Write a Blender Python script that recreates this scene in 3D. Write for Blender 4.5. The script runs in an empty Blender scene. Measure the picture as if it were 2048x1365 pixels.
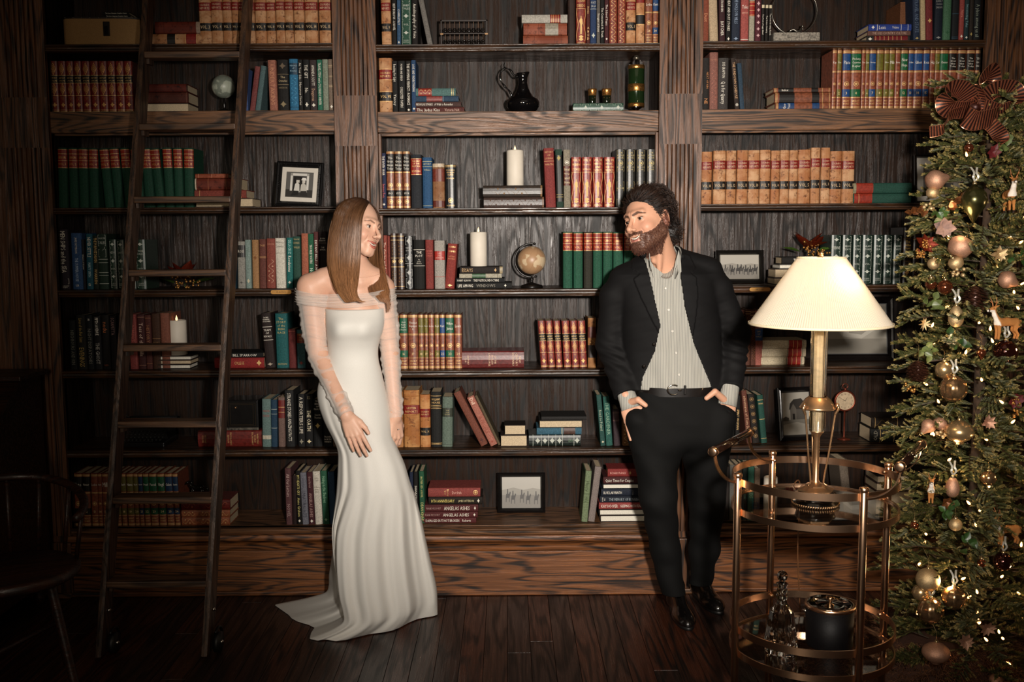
import bpy, bmesh, math, random
import numpy as np
from mathutils import Vector, Matrix
random.seed(7)
C = bpy.context.scene.collection
SC = bpy.context.scene
# ---------------------------------------------------------------- camera
FPX, CX, CY = 2000.0, 1024.0, 682.5
def cam_rows(p, y, r):
    B = np.array([[1,0,0],[0,0,-1],[0,1,0]], float)
    c, s = math.cos(p), math.sin(p); Rp = np.array([[1,0,0],[0,c,-s],[0,s,c]])
    c, s = math.cos(y), math.sin(y); Ry = np.array([[c,-s,0],[s,c,0],[0,0,1]])
    c, s = math.cos(r), math.sin(r); Rr = np.array([[c,-s,0],[s,c,0],[0,0,1]])
    return Rr @ Rp @ B @ Ry
CAMR = cam_rows(0.10340, 0.00443, -0.00627)
CAMP = np.array([0.0, -4.4, 1.60])
cd = bpy.data.cameras.new('camera'); cam = bpy.data.objects.new('camera', cd); C.objects.link(cam)
cd.sensor_width = 36; cd.lens = FPX/2048*36; cd.clip_start = 0.05
M = Matrix([[CAMR[0][i], -CAMR[1][i], -CAMR[2][i], CAMP[i]] for i in range(3)] + [[0,0,0,1]])
cam.matrix_world = M; SC.camera = cam
def ray(x, y):
    d = CAMR.T @ np.array([(x-CX)/FPX, (y-CY)/FPX, 1.0]); return d
def P(x, y, Y=0.0):                 # pixel of the photograph -> point on the plane at depth Y
    d = ray(x, y); return CAMP + d*((Y-CAMP[1])/d[1])
def G(x, y, Z=0.0):                 # pixel -> point on a horizontal plane
    d = ray(x, y); return CAMP + d*((Z-CAMP[2])/d[2])
def S(Y): return (Y-CAMP[1])/FPX*0.994     # metres per pixel at depth Y
# ---------------------------------------------------------------- world, lights, exposure
SC.view_settings.view_transform = 'Standard'; SC.view_settings.look = 'None'
SC.view_settings.gamma = 1; SC.view_settings.use_curve_mapping = False
SC.view_settings.exposure = 0.0
w = bpy.data.worlds.new('room_dark'); SC.world = w; w.use_nodes = True
w.node_tree.nodes['Background'].inputs[0].default_value = (0.9, 0.75, 0.6, 1)
w.node_tree.nodes['Background'].inputs[1].default_value = 0.006
def spot(name, loc, tgt, power, col, ang, blend, size):
    l = bpy.data.lights.new(name, 'SPOT'); l.energy = power; l.color = col; l.spot_size = math.radians(ang)
    l.spot_blend = blend; l.shadow_soft_size = size
    o = bpy.data.objects.new(name, l); C.objects.link(o); o.location = loc
    o.rotation_euler = (Vector(tgt)-Vector(loc)).to_track_quat('-Z', 'Y').to_euler(); return o
spot('camera_flash', (0.34, -4.25, 1.76), (0.46, 0, 1.50), 900, (1.0, 0.92, 0.83), 62, 1.0, 0.07)
def point(name, loc, power, col, size=0.04):
    l = bpy.data.lights.new(name, 'POINT'); l.energy = power; l.color = col; l.shadow_soft_size = size
    o = bpy.data.objects.new(name, l); C.objects.link(o); o.location = loc; return o
al = bpy.data.lights.new('ambient_fill', 'AREA'); al.energy = 3; al.size = 1.6; al.color = (1, .80, .60)  # added overhead area light for ambient fill, no fixture behind it
alo = bpy.data.objects.new('ambient_fill', al); C.objects.link(alo); alo.location = (0.5, -2.2, 3.0)
sb = bpy.data.lights.new('reflection_fill', 'AREA'); sb.shape = 'RECTANGLE'; sb.size = 1.0; sb.size_y = 1.5; sb.energy = 24; sb.color = (1, .86, .68)  # added unseen area light: fill, and something bright for metals to reflect
sbo = bpy.data.objects.new('reflection_fill', sb); C.objects.link(sbo); sbo.location = (-1.0, -4.95, 1.9); sbo.rotation_euler = (Vector((.9, -1, 1.0))-sbo.location).to_track_quat('-Z', 'Y').to_euler()
# ---------------------------------------------------------------- materials
def lin(h):
    if isinstance(h, str):
        h = h.lstrip('#'); v = [int(h[i:i+2], 16)/255 for i in (0, 2, 4)]
    else: v = h
    return tuple((c/12.92 if c <= .04045 else ((c+.055)/1.055)**2.4) for c in v)
MC = {}
def nt(name):
    m = bpy.data.materials.new(name); m.use_nodes = True; t = m.node_tree
    return m, t, t.nodes['Principled BSDF']
def L(t, a, b): t.links.new(a, b)
def N(t, typ, **kw):
    n = t.nodes.new(typ)
    for k, v in kw.items():
        if k in n.inputs: n.inputs[k].default_value = v
        else: setattr(n, k, v)
    return n
def coords(t, scale=(1,1,1), rnd=True, loc=(0,0,0)):
    tc = N(t, 'ShaderNodeTexCoord'); mp = N(t, 'ShaderNodeMapping'); mp.inputs['Scale'].default_value = scale
    mp.inputs['Location'].default_value = loc
    if rnd:
        oi = N(t, 'ShaderNodeObjectInfo'); mu = N(t, 'ShaderNodeMath', operation='MULTIPLY'); mu.inputs[1].default_value = 37.0
        L(t, oi.outputs['Random'], mu.inputs[0]); ad = N(t, 'ShaderNodeVectorMath', operation='ADD')
        L(t, tc.outputs['Object'], ad.inputs[0]); L(t, mu.outputs[0], ad.inputs[1]); L(t, ad.outputs[0], mp.inputs[0])
    else: L(t, tc.outputs['Object'], mp.inputs[0])
    return mp.outputs[0]
def mixc(t, fac, a, b):
    m = N(t, 'ShaderNodeMix', data_type='RGBA'); L(t, fac, m.inputs[0])
    for i, v in ((6, a), (7, b)):
        if isinstance(v, tuple): m.inputs[i].default_value = (*v[:3], 1)
        else: L(t, v, m.inputs[i])
    return m.outputs[2]
def ramp(t, fac, lo, hi):
    r = N(t, 'ShaderNodeMapRange', clamp=True); r.inputs[1].default_value = lo; r.inputs[2].default_value = hi
    L(t, fac, r.inputs[0]); return r.outputs[0]
def bump(t, h, bs, st=.3, dist=.002):
    b = N(t, 'ShaderNodeBump'); b.inputs['Strength'].default_value = st; b.inputs['Distance'].default_value = dist
    L(t, h, b.inputs['Height']); L(t, b.outputs[0], bs.inputs['Normal'])
def plain(name, col, rough=.5, metal=0., nz=.12, scale=60, coat=0., spec=.5, bst=.15, emis=None, estr=0):
    k = (name, str(col), rough, metal)
    if k in MC: return MC[k]
    m, t, b = nt(name); c = lin(col)
    n = N(t, 'ShaderNodeTexNoise', Scale=scale, Detail=4.0); L(t, coords(t), n.inputs['Vector'])
    d = tuple(x*(1-2.2*nz) for x in c); e = tuple(min(1, x*(1+1.2*nz)) for x in c)
    L(t, mixc(t, ramp(t, n.outputs[0], .3, .7), d, e), b.inputs['Base Color'])
    b.inputs['Roughness'].default_value = rough; b.inputs['Metallic'].default_value = metal
    b.inputs['Coat Weight'].default_value = coat; b.inputs['Specular IOR Level'].default_value = spec
    if bst: bump(t, n.outputs[0], b, bst, .001)
    if emis: b.inputs['Emission Color'].default_value = (*lin(emis), 1); b.inputs['Emission Strength'].default_value = estr
    MC[k] = m; return m
def desat(h, k=.26):
    v = [int(h.lstrip('#')[i:i+2], 16)/255 for i in (0, 2, 4)]; g = .3*v[0]+.55*v[1]+.15*v[2]; return '#'+''.join('%02x' % int(255*(c*(1-k)+g*k)) for c in v)
def cloth(col): col = desat(col); return plain('book_cloth', col, .72, 0, .16, 220, 0, .25, .35)
def calf(col):                       # mottled, stained old leather
    k = ('calf', col)
    if k in MC: return MC[k]
    m, t, b = nt('old_calf_leather'); c = lin(col); v = coords(t)
    n = N(t, 'ShaderNodeTexNoise', Scale=14, Detail=8.0, Roughness=.65); L(t, v, n.inputs['Vector'])
    n2 = N(t, 'ShaderNodeTexNoise', Scale=50, Detail=6.0, Roughness=.7); L(t, v, n2.inputs['Vector'])
    dk = (c[0]*.22, c[1]*.13, c[2]*.09); md = (c[0]*.72, c[1]*.55, c[2]*.42)
    a = mixc(t, ramp(t, n.outputs[0], .44, .60), md, c)
    L(t, mixc(t, ramp(t, n2.outputs[0], .54, .66), a, dk), b.inputs['Base Color'])
    b.inputs['Roughness'].default_value = .62; b.inputs['Specular IOR Level'].default_value = .3; bump(t, n2.outputs[0], b, .4, .001)
    MC[k] = m; return m
def leather(col): col = desat(col, .2); return plain('book_leather', col, .36, 0, .2, 90, .0, .5, .25)
def gilt(col='#e0b878'): return plain('gilding', col, .42, .25, .10, 60, 0, .5, 0)
def ink(col): return plain('lettering_ink', col, .6, 0, .02, 10, 0, .3, 0)
def wood(name, axis, c_hi='#6b4a33', c_lo='#1c110b', rough=.34, ring=1.0, stretch=.10, spec=.5):
    k = (name, axis)
    if k in MC: return MC[k]
    m, t, b = nt(name)
    s1 = [1,1,1]; s1['xyz'.index(axis)] = stretch
    s2 = [1,1,1]; s2['xyz'.index(axis)] = .022
    v = coords(t, tuple(s1))
    n = N(t, 'ShaderNodeTexNoise', Scale=7.0, Detail=2.5, Roughness=.5); L(t, v, n.inputs['Vector'])
    mu = N(t, 'ShaderNodeMath', operation='MULTIPLY'); mu.inputs[1].default_value = 95*ring; L(t, n.outputs[0], mu.inputs[0])
    si = N(t, 'ShaderNodeMath', operation='SINE'); L(t, mu.outputs[0], si.inputs[0])
    v2 = coords(t, tuple(s2)); p = N(t, 'ShaderNodeTexNoise', Scale=420, Detail=3.0, Roughness=.7); L(t, v2, p.inputs['Vector'])
    q = N(t, 'ShaderNodeTexNoise', Scale=110, Detail=2.0); L(t, v2, q.inputs['Vector'])
    g1 = ramp(t, si.outputs[0], -.9, .3); g2 = ramp(t, p.outputs[0], .40, .56); g3 = ramp(t, q.outputs[0], .35, .6)
    a = N(t, 'ShaderNodeMath', operation='MULTIPLY'); L(t, g2, a.inputs[0]); L(t, g3, a.inputs[1])
    ad = N(t, 'ShaderNodeMath', operation='MULTIPLY_ADD'); ad.inputs[1].default_value = .5; L(t, g1, ad.inputs[0])
    h = N(t, 'ShaderNodeMath', operation='MULTIPLY'); h.inputs[1].default_value = .55; L(t, a.outputs[0], h.inputs[0]); L(t, h.outputs[0], ad.inputs[2])
    L(t, mixc(t, ad.outputs[0], lin(c_lo), lin(c_hi)), b.inputs['Base Color'])
    b.inputs['Specular IOR Level'].default_value = spec
    rr = N(t, 'ShaderNodeMapRange'); rr.inputs[3].default_value = rough+.22; rr.inputs[4].default_value = rough; L(t, ad.outputs[0], rr.inputs[0])
    L(t, rr.outputs[0], b.inputs['Roughness']); bump(t, ad.outputs[0], b, .35, .0015)
    MC[k] = m; return m
def glassmat(name='clear_glass', col=(1,1,1), rough=.0, ior=1.45):
    k = (name, rough)
    if k in MC: return MC[k]
    m, t, b = nt(name); b.inputs['Base Color'].default_value = (*col, 1); b.inputs['Transmission Weight'].default_value = 1
    b.inputs['Roughness'].default_value = rough; b.inputs['IOR'].default_value = ior; MC[k] = m; return m
# ---------------------------------------------------------------- mesh helpers
class MB:
    def __init__(s): s.v = []; s.f = []; s.col = None
    def add(s, vs, fs):
        o = len(s.v); s.v += [tuple(map(float, p)) for p in vs]; s.f += [tuple(i+o for i in f) for f in fs]; return s
    def box(s, x0, x1, y0, y1, z0, z1):
        return s.add([(x0,y0,z0),(x1,y0,z0),(x1,y1,z0),(x0,y1,z0),(x0,y0,z1),(x1,y0,z1),(x1,y1,z1),(x0,y1,z1)],
                     [(0,3,2,1),(4,5,6,7),(0,1,5,4),(1,2,6,5),(2,3,7,6),(3,0,4,7)])
    def bbox(s, x0, x1, y0, y1, z0, z1, b=.002):     # box with bevelled long edges
        b = min(b, (x1-x0)/3, (y1-y0)/3, (z1-z0)/3)
        bm = bmesh.new(); bmesh.ops.create_cube(bm, size=1)
        for v in bm.verts: v.co = Vector(((x0+x1)/2+v.co.x*(x1-x0), (y0+y1)/2+v.co.y*(y1-y0), (z0+z1)/2+v.co.z*(z1-z0)))
        bmesh.ops.bevel(bm, geom=bm.edges[:], offset=b, segments=2, profile=.5, affect='EDGES')
        bm.verts.index_update(); s.add([v.co[:] for v in bm.verts], [tuple(v.index for v in f.verts) for f in bm.faces]); bm.free(); return s
    def rings(s, R, closed=True, cap0=True, cap1=True):
        n = len(R[0]); o = len(s.v)
        for r in R: s.v += [tuple(map(float, p)) for p in r]
        for i in range(len(R)-1):
            for j in range(n if closed else n-1):
                a = o+i*n+j; b = o+i*n+(j+1) % n; s.f.append((a, b, b+n, a+n))
        if cap0: s.f.append(tuple(o+j for j in reversed(range(n))))
        if cap1: s.f.append(tuple(o+(len(R)-1)*n+j for j in range(n)))
        return s
    def lathe(s, prof, n=32, c=(0,0,0), axis='z', a0=0, cap=True):
        R = []
        for r, z in prof:
            ring = []
            for k in range(n):
                a = 2*math.pi*k/n+a0
                p = (r*math.cos(a), r*math.sin(a), z)
                if axis == 'x': p = (p[2], p[0], p[1])
                if axis == 'y': p = (p[1], p[2], p[0])
                ring.append((p[0]+c[0], p[1]+c[1], p[2]+c[2]))
            R.append(ring)
        return s.rings(R, True, cap, cap)
    def tube(s, pts, r, n=8, cap=True, close=False):
        pts = [Vector(p) for p in pts]; m = len(pts); rr = r if hasattr(r, '__len__') else [r]*m
        up = Vector((0,0,1)); R = []
        t0 = (pts[1]-pts[0]).normalized()
        if abs(t0.dot(up)) > .9: up = Vector((0,1,0))
        u = t0.cross(up).normalized()
        for i, p in enumerate(pts):
            a = pts[(i-1) % m] if (close or i > 0) else pts[i]; b = pts[(i+1) % m] if (close or i < m-1) else pts[i]
            t = (b-a).normalized(); u = (u-t*u.dot(t))
            u = u.normalized() if u.length > 1e-9 else t.orthogonal().normalized()
            w_ = t.cross(u)
            R.append([p+(u*math.cos(2*math.pi*k/n)+w_*math.sin(2*math.pi*k/n))*rr[i] for k in range(n)])
        if close: R.append(R[0]); cap = False
        return s.rings(R, True, cap, cap)
    def sweep(s, path, prof, closed=True):            # profile (u across, v up) swept along path with up=z
        pts = [Vector(p) for p in path]; m = len(pts); R = []
        for i in range(m):
            a = pts[(i-1) % m] if closed or i else pts[i]; b = pts[(i+1) % m] if closed or i < m-1 else pts[i]
            t = (b-a).normalized(); sd = t.cross(Vector((0,0,1))).normalized()
            R.append([pts[i]+sd*q[0]+Vector((0,0,q[1])) for q in prof])
        if closed: R.append(R[0])
        return s.rings(R, True, not closed, not closed)
    def sphere(s, c, r, n=16, m=10):
        r = r if hasattr(r, '__len__') else (r,r,r)
        top = len(s.v)
        R = []
        for i in range(1, m):
            ph = math.pi*i/m
            R.append([(c[0]+r[0]*math.sin(ph)*math.cos(2*math.pi*k/n), c[1]+r[1]*math.sin(ph)*math.sin(2*math.pi*k/n), c[2]-r[2]*math.cos(ph)) for k in range(n)])
        s.rings(R, True, False, False); o = len(s.v)
        s.v += [(c[0],c[1],c[2]-r[2]), (c[0],c[1],c[2]+r[2])]
        for k in range(n):
            s.f.append((top+(k+1) % n, top+k, o)); s.f.append((top+(m-2)*n+k, top+(m-2)*n+(k+1) % n, o+1))
        return s
    def xf(s, mat, i0=0):
        for i in range(i0, len(s.v)): s.v[i] = tuple(mat @ Vector(s.v[i]))
        return s
    def mesh(s, name, smooth=False):
        me = bpy.data.meshes.new(name); me.from_pydata(s.v, [], s.f)
        if smooth: me.shade_smooth()
        return me
def ob(name, mb, mat=None, parent=None, smooth=False, loc=None, label=None):
    me = mb.mesh(name, smooth) if isinstance(mb, MB) else mb
    o = bpy.data.objects.new(name, me); C.objects.link(o)
    if mat is not None and not me.materials: me.materials.append(mat)
    if parent: o.parent = parent
    if loc is not None: o.location = loc
    if label: o['label'] = label
    return o
def auto(o, ang=35):                  # smooth with hard edges kept
    me = o.data; me.shade_smooth()
    bm = bmesh.new(); bm.from_mesh(me); ca = math.radians(ang)
    for e in bm.edges:
        if len(e.link_faces) == 2 and e.calc_face_angle(0) > ca: e.smooth = False
    bm.to_mesh(me); bm.free(); return o
def thing(name, label, cat, loc=(0,0,0), rot=(0,0,0), group=None):
    o = bpy.data.objects.new(name, None); C.objects.link(o); o.location = loc; o.rotation_euler = rot
    o.empty_display_size = .05; o['label'] = label; o['category'] = cat
    if group: o['group'] = group
    return o
def tag(o, label, cat, group=None):
    o['label'] = label; o['category'] = cat
    if group: o['group'] = group
    return o
def struct(name, mb, mat, parent=None, smooth=False, loc=None):
    o = ob(name, mb, mat, parent, smooth, loc)
    if not parent: o['kind'] = 'structure'
    return o
# glyph cache: letter outlines turned into flat polygons once, composed into lettering meshes
GL = {}
def build_glyphs():
    chars = "ABCDEFGHIJKLMNOPQRSTUVWXYZabcdefghijklmnopqrstuvwxyz0123456789.,'&-"
    tmp = []
    for ch in chars:
        cu = bpy.data.curves.new('g', 'FONT'); cu.body = ch; cu.resolution_u = 1; cu.fill_mode = 'FRONT'
        o = bpy.data.objects.new('g', cu); C.objects.link(o); tmp.append((ch, o, cu))
    bpy.context.view_layer.update(); dg = bpy.context.evaluated_depsgraph_get()
    for ch, o, cu in tmp:
        me = o.evaluated_get(dg).to_mesh()
        vs = [(v.co.x, v.co.y) for v in me.vertices]; fs = [tuple(p.vertices) for p in me.polygons]
        xs = [v[0] for v in vs]; GL[ch] = ([(x-min(xs), y) for x, y in vs], fs, max(xs)-min(xs))
        o.evaluated_get(dg).to_mesh_clear(); bpy.data.objects.remove(o); bpy.data.curves.remove(cu)
build_glyphs()
def text2d(s, w, h):      # polygons of a text fitted in a w x h box centred at 0
    x = 0; vs = []; fs = []
    for ch in s:
        if ch == ' ': x += .28; continue
        g = GL.get(ch)
        if not g: x += .2; continue
        o = len(vs); vs += [(a+x, b) for a, b in g[0]]; fs += [tuple(i+o for i in f) for f in g[1]]; x += g[2]+.07
    if not vs: return [], []
    x -= .07; sc = min(h/.70, w/x*1.6); sx = min(sc, w/x)
    return [((a-x/2)*sx, (b-.35)*sc) for a, b in vs], fs
# ================================================================ the room
EYE = 1.60
OAKX = wood('stained_oak_horizontal', 'x', '#82593a', '#120a05', .36, 1.7); OAKZ = wood('stained_oak_vertical', 'z', '#744c31', '#160b06', .34)
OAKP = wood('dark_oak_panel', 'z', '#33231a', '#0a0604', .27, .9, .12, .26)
OAKB = wood('base_oak_horizontal', 'x', '#8f5830', '#130904', .36, 1.5)
NOS = wood('dark_oak_nosing', 'x', '#4c311d', '#120a05', .24, 1, .1, .6)
FLO = [wood('dark_floor_oak_%s' % k, 'y', c, '#0c0604', .26, .7) for k, c in (('brown', '#412619'), ('red', '#4a2617'), ('umber', '#35211a'))]
WALLM = plain('painted_plaster', '#6a5a48', .8, 0, .05, 8)
fl = struct('floor', MB().box(-3.0, 3.0, -5.2, .5, -.06, -.012), plain('subfloor', '#0a0705', .8))
pm = []
for k in range(3):
    me = MB().bbox(-.0445, .0445, -1.1, 1.1, -.012, 0, .0012).mesh('floor_board'); me.materials.append(FLO[k]); pm.append(me)
i = 0; x = -2.95
while x < 2.95:
    off = random.uniform(0, 2.2)
    for j in range(-1, 3):
        yc = -4.4 + off + j*2.203 - 1.1
        if yc-1.1 > .28: continue
        o = bpy.data.objects.new('floor_board', pm[random.randrange(3)]); C.objects.link(o); o.parent = fl; o.location = (x, yc, 0)
    x += .0905
struct('ceiling', MB().box(-3, 3, -5.2, .5, 3.2, 3.3), WALLM)
struct('wall_back', MB().box(-3, 3, .36, .5, 0, 3.2), WALLM)
struct('wall_left', MB().box(-3.1, -3, -5.2, .5, 0, 3.2), WALLM)
struct('wall_right', MB().box(3, 3.1, -5.2, .5, 0, 3.2), WALLM)
struct('wall_front', MB().box(-3, 3, -5.3, -5.2, 0, 3.2), WALLM)
# ---------------------------------------------------------------- built-in bookcase
BC = thing('bookcase', 'dark stained oak built-in bookcase with fluted pilasters and three bays of shelves', 'bookcase', (0, 0, 0))
BAY = {'L': (-1.965, -.738), 'C': (-.554, .659), 'R': (.844, 2.055)}
DEEP = .30
mid = {'L': 400, 'C': 1035, 'R': 1640}
SHY = {('L',1):(88.2,103.7),('C',1):(88.5,104),('R',1):(82,97.8),
       ('L',3):(414.5,428),('C',3):(415.5,430.2),('R',3):(407,421),
       ('L',4):(578.5,594),('C',4):(578,593.7),('R',4):(570,585.5),
       ('L',5):(740,755.5),('C',5):(739,754),('R',5):(732,747),
       ('L',6):(899,914),('C',6):(897,911.5),('R',6):(890,904)}
HDY = {'L': (222, 265), 'C': (222.5, 264), 'R': (217.5, 259.8)}
BTY = {'L': (1056, 1067), 'C': (1050.5, 1064.5), 'R': (1045, 1057.5)}
SHZ = {}
NOSE = [(0,.0),(-.012,.001),(-.017,.004),(-.018,.008),(-.013,.011),(-.011,.014),(-.011,.020),(-.015,.024),(-.0185,.028),(-.0185,.032),(-.014,.0345),(0,.035)]
def fascia(mb, x0, x1, y, zb, zt, k=1.0):
    R = []
    for x in (x0, x1): R.append([(x, y+a*k, zb+b/.035*(zt-zb)) for a, b in NOSE] + [(x, y+.02, zt), (x, y+.02, zb)])
    return mb.rings(R)
for bay, (x0, x1) in BAY.items():
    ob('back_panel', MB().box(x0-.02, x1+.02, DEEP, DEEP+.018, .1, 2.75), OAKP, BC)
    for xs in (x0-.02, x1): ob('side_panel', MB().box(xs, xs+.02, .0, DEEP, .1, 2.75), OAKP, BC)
    for (b, r), (yt, yb) in SHY.items():
        if b != bay: continue
        zt = P(mid[b], yt)[2]; zb = P(mid[b], yb)[2]; SHZ[b, r] = zt
        s = ob('shelf', MB().box(x0, x1, .012, DEEP, zt-.022, zt), NOS, BC)
        auto(ob('shelf_nosing', fascia(MB(), x0, x1, .0, zb, zt), NOS, s))
    yt, yb = HDY[bay]; zt = P(mid[bay], yt)[2]; zb = P(mid[bay], yb)[2]; SHZ[bay, 2] = zt
    s = ob('header_rail', MB().bbox(x0, x1, -.004, .022, zb, zt), OAKX, BC)
    ob('shelf', MB().box(x0, x1, .022, DEEP, zt-.022, zt), NOS, BC)
    ob('inner_lip', MB().bbox(x0, x1, .03, .05, zb-.008, zb+.01), OAKX, BC)
    yt, yb = BTY[bay]; zt = P(mid[bay], yt)[2]; zb = P(mid[bay], yb)[2]; SHZ[bay, 7] = zt
    pr = -.035 if bay == 'C' else 0
    s = ob('shelf', MB().box(x0, x1, .0, DEEP, zt-.022, zt), OAKX, BC)
    auto(ob('shelf_nosing', fascia(MB(), x0, x1, pr, zb, zt), OAKX, s))
    z1 = .275
    ob('base_panel', MB().box(x0-.02, x1+.02, pr+.004, pr+.03, z1-.03, zb+.002), OAKB, BC)
    m = MB(); ya = pr
    for za, zb2, d in ((.245, .275, .016), (.205, .240, .030)):
        R = []
        for x in (x0-.03, x1+.03):
            R.append([(x, ya+.02, za), (x, ya-d*.55, za), (x, ya-d*.9, za+.004), (x, ya-d, za+.009), (x, ya-d, zb2-.009), (x, ya-d*.7, zb2-.002), (x, ya-d*.1, zb2), (x, ya+.02, zb2)])
        m.rings(R)
    auto(ob('base_moulding', m, OAKB, BC))
    ob('plinth', MB().bbox(x0-.03, x1+.03, pr-.022, pr+.03, .001, .206, .004), OAKB, BC)
    if bay != 'C': ob('shoe_moulding', MB().bbox(x0-.03, x1+.03, pr-.040, pr-.022, .001, .022, .006), OAKB, BC)
# slim inner trim of the centre bay
for xs in (BAY['C'][0], BAY['C'][1]-.012):
    ob('inner_stile', MB().bbox(xs, xs+.012, -.001, .03, SHZ['C',7], P(1035, 265.5)[2], .002), OAKZ, BC)
ob('inner_rail', MB().bbox(BAY['C'][0]+.012, BAY['C'][1]-.012, .003, .03, P(1035, 271)[2], P(1035, 265.5)[2], .002), OAKX, BC)
def pilaster(x0, x1):
    yf = -.024; w_ = x1-x0
    p = ob('pilaster', MB().box(x0, x1, yf+.012, .02, .0, 2.75), OAKZ, BC)
    n = 7; mrg = .028; pitch = (w_-2*mrg)/n; za, zb = P(700, 293)[2], P(700, 193)[2]; g = pitch*.38; dp = .0095
    fm = MB()
    for (z0, z1, e0, e1) in ((.28, za, 0, 1), (zb, 2.75, 1, 0)):      # face plate cut by seven round-ended flutes
        fm.box(x0, x0+mrg, yf, yf+.013, z0, z1); fm.box(x1-mrg, x1, yf, yf+.013, z0, z1)
        for k in range(n):
            xa = x0+mrg+k*pitch; xl, xr = xa+(pitch-g)/2, xa+(pitch+g)/2; xc = (xl+xr)/2
            a0 = z0+(g/2 if e0 else 0); a1 = z1-(g/2 if e1 else 0)
            fm.rings([[(xl+g*t_, yf+dp*math.sin(math.pi*t_)**.7, z) for t_ in (0,.06,.16,.3,.5,.7,.84,.94,1)] for z in (z0, z1)], False, False, False)
            for (pa, pb) in ((xa, xl), (xr, xa+pitch)): fm.add([(pa,yf,a0),(pb,yf,a0),(pb,yf,a1),(pa,yf,a1)], [(0,1,2,3)])
            for on_, ze, sg in ((e0, z0, 1), (e1, z1, -1)):
                if not on_: continue
                zc = ze+sg*g/2; m_ = 8; arc = [(xc-math.cos(math.pi*i/m_)*g/2, yf, zc-sg*math.sin(math.pi*i/m_)*g/2) for i in range(m_+1)]
                out = [(xa, yf, zc)]+[(xa+pitch*i/m_, yf, ze) for i in range(0, m_+1)]+[(xa+pitch, yf, zc)]
                vs = arc+out; fs = [(0, m_+1, m_+2)]+[(i, m_+2+i, m_+3+i, i+1) for i in range(m_)]+[(m_, 2*m_+2, 2*m_+3)]
                fs = [f if sg > 0 else tuple(reversed(f)) for f in fs]; fm.add(vs, fs)
                fm.add(arc+[(x, yf+dp, z) for x, y, z in arc], [(i, i+1, m_+2+i, m_+1+i) for i in range(m_)])
    auto(ob('fluting', fm, OAKZ, p), 50)
    ob('pilaster_block', MB().box(x0, x1, yf, yf+.013, za, zb), OAKZ, p)
    ob('pilaster_plinth', MB().bbox(x0-.004, x1+.004, yf-.012, .02, .0, .25, .004), OAKZ, p)
    ob('pilaster_foot', MB().bbox(x0-.004, x1+.004, yf-.03, yf-.012, .0, .024, .006), OAKX, p)
    return p
for a, b in ((-2.165, -1.965), (-.738, -.554), (.659, .844), (2.055, 2.255)): pilaster(a, b)
ob('end_panel', MB().box(-3, -2.165, -.004, .35, 0, 3.2), OAKZ, BC); ob('end_panel', MB().box(2.255, 3, -.004, .35, 0, 3.2), OAKZ, BC)
ob('cornice', MB().bbox(-2.165, 2.255, -.06, .35, 2.75, 3.2, .01), OAKX, BC)
# brass name plates on the nosings
def plate(x0, x1, y0, y1, txt, lab):
    a = P(x0, (y0+y1)/2, -.02); b = P(x1, (y0+y1)/2, -.02); h = (y1-y0)*S(-.02)
    t = thing('shelf_plate', lab, 'sign', ((a[0]+b[0])/2, -.0195, a[2]-h/2), group='brass shelf plates')
    w2 = (b[0]-a[0])/2; R = []
    for yy in (-.002, 0.0015):
        ring = []
        for cx_, sgn, a0 in ((w2-h/2, 1, -90), (-w2+h/2, -1, 90)):
            for k in range(7):
                an = math.radians(a0+k*30); ring.append((cx_+math.cos(an)*h/2, yy, h/2+math.sin(an)*h/2))
        R.append(ring)
    ob('plate', MB().rings(R), plain('brass', '#b98a4e', .38, .8, .05, 40, 0, .5, 0), t)
    vs, fs = text2d(txt, w2*1.4, h*.42); ob('lettering', MB().add([(p[0], -.0026, h/2+p[1]) for p in vs], fs), ink('#3a2413'), t)
plate(541.5, 583, 580.5, 588.8, 'CLASSICS', 'small brass plate on the fourth shelf edge beside the bride')
plate(1499, 1541, 575.5, 583, 'HISTORY', 'small brass plate on the fourth shelf edge under the landscape photo')
# ================================================================ books
PAGES = plain('paper_edges', '#c9b596', .85, 0, .12, 300, 0, .2, .4); PAGEW = plain('white_paper_edges', '#e2dccd', .85, 0, .08, 300, 0, .2, .4)
ORD = ['', 'first','second','third','fourth','fifth','sixth','seventh','eighth','ninth','tenth','eleventh','twelfth','thirteenth','fourteenth','fifteenth','sixteenth','seventeenth','eighteenth','nineteenth','twentieth','twenty-first','twenty-second','twenty-third','twenty-fourth','twenty-fifth','twenty-sixth','twenty-seventh','twenty-eighth','twenty-ninth','thirtieth','thirty-first','thirty-second','thirty-third','thirty-fourth','thirty-fifth']
ROWN = {1:'top', 2:'second', 3:'third', 4:'fourth', 5:'fifth', 6:'sixth', 7:'lowest'}
BAYN = {'L':'left', 'C':'centre', 'R':'right'}
WH, GO, BK, SV = '#e6dfd0', '#e0b878', '#15110e', '#b9bdb2'
DK, RD = '#1d1714', '#7d1e14'
def inkm(c): return gilt(c) if c == GO else ink(c)
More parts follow.
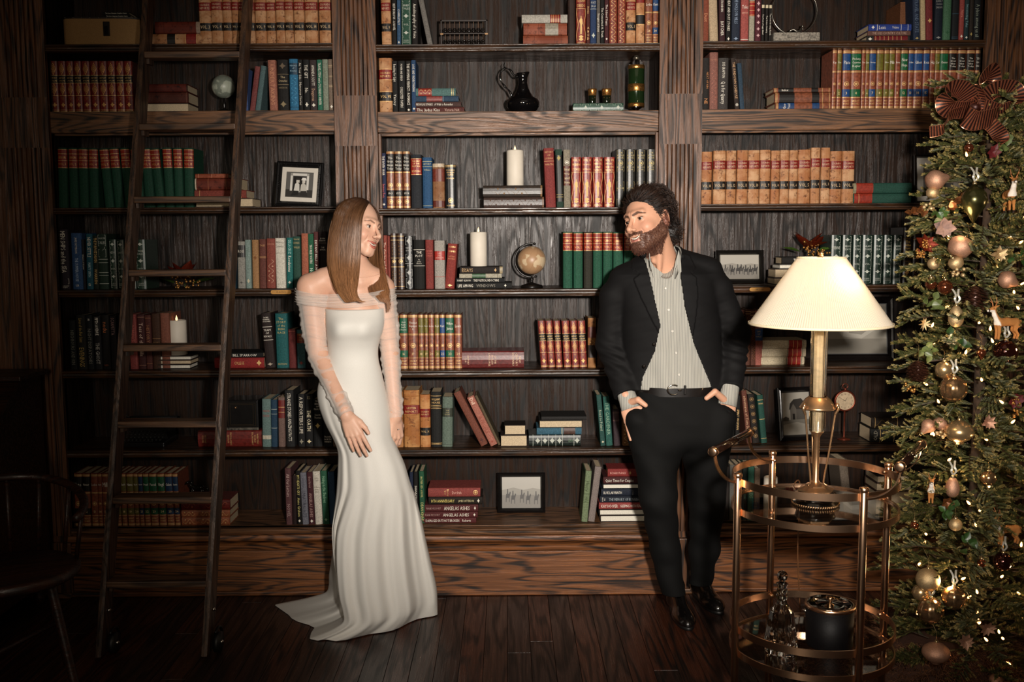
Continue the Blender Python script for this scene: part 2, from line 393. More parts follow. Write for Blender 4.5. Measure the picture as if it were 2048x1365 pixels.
def build_book(w_, h, d, cov, deco='', kind='cloth', round_=.35, pages=None, parent=None, front='spine', ribs=False):
    """parts under parent; local frame: x width centred, spine at y=0 looking to -y, z up from 0"""
    mat = {'cloth': cloth, 'calf': calf, 'leather': leather}[kind](cov)
    bl = min(w_*round_*.5, .010); sg = 6
    def pf(x): u = max(-1, min(1, x/(w_/2))); return -bl*math.sqrt(max(0, 1-u*u))*1.0 + bl
    t = min(.003, w_*.16); d0 = bl
    outer = [(-w_/2, d), (-w_/2, d0)] + [(-w_/2*math.cos(math.pi*k/sg), d0-bl*math.sin(math.pi*k/sg)) for k in range(1, sg)] + [(w_/2, d0), (w_/2, d)]
    def pfa(x):
        u = max(-1, min(1, x/(w_/2))); return d0-bl*math.sqrt(max(0, 1-u*u))
    inner = [(w_/2-t, d), (w_/2-t, d0+t), (-w_/2+t, d0+t), (-w_/2+t, d)]
    poly = outer+inner; m = MB()
    n = len(poly); m.v = [(x, y, 0) for x, y in poly]+[(x, y, h) for x, y in poly]
    m.f = [(i, (i+1) % n, (i+1) % n+n, i+n) for i in range(n)]
    ns = len(outer)                                  # caps as spine fan + board quads
    for o_, rev in ((0, True), (n, False)):
        q = [[o_+0, o_+1, o_+ns+2, o_+ns+3], [o_+ns-1, o_+ns, o_+ns+1, o_+ns-2], [o_+1]+[o_+k for k in range(2, ns-1)]+[o_+ns+1, o_+ns+2]]
        for f in q: m.f.append(tuple(reversed(f)) if rev else tuple(f))
    c = ob('cover', m, mat, parent)
    pg = MB().box(-w_/2+t, w_/2-t, d0+t, d-.004, .003, h-.0035)
    ob('page_block', pg, pages or PAGES, parent)
    lay = {}
    def strip(z0, z1, col, x0=-1, x1=1, eps=.0006, part='spine_label'):
        mb = lay.setdefault((part, col) if part != 'spine_label' else (part, col, z0), MB()); xs = [-(math.cos(math.pi*k/sg)) for k in range(sg+1)]
        xs = [x0] + [x for x in xs if x0+.02 < x < x1-.02] + [x1]; o_ = len(mb.v)
        for x in xs:
            X = x*w_/2; y = pfa(X)-eps
            if abs(x) >= .999: X *= 1.012; y += .0006
            mb.v += [(X, y, z0), (X, y, z1)]
        for k in range(len(xs)-1): mb.f.append((o_+2*k, o_+2*k+2, o_+2*k+3, o_+2*k+1))
    def poly_on(vs, fs, col, eps=.0013, part='lettering'):
        mb = lay.setdefault((part, col), MB()); mb.add([(x, pfa(x)-eps, z) for x, z in vs], fs)
    Z = lambda t_: h*(1-t_)
    for it in deco.split(';'):
        if not it: continue
        a = it.split(':'); k = a[0][0]; rng = a[0][1:]
        if '~' in rng: t0, t1 = [float(q) for q in rng.split('~')]
        else: t0 = t1 = float(rng)
        col = a[-1]; col = {'g': GO, 'w': WH, 'k': BK, 's': SV}.get(col, col)
        if k == 'b': strip(Z(t1), Z(t0), col)
        elif k == 'l': strip(Z(t0)-.0009, Z(t0)+.0009, col, eps=.0010, part='gilt_line')
        elif k == 'v':
            vs, fs = text2d(a[1], h*(t1-t0), w_*.52)
            poly_on([(y, Z((t0+t1)/2)-x) for x, y in vs], [tuple(reversed(f)) for f in fs][::1], col)
        elif k == 'u':
            vs, fs = text2d(a[1], h*(t1-t0), w_*.30)
            poly_on([(y+w_*.2, Z((t0+t1)/2)-x) for x, y in vs], fs, col)
        elif k == 'h':
            words = a[1].split('/'); hh = (t1-t0)*h/len(words)
            for i_, wd in enumerate(words):
                vs, fs = text2d(wd, w_*.78, hh*.62); zc = Z(t0)-hh*(i_+.5)
                poly_on([(x, y+zc) for x, y in vs], fs, col)
        elif k == 'd':                                # diamond tooling
            zc = Z((t0+t1)/2); hz = h*(t1-t0)/2; wx = w_*.34
            for s_ in (1.0, .62, .3):
                o1 = [(0, zc+hz*s_), (wx*s_, zc), (0, zc-hz*s_), (-wx*s_, zc)]; s2 = max(0, s_-.15)
                i1 = [(0, zc+hz*s2), (wx*s2, zc), (0, zc-hz*s2), (-wx*s2, zc)]
                poly_on(o1+i1, [(j, (j+1) % 4, (j+1) % 4+4, j+4) for j in range(4)], col, part='tooling')
        elif k == 'D':
            zc = Z((t0+t1)/2); hz = h*(t1-t0)/2; wx = w_*.30
            poly_on([(0, zc+hz), (wx*.45, zc+hz*.3), (wx, zc), (wx*.45, zc-hz*.3), (0, zc-hz), (-wx*.45, zc-hz*.3), (-wx, zc), (-wx*.45, zc+hz*.3)], [tuple(range(8))], col, part='tooling')
        elif k == 'r':                                # rectangular frame
            x_ = w_*.40; th = .0012; z0, z1 = Z(t1), Z(t0)
            o1 = [(-x_, z0), (x_, z0), (x_, z1), (-x_, z1)]; i1 = [(-x_+th, z0+th), (x_-th, z0+th), (x_-th, z1-th), (-x_+th, z1-th)]
            poly_on(o1+i1, [(j, (j+1) % 4, (j+1) % 4+4, j+4) for j in range(4)], col, part='tooling')
        elif k == 'f':                                # small standing figure with scrolls round it
            z0, z1 = Z(t1), Z(t0); H = z1-z0; W = w_*.5; th = .0012
            pts = [(0,1),(.07,.93),(.06,.86),(.2,.8),(.24,.55),(.13,.5),(.15,.2),(.12,.0),(.02,.0),(0,.35),(-.05,.0),(-.15,.0),(-.12,.4),(-.14,.55),(-.3,.7),(-.16,.82),(-.05,.86),(-.07,.93)]
            poly_on([(x*W*1.3, z0+H*.22+z*H*.58) for x, z in pts], [tuple(range(len(pts)))], col, part='tooling')
            for s_ in (-1, 1):
                pp = [(s_*W*(.72+.16*math.sin(t_*9)), z0+H*t_) for t_ in np.linspace(.0, 1, 18)]
                qq = [(x+s_*th*1.3, z) for x, z in pp]
                poly_on(pp+qq, [(j, j+1, j+19, j+18) if s_ < 0 else (j+18, j+19, j+1, j) for j in range(17)], col, part='tooling')
            for zz in (.06, .14): poly_on([(-W*.5, z0+H*zz), (0, z0+H*(zz-.06)), (W*.5, z0+H*zz), (0, z0+H*(zz+.05))], [(0,1,2,3)], col, part='tooling')
        elif k == 's':                                # running scroll
            z0, z1 = Z(t1), Z(t0); H = z1-z0; nn = max(16, int(H/.003)); th = .0016
            fr = 2*math.pi*H/(w_*1.1)
            pp = [(w_*.26*math.sin(fr*j/nn), z0+H*j/nn) for j in range(nn+1)]; qq = [(x+th, z) for x, z in pp]
            poly_on(pp+qq, [(j+nn+1, j+nn+2, j+1, j) for j in range(nn)], col, part='tooling')
            for j in range(int(H/(w_*.55))):
                zc = z0+(j+.5)*w_*.55; xc = w_*.2*(1 if j % 2 else -1); r_ = w_*.11
                poly_on([(xc-r_, zc), (xc, zc-r_*.7), (xc+r_, zc), (xc, zc+r_*.7)], [(0,1,2,3)], col, part='tooling')
        elif k == 'c':                                # round medallion
            zc = Z(t0); r_ = min(w_*.3, .011); n_ = 14
            o1 = [(r_*math.cos(2*math.pi*j/n_), zc+r_*math.sin(2*math.pi*j/n_)) for j in range(n_)]; i1 = [(x*.8, zc+(z-zc)*.8) for x, z in o1]
            poly_on(o1+i1, [(j, (j+1) % n_, (j+1) % n_+n_, j+n_) for j in range(n_)], col, part='tooling')
            poly_on([(x*.5, zc+(z-zc)*.45) for x, z in o1], [tuple(range(n_))], col, part='tooling')
    if ribs:
        mb = MB()
        for t_ in ribs:
            z = Z(t_); R = []
            for dz, e in ((-.0022, .0), (-.0012, .0014), (.0012, .0014), (.0022, 0)):
                R.append([(math.cos(math.pi*j/sg)*-w_/2, d0-(bl+e)*math.sin(math.pi*j/sg)-(e*.4), z+dz) for j in range(sg+1)])
            mb.rings(R, False, False, False)
        ob('raised_band', mb, mat, parent, True)
    for kk_, mb in lay.items():
        part, col = kk_[:2]
        if part == 'spine_label': mm = plain('label_leather', col, .45, 0, .15, 120, 0, .4, .15)
        elif col in (GO, '#d9a561'): mm = gilt(col)
        else: mm = ink(col)
        oo = ob(part, mb, mm, parent)
        if part in ('gilt_line', 'tooling'): oo['kind'] = 'stuff'
CNT = {}
BOOKN = 0
def lab16(a, b):
    n = 16-len(b.split()) + (1 if b.split()[0] == ',' else 0); return ' '.join(a.split()[:n]) + b
def stand(z, bay, row, x0, x1, yt, cov, desc, deco='', kind='cloth', shift=0, Y=.035, d=None, rnd=.35, ribs=False, pages=None, group=None, hb=None):
    """z=(ox,oy): zoomed crop origin; x0,x1 = bottom edges of the spine, yt = top, shift = sideways lean of the top, all in crop pixels"""
    global BOOKN
    k = 700/2048; ox, oy = z
    zs = SHZ[bay, row]
    X0 = P(ox+x0*k, 0, Y); X1 = P(ox+x1*k, 0, Y)
    ytp = oy+yt*k; xm = ox+(x0+x1)/2*k
    # pixel row of the shelf at this depth, for x positions along the slightly leaning verticals
    yb = ytp
    for _ in range(3):
        pz = P(xm, yb, Y); yb -= (zs-pz[2])/(S(Y)); 
    a = P(ox+x0*k, yb, Y)[0]; b = P(ox+x1*k, yb, Y)[0]; top = P(xm+shift*k, ytp, Y)
    h = max(.05, top[2]-zs); w_ = max(.006, (b-a)*.985); dx = top[0]-(a+b)/2
    ang = math.atan2(dx, h) if shift else 0
    if shift: h = (h-abs(w_*math.sin(ang))*.6)/math.cos(ang)
    if not shift: ang = 0
    n = CNT[bay, row] = CNT.get((bay, row), 0)+1; BOOKN += 1
    place = f'{ORD[n]} upright, {BAYN[bay]} bay {ROWN[row]} shelf'
    # keep every block inside the case
    dd = d or (.15 + .02*((n*7) % 5)/5); dd = min(dd, DEEP-Y-.01)
    t = thing('book', lab16(desc, ', '+place), 'book', (0, 0, 0), group=group or f'books standing on the {ROWN[row]} shelf, {BAYN[bay]} bay')
    build_book(w_, h, dd, cov, deco, kind, rnd, pages, t, ribs=ribs)
    t.rotation_euler = (0, ang, 0)
    t.location = ((a+b)/2, Y, zs+.0004+w_/2*abs(math.sin(ang)))
    return t
def pile(z, bay, row, items, desc, Y=.035, base=None):
    """items bottom to top: (x0,x1,y0,y1,cover,desc,deco,kind,front,extra yaw) in crop pixels"""
    k = 700/2048; ox, oy = z; zc = base if base is not None else SHZ[bay, row]; res = []
    N_ = len(items)
    for i_, it in enumerate(items):
        x0, x1, y0, y1, cov, ds = it[:6]; deco = it[6] if len(it) > 6 else ''; kind = it[7] if len(it) > 7 else 'cloth'
        front = it[8] if len(it) > 8 else 'spine'; yaw = it[9] if len(it) > 9 else 0; Yb = it[10] if len(it) > 10 else Y
        ym = oy+(y0+y1)/2*k; a = P(ox+x0*k, ym, Yb)[0]; b = P(ox+x1*k, ym, Yb)[0]; th = (y1-y0)*k*S(Yb)
        pos = 'bottom' if i_ == 0 else 'top' if i_ == N_-1 else ORD[i_+1]+' up'
        t = thing('book', lab16(ds, f', {pos} in {desc}'), 'book', group=f'books lying in {desc}, {BAYN[bay]} bay')
        ln = b-a; dp = min(.155 if ln > .15 else .12, DEEP-Yb-.012)
        build_book(th*.98, ln, dp, cov, deco, kind, .3, PAGEW if front == 'wpages' else None, t)
        if front == 'spine':      # top of the book to the left
            R_ = Matrix.Rotation(-math.pi/2, 4, 'Y'); T = Matrix.Translation((b, Yb, zc+th/2)) @ Matrix.Rotation(math.radians(yaw), 4, 'Z') @ R_
        elif front == 'spineR':
            R_ = Matrix.Rotation(math.pi/2, 4, 'Y'); T = Matrix.Translation((a, Yb, zc+th/2)) @ Matrix.Rotation(math.radians(yaw), 4, 'Z') @ R_
        else:
            R_ = Matrix.Rotation(math.pi, 4, 'Z') @ Matrix.Rotation(math.pi/2, 4, 'Y')
            T = Matrix.Translation((b, Yb+dp, zc+th/2)) @ Matrix.Rotation(math.radians(yaw), 4, 'Z') @ R_
        t.matrix_world = T; t['z_top'] = zc+th; zc += th+.0003; res.append(t)
    for t in res: t['z_top'] = t['z_top']; del t['z_top']
    return zc
# decoration vocabularies of the sets
LAW = 'b.19~.345:#7c1f18;b.575~.725:#171310;l.185:#a9764a;l.35:#a9764a;l.565:#a9764a;l.735:#a9764a;h.205~.33:COLORADO/REPORTS:#d9b894;h.60~.70:%s:#d2b48c;l.93:#9a6a40;l.06:#9a6a40'
REDG = 'd.03~.27:#d9a561;b.28~.42:#16100d;l.275:g;l.425:g;h.30~.41:HISTORY/OF ROME:g;d.43~.66:#d9a561;l.67:g;h.70~.76:VOL/%s:#d9a561;D.80~.9:#d9a561;l.95:g;l.975:g'
GRN = 'b.02~.335:#8a2a1c;l.03:g;l.10:g;l.21:g;l.33:g;h.12~.2:GIBBON:#d9a561;h.24~.3:VOL %s:#d9a561'
PANEL = 'r.03~.16:s;D.06~.13:s;r.18~.34:s;h.2~.32:%s:s;r.36~.50:s;D.39~.47:s;r.52~.66:s;h.56~.62:VOL:s;r.68~.81:s;D.71~.78:s;r.83~.97:s;h.87~.94:CLASSIC/EDITION:s'
KNI = 'h.02~.10:VOL %s:g;h.10~.29:%s:g;l.30:g;f.31~.92:#e2bd7e;h.93~.99:EDITION:g'
def GB(lc, nm, no):
    s = 'l.02:g;l.035:g;l.05:g;'
    if lc: s += f'b.065~.34:{lc};b.66~.785:{lc};'
    return s + f'h.12~.30:{nm}:w;l.36:g;l.375:g;c.57:g;h.69~.76:{no}:#e8c994;l.80:g;h.83~.93:GREAT/WORKS:g;l.955:g;l.97:g;l.985:g'
REDC, GRNC, CALF = '#8a2418', '#12462f', '#bd9068'
za, zb, zc_, zd = (0,0), (0,240), (0,580), (0,900)
# ---------------- left bay, top shelf
law1 = [(1168,1240),(1240,1306),(1308,1360),(1362,1400),(1402,1436),(1438,1495),(1496,1562),(1563,1615),(1618,1670),(1671,1720),(1722,1785),(1786,1862),(1868,1944)]
for i, (a, b) in enumerate(law1): stand(za,'L',1,a,b,-45-(i*13 % 7),CALF,'tan law report volume with red and black labels',LAW % f'VOL. {i+3}','calf',group='tan law reports on the left bay top shelf')
pile(za,'L',1,[(868,1180,188,257,CALF,'old tan law book with red label','b.1~.3:#7c1f18;b.5~.65:#171310;l.3:g;l.1:g','calf','spineR'),(905,1170,120,187,'#6a2a1a','torn red brown leather book','b.0~.09:#8f7a68;l.2:#4a1a10;l.8:#4a1a10','calf','spineR')],'the pair left of the law reports, top shelf')
# second shelf
r2 = [(300,348),(351,395),(398,440),(443,486),(489,535),(538,584),(587,635),(638,683),(687,733),(735,781)]
for i, (a, b) in enumerate(r2): stand(za,'L',2,a,b,358,REDC,'red gilt volume with black label band',REDG % 'I II III IV V VI VII VIII IX X'.split()[i],'leather',group='red gilt volumes left of the ladder')
pile(za,'L',2,[(842,1103,600,651,'#3a2a20','thick cream paged book','','cloth','pages'),(850,1100,536,599,'#4d2318','brown leather book','l.04:#7a5040;l.95:#7a5040','calf','spineR'),(850,1095,490,535,'#5a2015','crumbling red leather book','b.0~.02:#2a120c','calf','spineR')],'the worn trio beside the grey globe, second shelf')
for a in [(1420,1451,395,'#3d5a9c','light blue paperback','v.2~.45:HOPE:w;D.84~.94:w',0),(1460,1490,388,'#8a3c3a','faded rose cloth book','v.2~.6:LETTERS:#6a2a28',32),(1492,1522,385,'#4b6a6c','grey teal cloth book','l.1:#32494a',35),
          (1578,1625,352,'#a85f48','terracotta book','v.06~.9:UNDERTAKING:#c78b6b',-14),(1628,1692,350,'#1f1c1b','black book titled The Crusades','D.06~.18:#6a5a48;h.3~.44:The/Crusades:#c9b48a;h.5~.58:HANDBOOK:#8a7a5c;l.28:#8a7a5c;l.48:#8a7a5c;D.8~.92:#8a7a5c',0),
          (1697,1748,345,'#1f6fa0','bright blue ornamented book','b.08~.3:#16374d;s.32~.88:#4c97bd;l.92:#16374d;h.1~.25:History/of/Beauty:#9fc3d4',-8),(1750,1775,350,'#191716','black book with script title','v.06~.88:At Your Side - Numerous Stories:w',0),(1779,1815,350,'#1b1a1b','black book titled The Gift','v.1~.36:THE GIFT:w;v.55~.65:No.:w;D.82~.92:w',0),
          (1817,1857,352,'#3a2c2c','brown book with cream vertical title','v.1~.5:AMANDA SCOTT:w;v.56~.8:Dangerous:#c9a184;D.84~.92:w',0),(1860,1890,350,'#1d6b4e','green book with white vertical title','v.06~.88:TRAVEL STEW and a COLORADO WINTER:w',0),
          (1892,1924,348,'#7f8a74','pale sage cloth book','v.1~.5:Gardens:#667058',0),(1926,1956,347,'#7d6654','taupe cloth book with gilt lines','l.12:#cbb28c;l.15:#cbb28c;h.3~.36:POEMS:#cbb28c;l.5:#cbb28c;l.53:#cbb28c;D.88~.95:w',0)]:
    stand(za,'L',2,a[0],a[1],a[2],a[3],a[4],a[5],shift=a[6])
# third shelf
bt = [(340,396,332),(405,458,395),(462,518,452),(522,577,512),(612,666,575),(670,724,633),(730,784,697),(790,846,757),(850,906,820),(912,965,872),(967,1020,945),(1022,1074,1008),(1077,1134,1071)]
for i, (a, b, t0) in enumerate(bt): stand(zb,'L',3,a,b,163+(i*11 % 5),GRNC,'green cloth volume with torn red label',GRN % (i+1),'cloth',shift=t0-a,rnd=.6,group='green volumes with red labels, left bay')
pile(zb,'L',3,[(1142,1480,460,511,'#3b2f25','cream paged book','','cloth','pages'),(1138,1440,411,459,'#8f3426','red cloth book','l.1:g;l.9:g'),(1140,1400,342,410,'#6d2f20','thick brown leather book','b.0~.03:#c9b8a0;l.3:#a06040;l.7:#a06040','calf'),(1142,1335,316,341,'#97523a','thin orange brown book','l.1:#c78b6b;l.5:#c78b6b','calf')],'the pile beside the black photo frame, third shelf')
# fourth shelf
for a in [(352,412,642,'#2e2430','dark purple book titled Men Ships and the Sea','v.03~.72:MEN SHIPS and the SEA:w;r.82~.91:w;h.93~.98:GEOGRAPHIC/SOCIETY:w',0),(424,487,663,'#29518a','blue book titled The Summer House','v.08~.36:JAMES PATTERSON:w;v.44~.86:THE SUMMER HOUSE:#b9cbe0;h.9~.96:LB:w',-14),
          (489,503,700,'#22222a','slim black book with script title','v.1~.8:Whispers of the past:w',0),(508,546,668,'#13566a','teal book titled Never Settle','v.06~.42:NEVER SETTLE:w;v.52~.78:MARTY SMITH:#bcd6da;h.88~.95:12:w',-8),(548,579,680,'#182418','black green book with gilt title','v.04~.5:THE PURPOSE DRIVEN:g;v.62~.9:WARREN:g',-8),
          (580,636,667,'#1c3324','dark green book with silver tooling','h.04~.2:COLLECTED/TALES:s;r.02~.22:s;s.24~.3:s;r.28~.42:s;l.46:s;l.52:s;l.7:s;l.75:s;l.9:s',0)]:
    stand(zb,'L',4,*a[:6],shift=a[6])
for i, (a, b) in enumerate([(648,690),(694,736),(740,775),(778,798),(800,860)]): stand(zb,'L',4,a,b,701+(i % 2)*2,'#1f3a2a','dark green book with silver panels',PANEL % ['AESOP','DANTE','HOMER','POE','TWAIN/TALES'][i],'leather',group='green silver panelled books, left bay')
for a in [(1366,1382,820,'#10384c','slim navy book','v.1~.9:Sky songs:w',0),(1392,1436,712,'#8f8b80','grey book with small black picture','b.08~.34:#2a2826;h.12~.3:ROSE:#cfc8ba;D.86~.9:#4a4844',-5),(1440,1472,703,'#7e968c','pale teal cloth book','v.1~.4:Verse:#5d736a;D.8~.9:#c9c0a4',-8),
          (1478,1516,703,'#ab7440','tan orange cloth book','r.04~.3:#7c4e28;D.32~.42:#7c4e28',-6),(1519,1558,698,'#6c3428','brown red cloth book','h.1~.16:TALES:#b98a5a;l.35:#b98a5a;l.38:#b98a5a',-4),(1560,1612,695,'#8e3a2c','red book with pale plant drawing','s.42~.9:#c9a184;h.08~.14:SEASONS:#b27a60',-2),
          (1616,1672,693,'#cfc7b4','off white book','h.04~.2:Wilderness/Sonnets:#5a5248;l.3:#8a8272;h.9~.94:HOUSE:#8a8272',0),(1678,1714,690,'#0d6b66','teal book titled Revelations','v.05~.32:DE LA CRUZ:#a9d0c8;v.36~.68:Revelations:w;D.86~.92:w',-2),(1718,1762,683,'#1f4a3c','dark green cloth book','h.02~.16:TREASURE/EXPRESS:#b0a070;h.18~.24:WILLIS:#b0a070',-6),
          (1766,1806,665,'#b05638','plain orange red book','',-4),(1809,1841,668,'#14603c','green book titled Troubled Waters','v.2~.55:TROUBLED WATERS:w;v.6~.9:NOVEL:#c0d6c4',0),(1843,1868,655,'#5a2624','maroon book with white vertical title','v.06~.9:DISTANT BELLS - A NOVEL:w',0),
          (1872,1916,655,'#241a18','black brown book titled The Appeal','h.1~.18:JOHN/FARROW:w;h.26~.34:THE/APPEAL:w;l.2:#8a7a68',0),(1918,1950,655,'#15110f','plain black book','',0)]:
    stand(zb,'L',4,*a[:6],shift=a[6])
# fifth shelf
for a in [(414,452,180,'#101614','black book with dull grey title','v.2~.9:NEIGHBOURS AND KIN:#6a6a60',0),(456,512,148,'#1b1a14','black book with gilt title','v.06~.5:Lives of the Fair Saint:#a98c4c;v.6~.95:EVENINGS:#a98c4c',0),(515,552,150,'#12181a','black book with faint white title','v.06~.1:AB:w;v.25~.9:NIGHT DISPATCHES:#77756c',0),
          (556,600,155,'#17171a','black book titled Fifth Avenue','v.03~.36:FIFTH AVENUE:w;v.5~.9:THE GHOST:#a8a49c',0),(603,650,150,'#17120f','black book with orange lettering','v.06~.38:nedu:#b8683c;h.9~.95:RED:#8a4a30',0),(652,690,152,'#1a1618','black book behind the ladder rail','v.04~.36:SCARPETTA:#a88484',0),(700,756,146,'#1a1413','dark book behind the ladder rail','',0),
          (762,808,145,'#8c2f2b','red book with thin frame','r.05~.93:#b05a4e;v.2~.5:ROMANCE:#b05a4e',0),(814,856,145,'#4a1d1c','maroon book titled Tess of the Hills','v.12~.8:Tess of the Hills:#d8b8a4;l.05:#a07058;l.93:#a07058',0),(858,893,150,'#5c2820','dark red book with gilt lines','v.1~.6:HISTORY:#a06a48;l.05:#a06a48;l.9:#a06a48',0),(897,945,140,'#4c2c1a','brown leather book behind the rung','h.5~.55:NOVELS:#9a7048;l.45:#9a7048',0),(947,1000,138,'#8e4a34','terracotta book behind the candle','',0)]:
    stand(zc_,'L',5,*a[:6],shift=a[6])
CANDL = pile(zc_,'L',5,[(922,1113,442,468,'#1c1a18','white paged book','','cloth','wpages'),(925,1117,415,441,'#3c2a1c','tan paged book','','cloth','pages'),(930,1117,390,414,'#33221a','brown covered white paged book','','cloth','wpages')],'the trio under the short candle, fifth shelf')
pile(zc_,'L',5,[(1255,1545,404,468,'#a01f1c','bright red book','h.1~.3:WEBSTER:g;v.4~.6:COLLEGE:g;D.85~.95:g'),(1290,1540,374,403,'#131211','black book with white title','v.1~.85:OLD BILL SPARROW:w')],'the red and black pair, fifth shelf')
for a in [(1555,1612,137,'#2a1c1a','dark brown book titled Team of Rivals','h.06~.17:DORIS/KEARNS/GOODWIN:w;l.25:w;h.28~.45:TEAM/OF/RIVALS:w;l.49:w;D.9~.96:#a89a88',-30),(1618,1690,140,'#0f5c5e','teal book titled Story of the Irish Race','h.06~.38:The/STORY/of the/IRISH/RACE:#b9a56a;h.9~.95:EDITION:#b9a56a',-12),(1692,1733,232,'#6c1f1c','dark red cloth book','l.05:#a05a48',0),(1740,1788,235,'#2d5f66','teal book with red label','b.1~.35:#7a2a18;h.1~.3:TALES/OF/OLD:#c9a04c;D.82~.92:#8a4038',-6),(1790,1830,170,'#14110f','black book behind the bride','',0)]:
    stand(zc_,'L',5,*a[:6],shift=a[6])
# sixth shelf
METZ = pile(zc_,'L',6,[(1158,1530,832,933,'#7c1f18','thick red dictionary with gilt title','h.04~.16:WEBSTERS/WORLD/DICTIONARY:g;h.46~.54:ENCYCLOPEDIC/EDITION:g;h.86~.94:SECOND/COLOR:g','leather','spineR')],'the place under the black tin box')
for a in [(1535,1586,640,'#5f7d78','pale teal book with faded label','h.2~.4:WINTER/READER:#9c4c44;b.76~.84:#c4bca8',-4),(1588,1623,645,'#1d3f5c','blue cloth book','l.2:#a8b0a8;l.3:#a8b0a8;l.6:#a8b0a8',-4),(1630,1668,630,'#7a5a50','grey brown book with red labels','b.06~.42:#6c211c;l.2:g;l.3:g',-4),(1675,1727,590,'#202120','black book titled Strange Stories Amazing Facts','v.05~.9:STRANGE STORIES AMAZING FACTS:w',-12),
          (1745,1785,612,'#191919','black book titled A Reporters Life','v.05~.75:A REPORTERS LIFE:#cfc6b4;D.85~.95:#8c8674',-5),(1788,1832,612,'#151514','black book titled The Oath','h.03~.1:John/Peril:#d8c8a0;v.3~.7:THE OATH:#e0d4b4;D.86~.94:#d8c8a0',-4),(1835,1888,640,'#111312','black book with gilt emblem','h.02~.24:THE/SENSE/OF/PROUST:w;h.3~.42:Scott/Thomas:#d8d0c0;D.5~.62:#c9b06c',-5),(1892,1945,660,'#121413','black book with three white lines','h.75~.92:TRAVEL/NORTH/WINDS:w',0),(1948,1975,800,'#5a4030','brown book by the bride','',0)]:
    stand(zc_,'L',6,*a[:6],shift=a[6])
# lowest shelf
w7 = [(437,486,0,'k'),(488,532,0,'k'),(538,578,0,None),(580,603,0,None),(605,640,0,None),(643,680,0,None),(684,712,0,'#5a5220'),(716,746,0,'#5a5220'),(750,790,0,'#5a5220'),(793,818,0,'#5a5220'),(821,846,0,'#17304c'),(849,882,0,'#134a2c'),(885,930,0,'#134a2c'),(934,976,0,'#134a2c'),(980,1022,0,'#17304c'),(1026,1056,0,'#17304c')]
for i, (a, b, _, lc) in enumerate(w7): stand(zd,'L',7,a,b,140,'#8a3f24','brown gilt volume of the long set',GB({'k': BK}.get(lc, lc), ['Plato','Homer','Locke','Kant','Mill','Marx','Hegel','Swift','Hume','Bacon','Darwin','Freud','Pascal','Virgil','Galen','Dante'][i], i+11),'leather',shift=-8-i*.8,rnd=.4,group='brown gilt set on the left bay lowest shelf')
LOWZ = pile(zd,'L',7,[(1064,1345,405,455,'#a0502c','red and gold patterned book','s.03~.6:g;s.72~.97:g','leather','spineR'),(1062,1345,360,404,'#a0502c','red and gold patterned book','s.03~.6:g;s.72~.97:g','leather','spineR'),(1060,1345,296,359,'#6f1c14','dark red patterned book','s.05~.5:#b0603c;s.7~.95:#b0603c','leather','spineR')],'the pile behind the ladder, lowest shelf')
for a in [(1675,1710,110,'#63383a','mauve red book with script title','v.1~.5:All Our Letters:#c4a8a0;v.6~.9:NOVEL:#a88c88',-10),(1714,1736,152,'#2a1614','dark maroon book','',-4),(1740,1768,125,'#15120f','black book titled My Hearts Cry','v.08~.45:MY HEARTS CRY:#d6c87c;v.5~.85:Anne Graham:#d6c87c;D.9~.96:w',-12),(1770,1806,135,'#70707c','grey book titled Unnatural Acts','v.1~.3:Secret Heart:#3a3a48;v.36~.86:UNNATURAL ACTS:#2a2a34',-16),
          (1809,1842,132,'#4a1a20','maroon book with thin title','v.08~.3:Great Harvest:#b08c84;v.4~.86:ANGELAS ASHES:#b08c84;D.9~.97:w',-16),(1845,1888,128,'#cfc6b2','cream book with small lettering','h.12~.18:SMITH/JONES:#6a6252;h.28~.4:William/Henry/Blue:#6a6252',-18),(1891,1928,125,'#1d5c3c','green book with script title','v.1~.6:Hiding in the Shadows:#8cb494;D.88~.94:#8cb494',-18),(1931,1968,130,'#2b4a6c','blue book by the bride','',-14)]:
    stand(zd,'L',7,*a[:6],shift=a[6])
# ---------------- centre bay
ma, mb_, mc, md = (700,0), (700,240), (700,580), (700,900)
stand(ma,'C',1,187,243,-45,CALF,'tan law report volume with red and black labels',LAW % 'VOL. 9','calf',shift=-10)
for a in [(247,273,-40,'#1a1512','black slim book with white title','v.2~.7:BEST BORROW - A NOVEL:w',-4),(276,297,-40,'#2a5078','blue slim book with white title','v.2~.7:COMPLETELY:w;D.9~.95:w',-2),(300,358,-40,'#24503c','green book with silver panels',PANEL % 'BRIEF/TALES',-2),(363,398,-40,'#191412','black book with script title','v.2~.85:Autobiography of a Voice:w',-3),(455,485,-25,'#6c6660','leaning grey cloth book','',-60)]:
    stand(ma,'C',1,*a[:6],shift=a[6])
pile(ma,'C',1,[(1013,1275,200,258,'#82452f','brown leather law book','l.15:#5a2818;l.3:#5a2818;l.75:#5a2818','calf','spineR'),(1015,1270,130,199,'#8a4a34','brown leather book with grey patch','b.2~.5:#8c8474;l.65:#5a2818;l.9:#5a2818','calf','spineR'),(1005,1272,82,129,'#a8a294','pale grey book with red label','b.15~.38:#7c2018;l.2:g;l.25:g;l.3:g;l.34:g','cloth','spineR')],'the pile right of the abacus, top shelf')
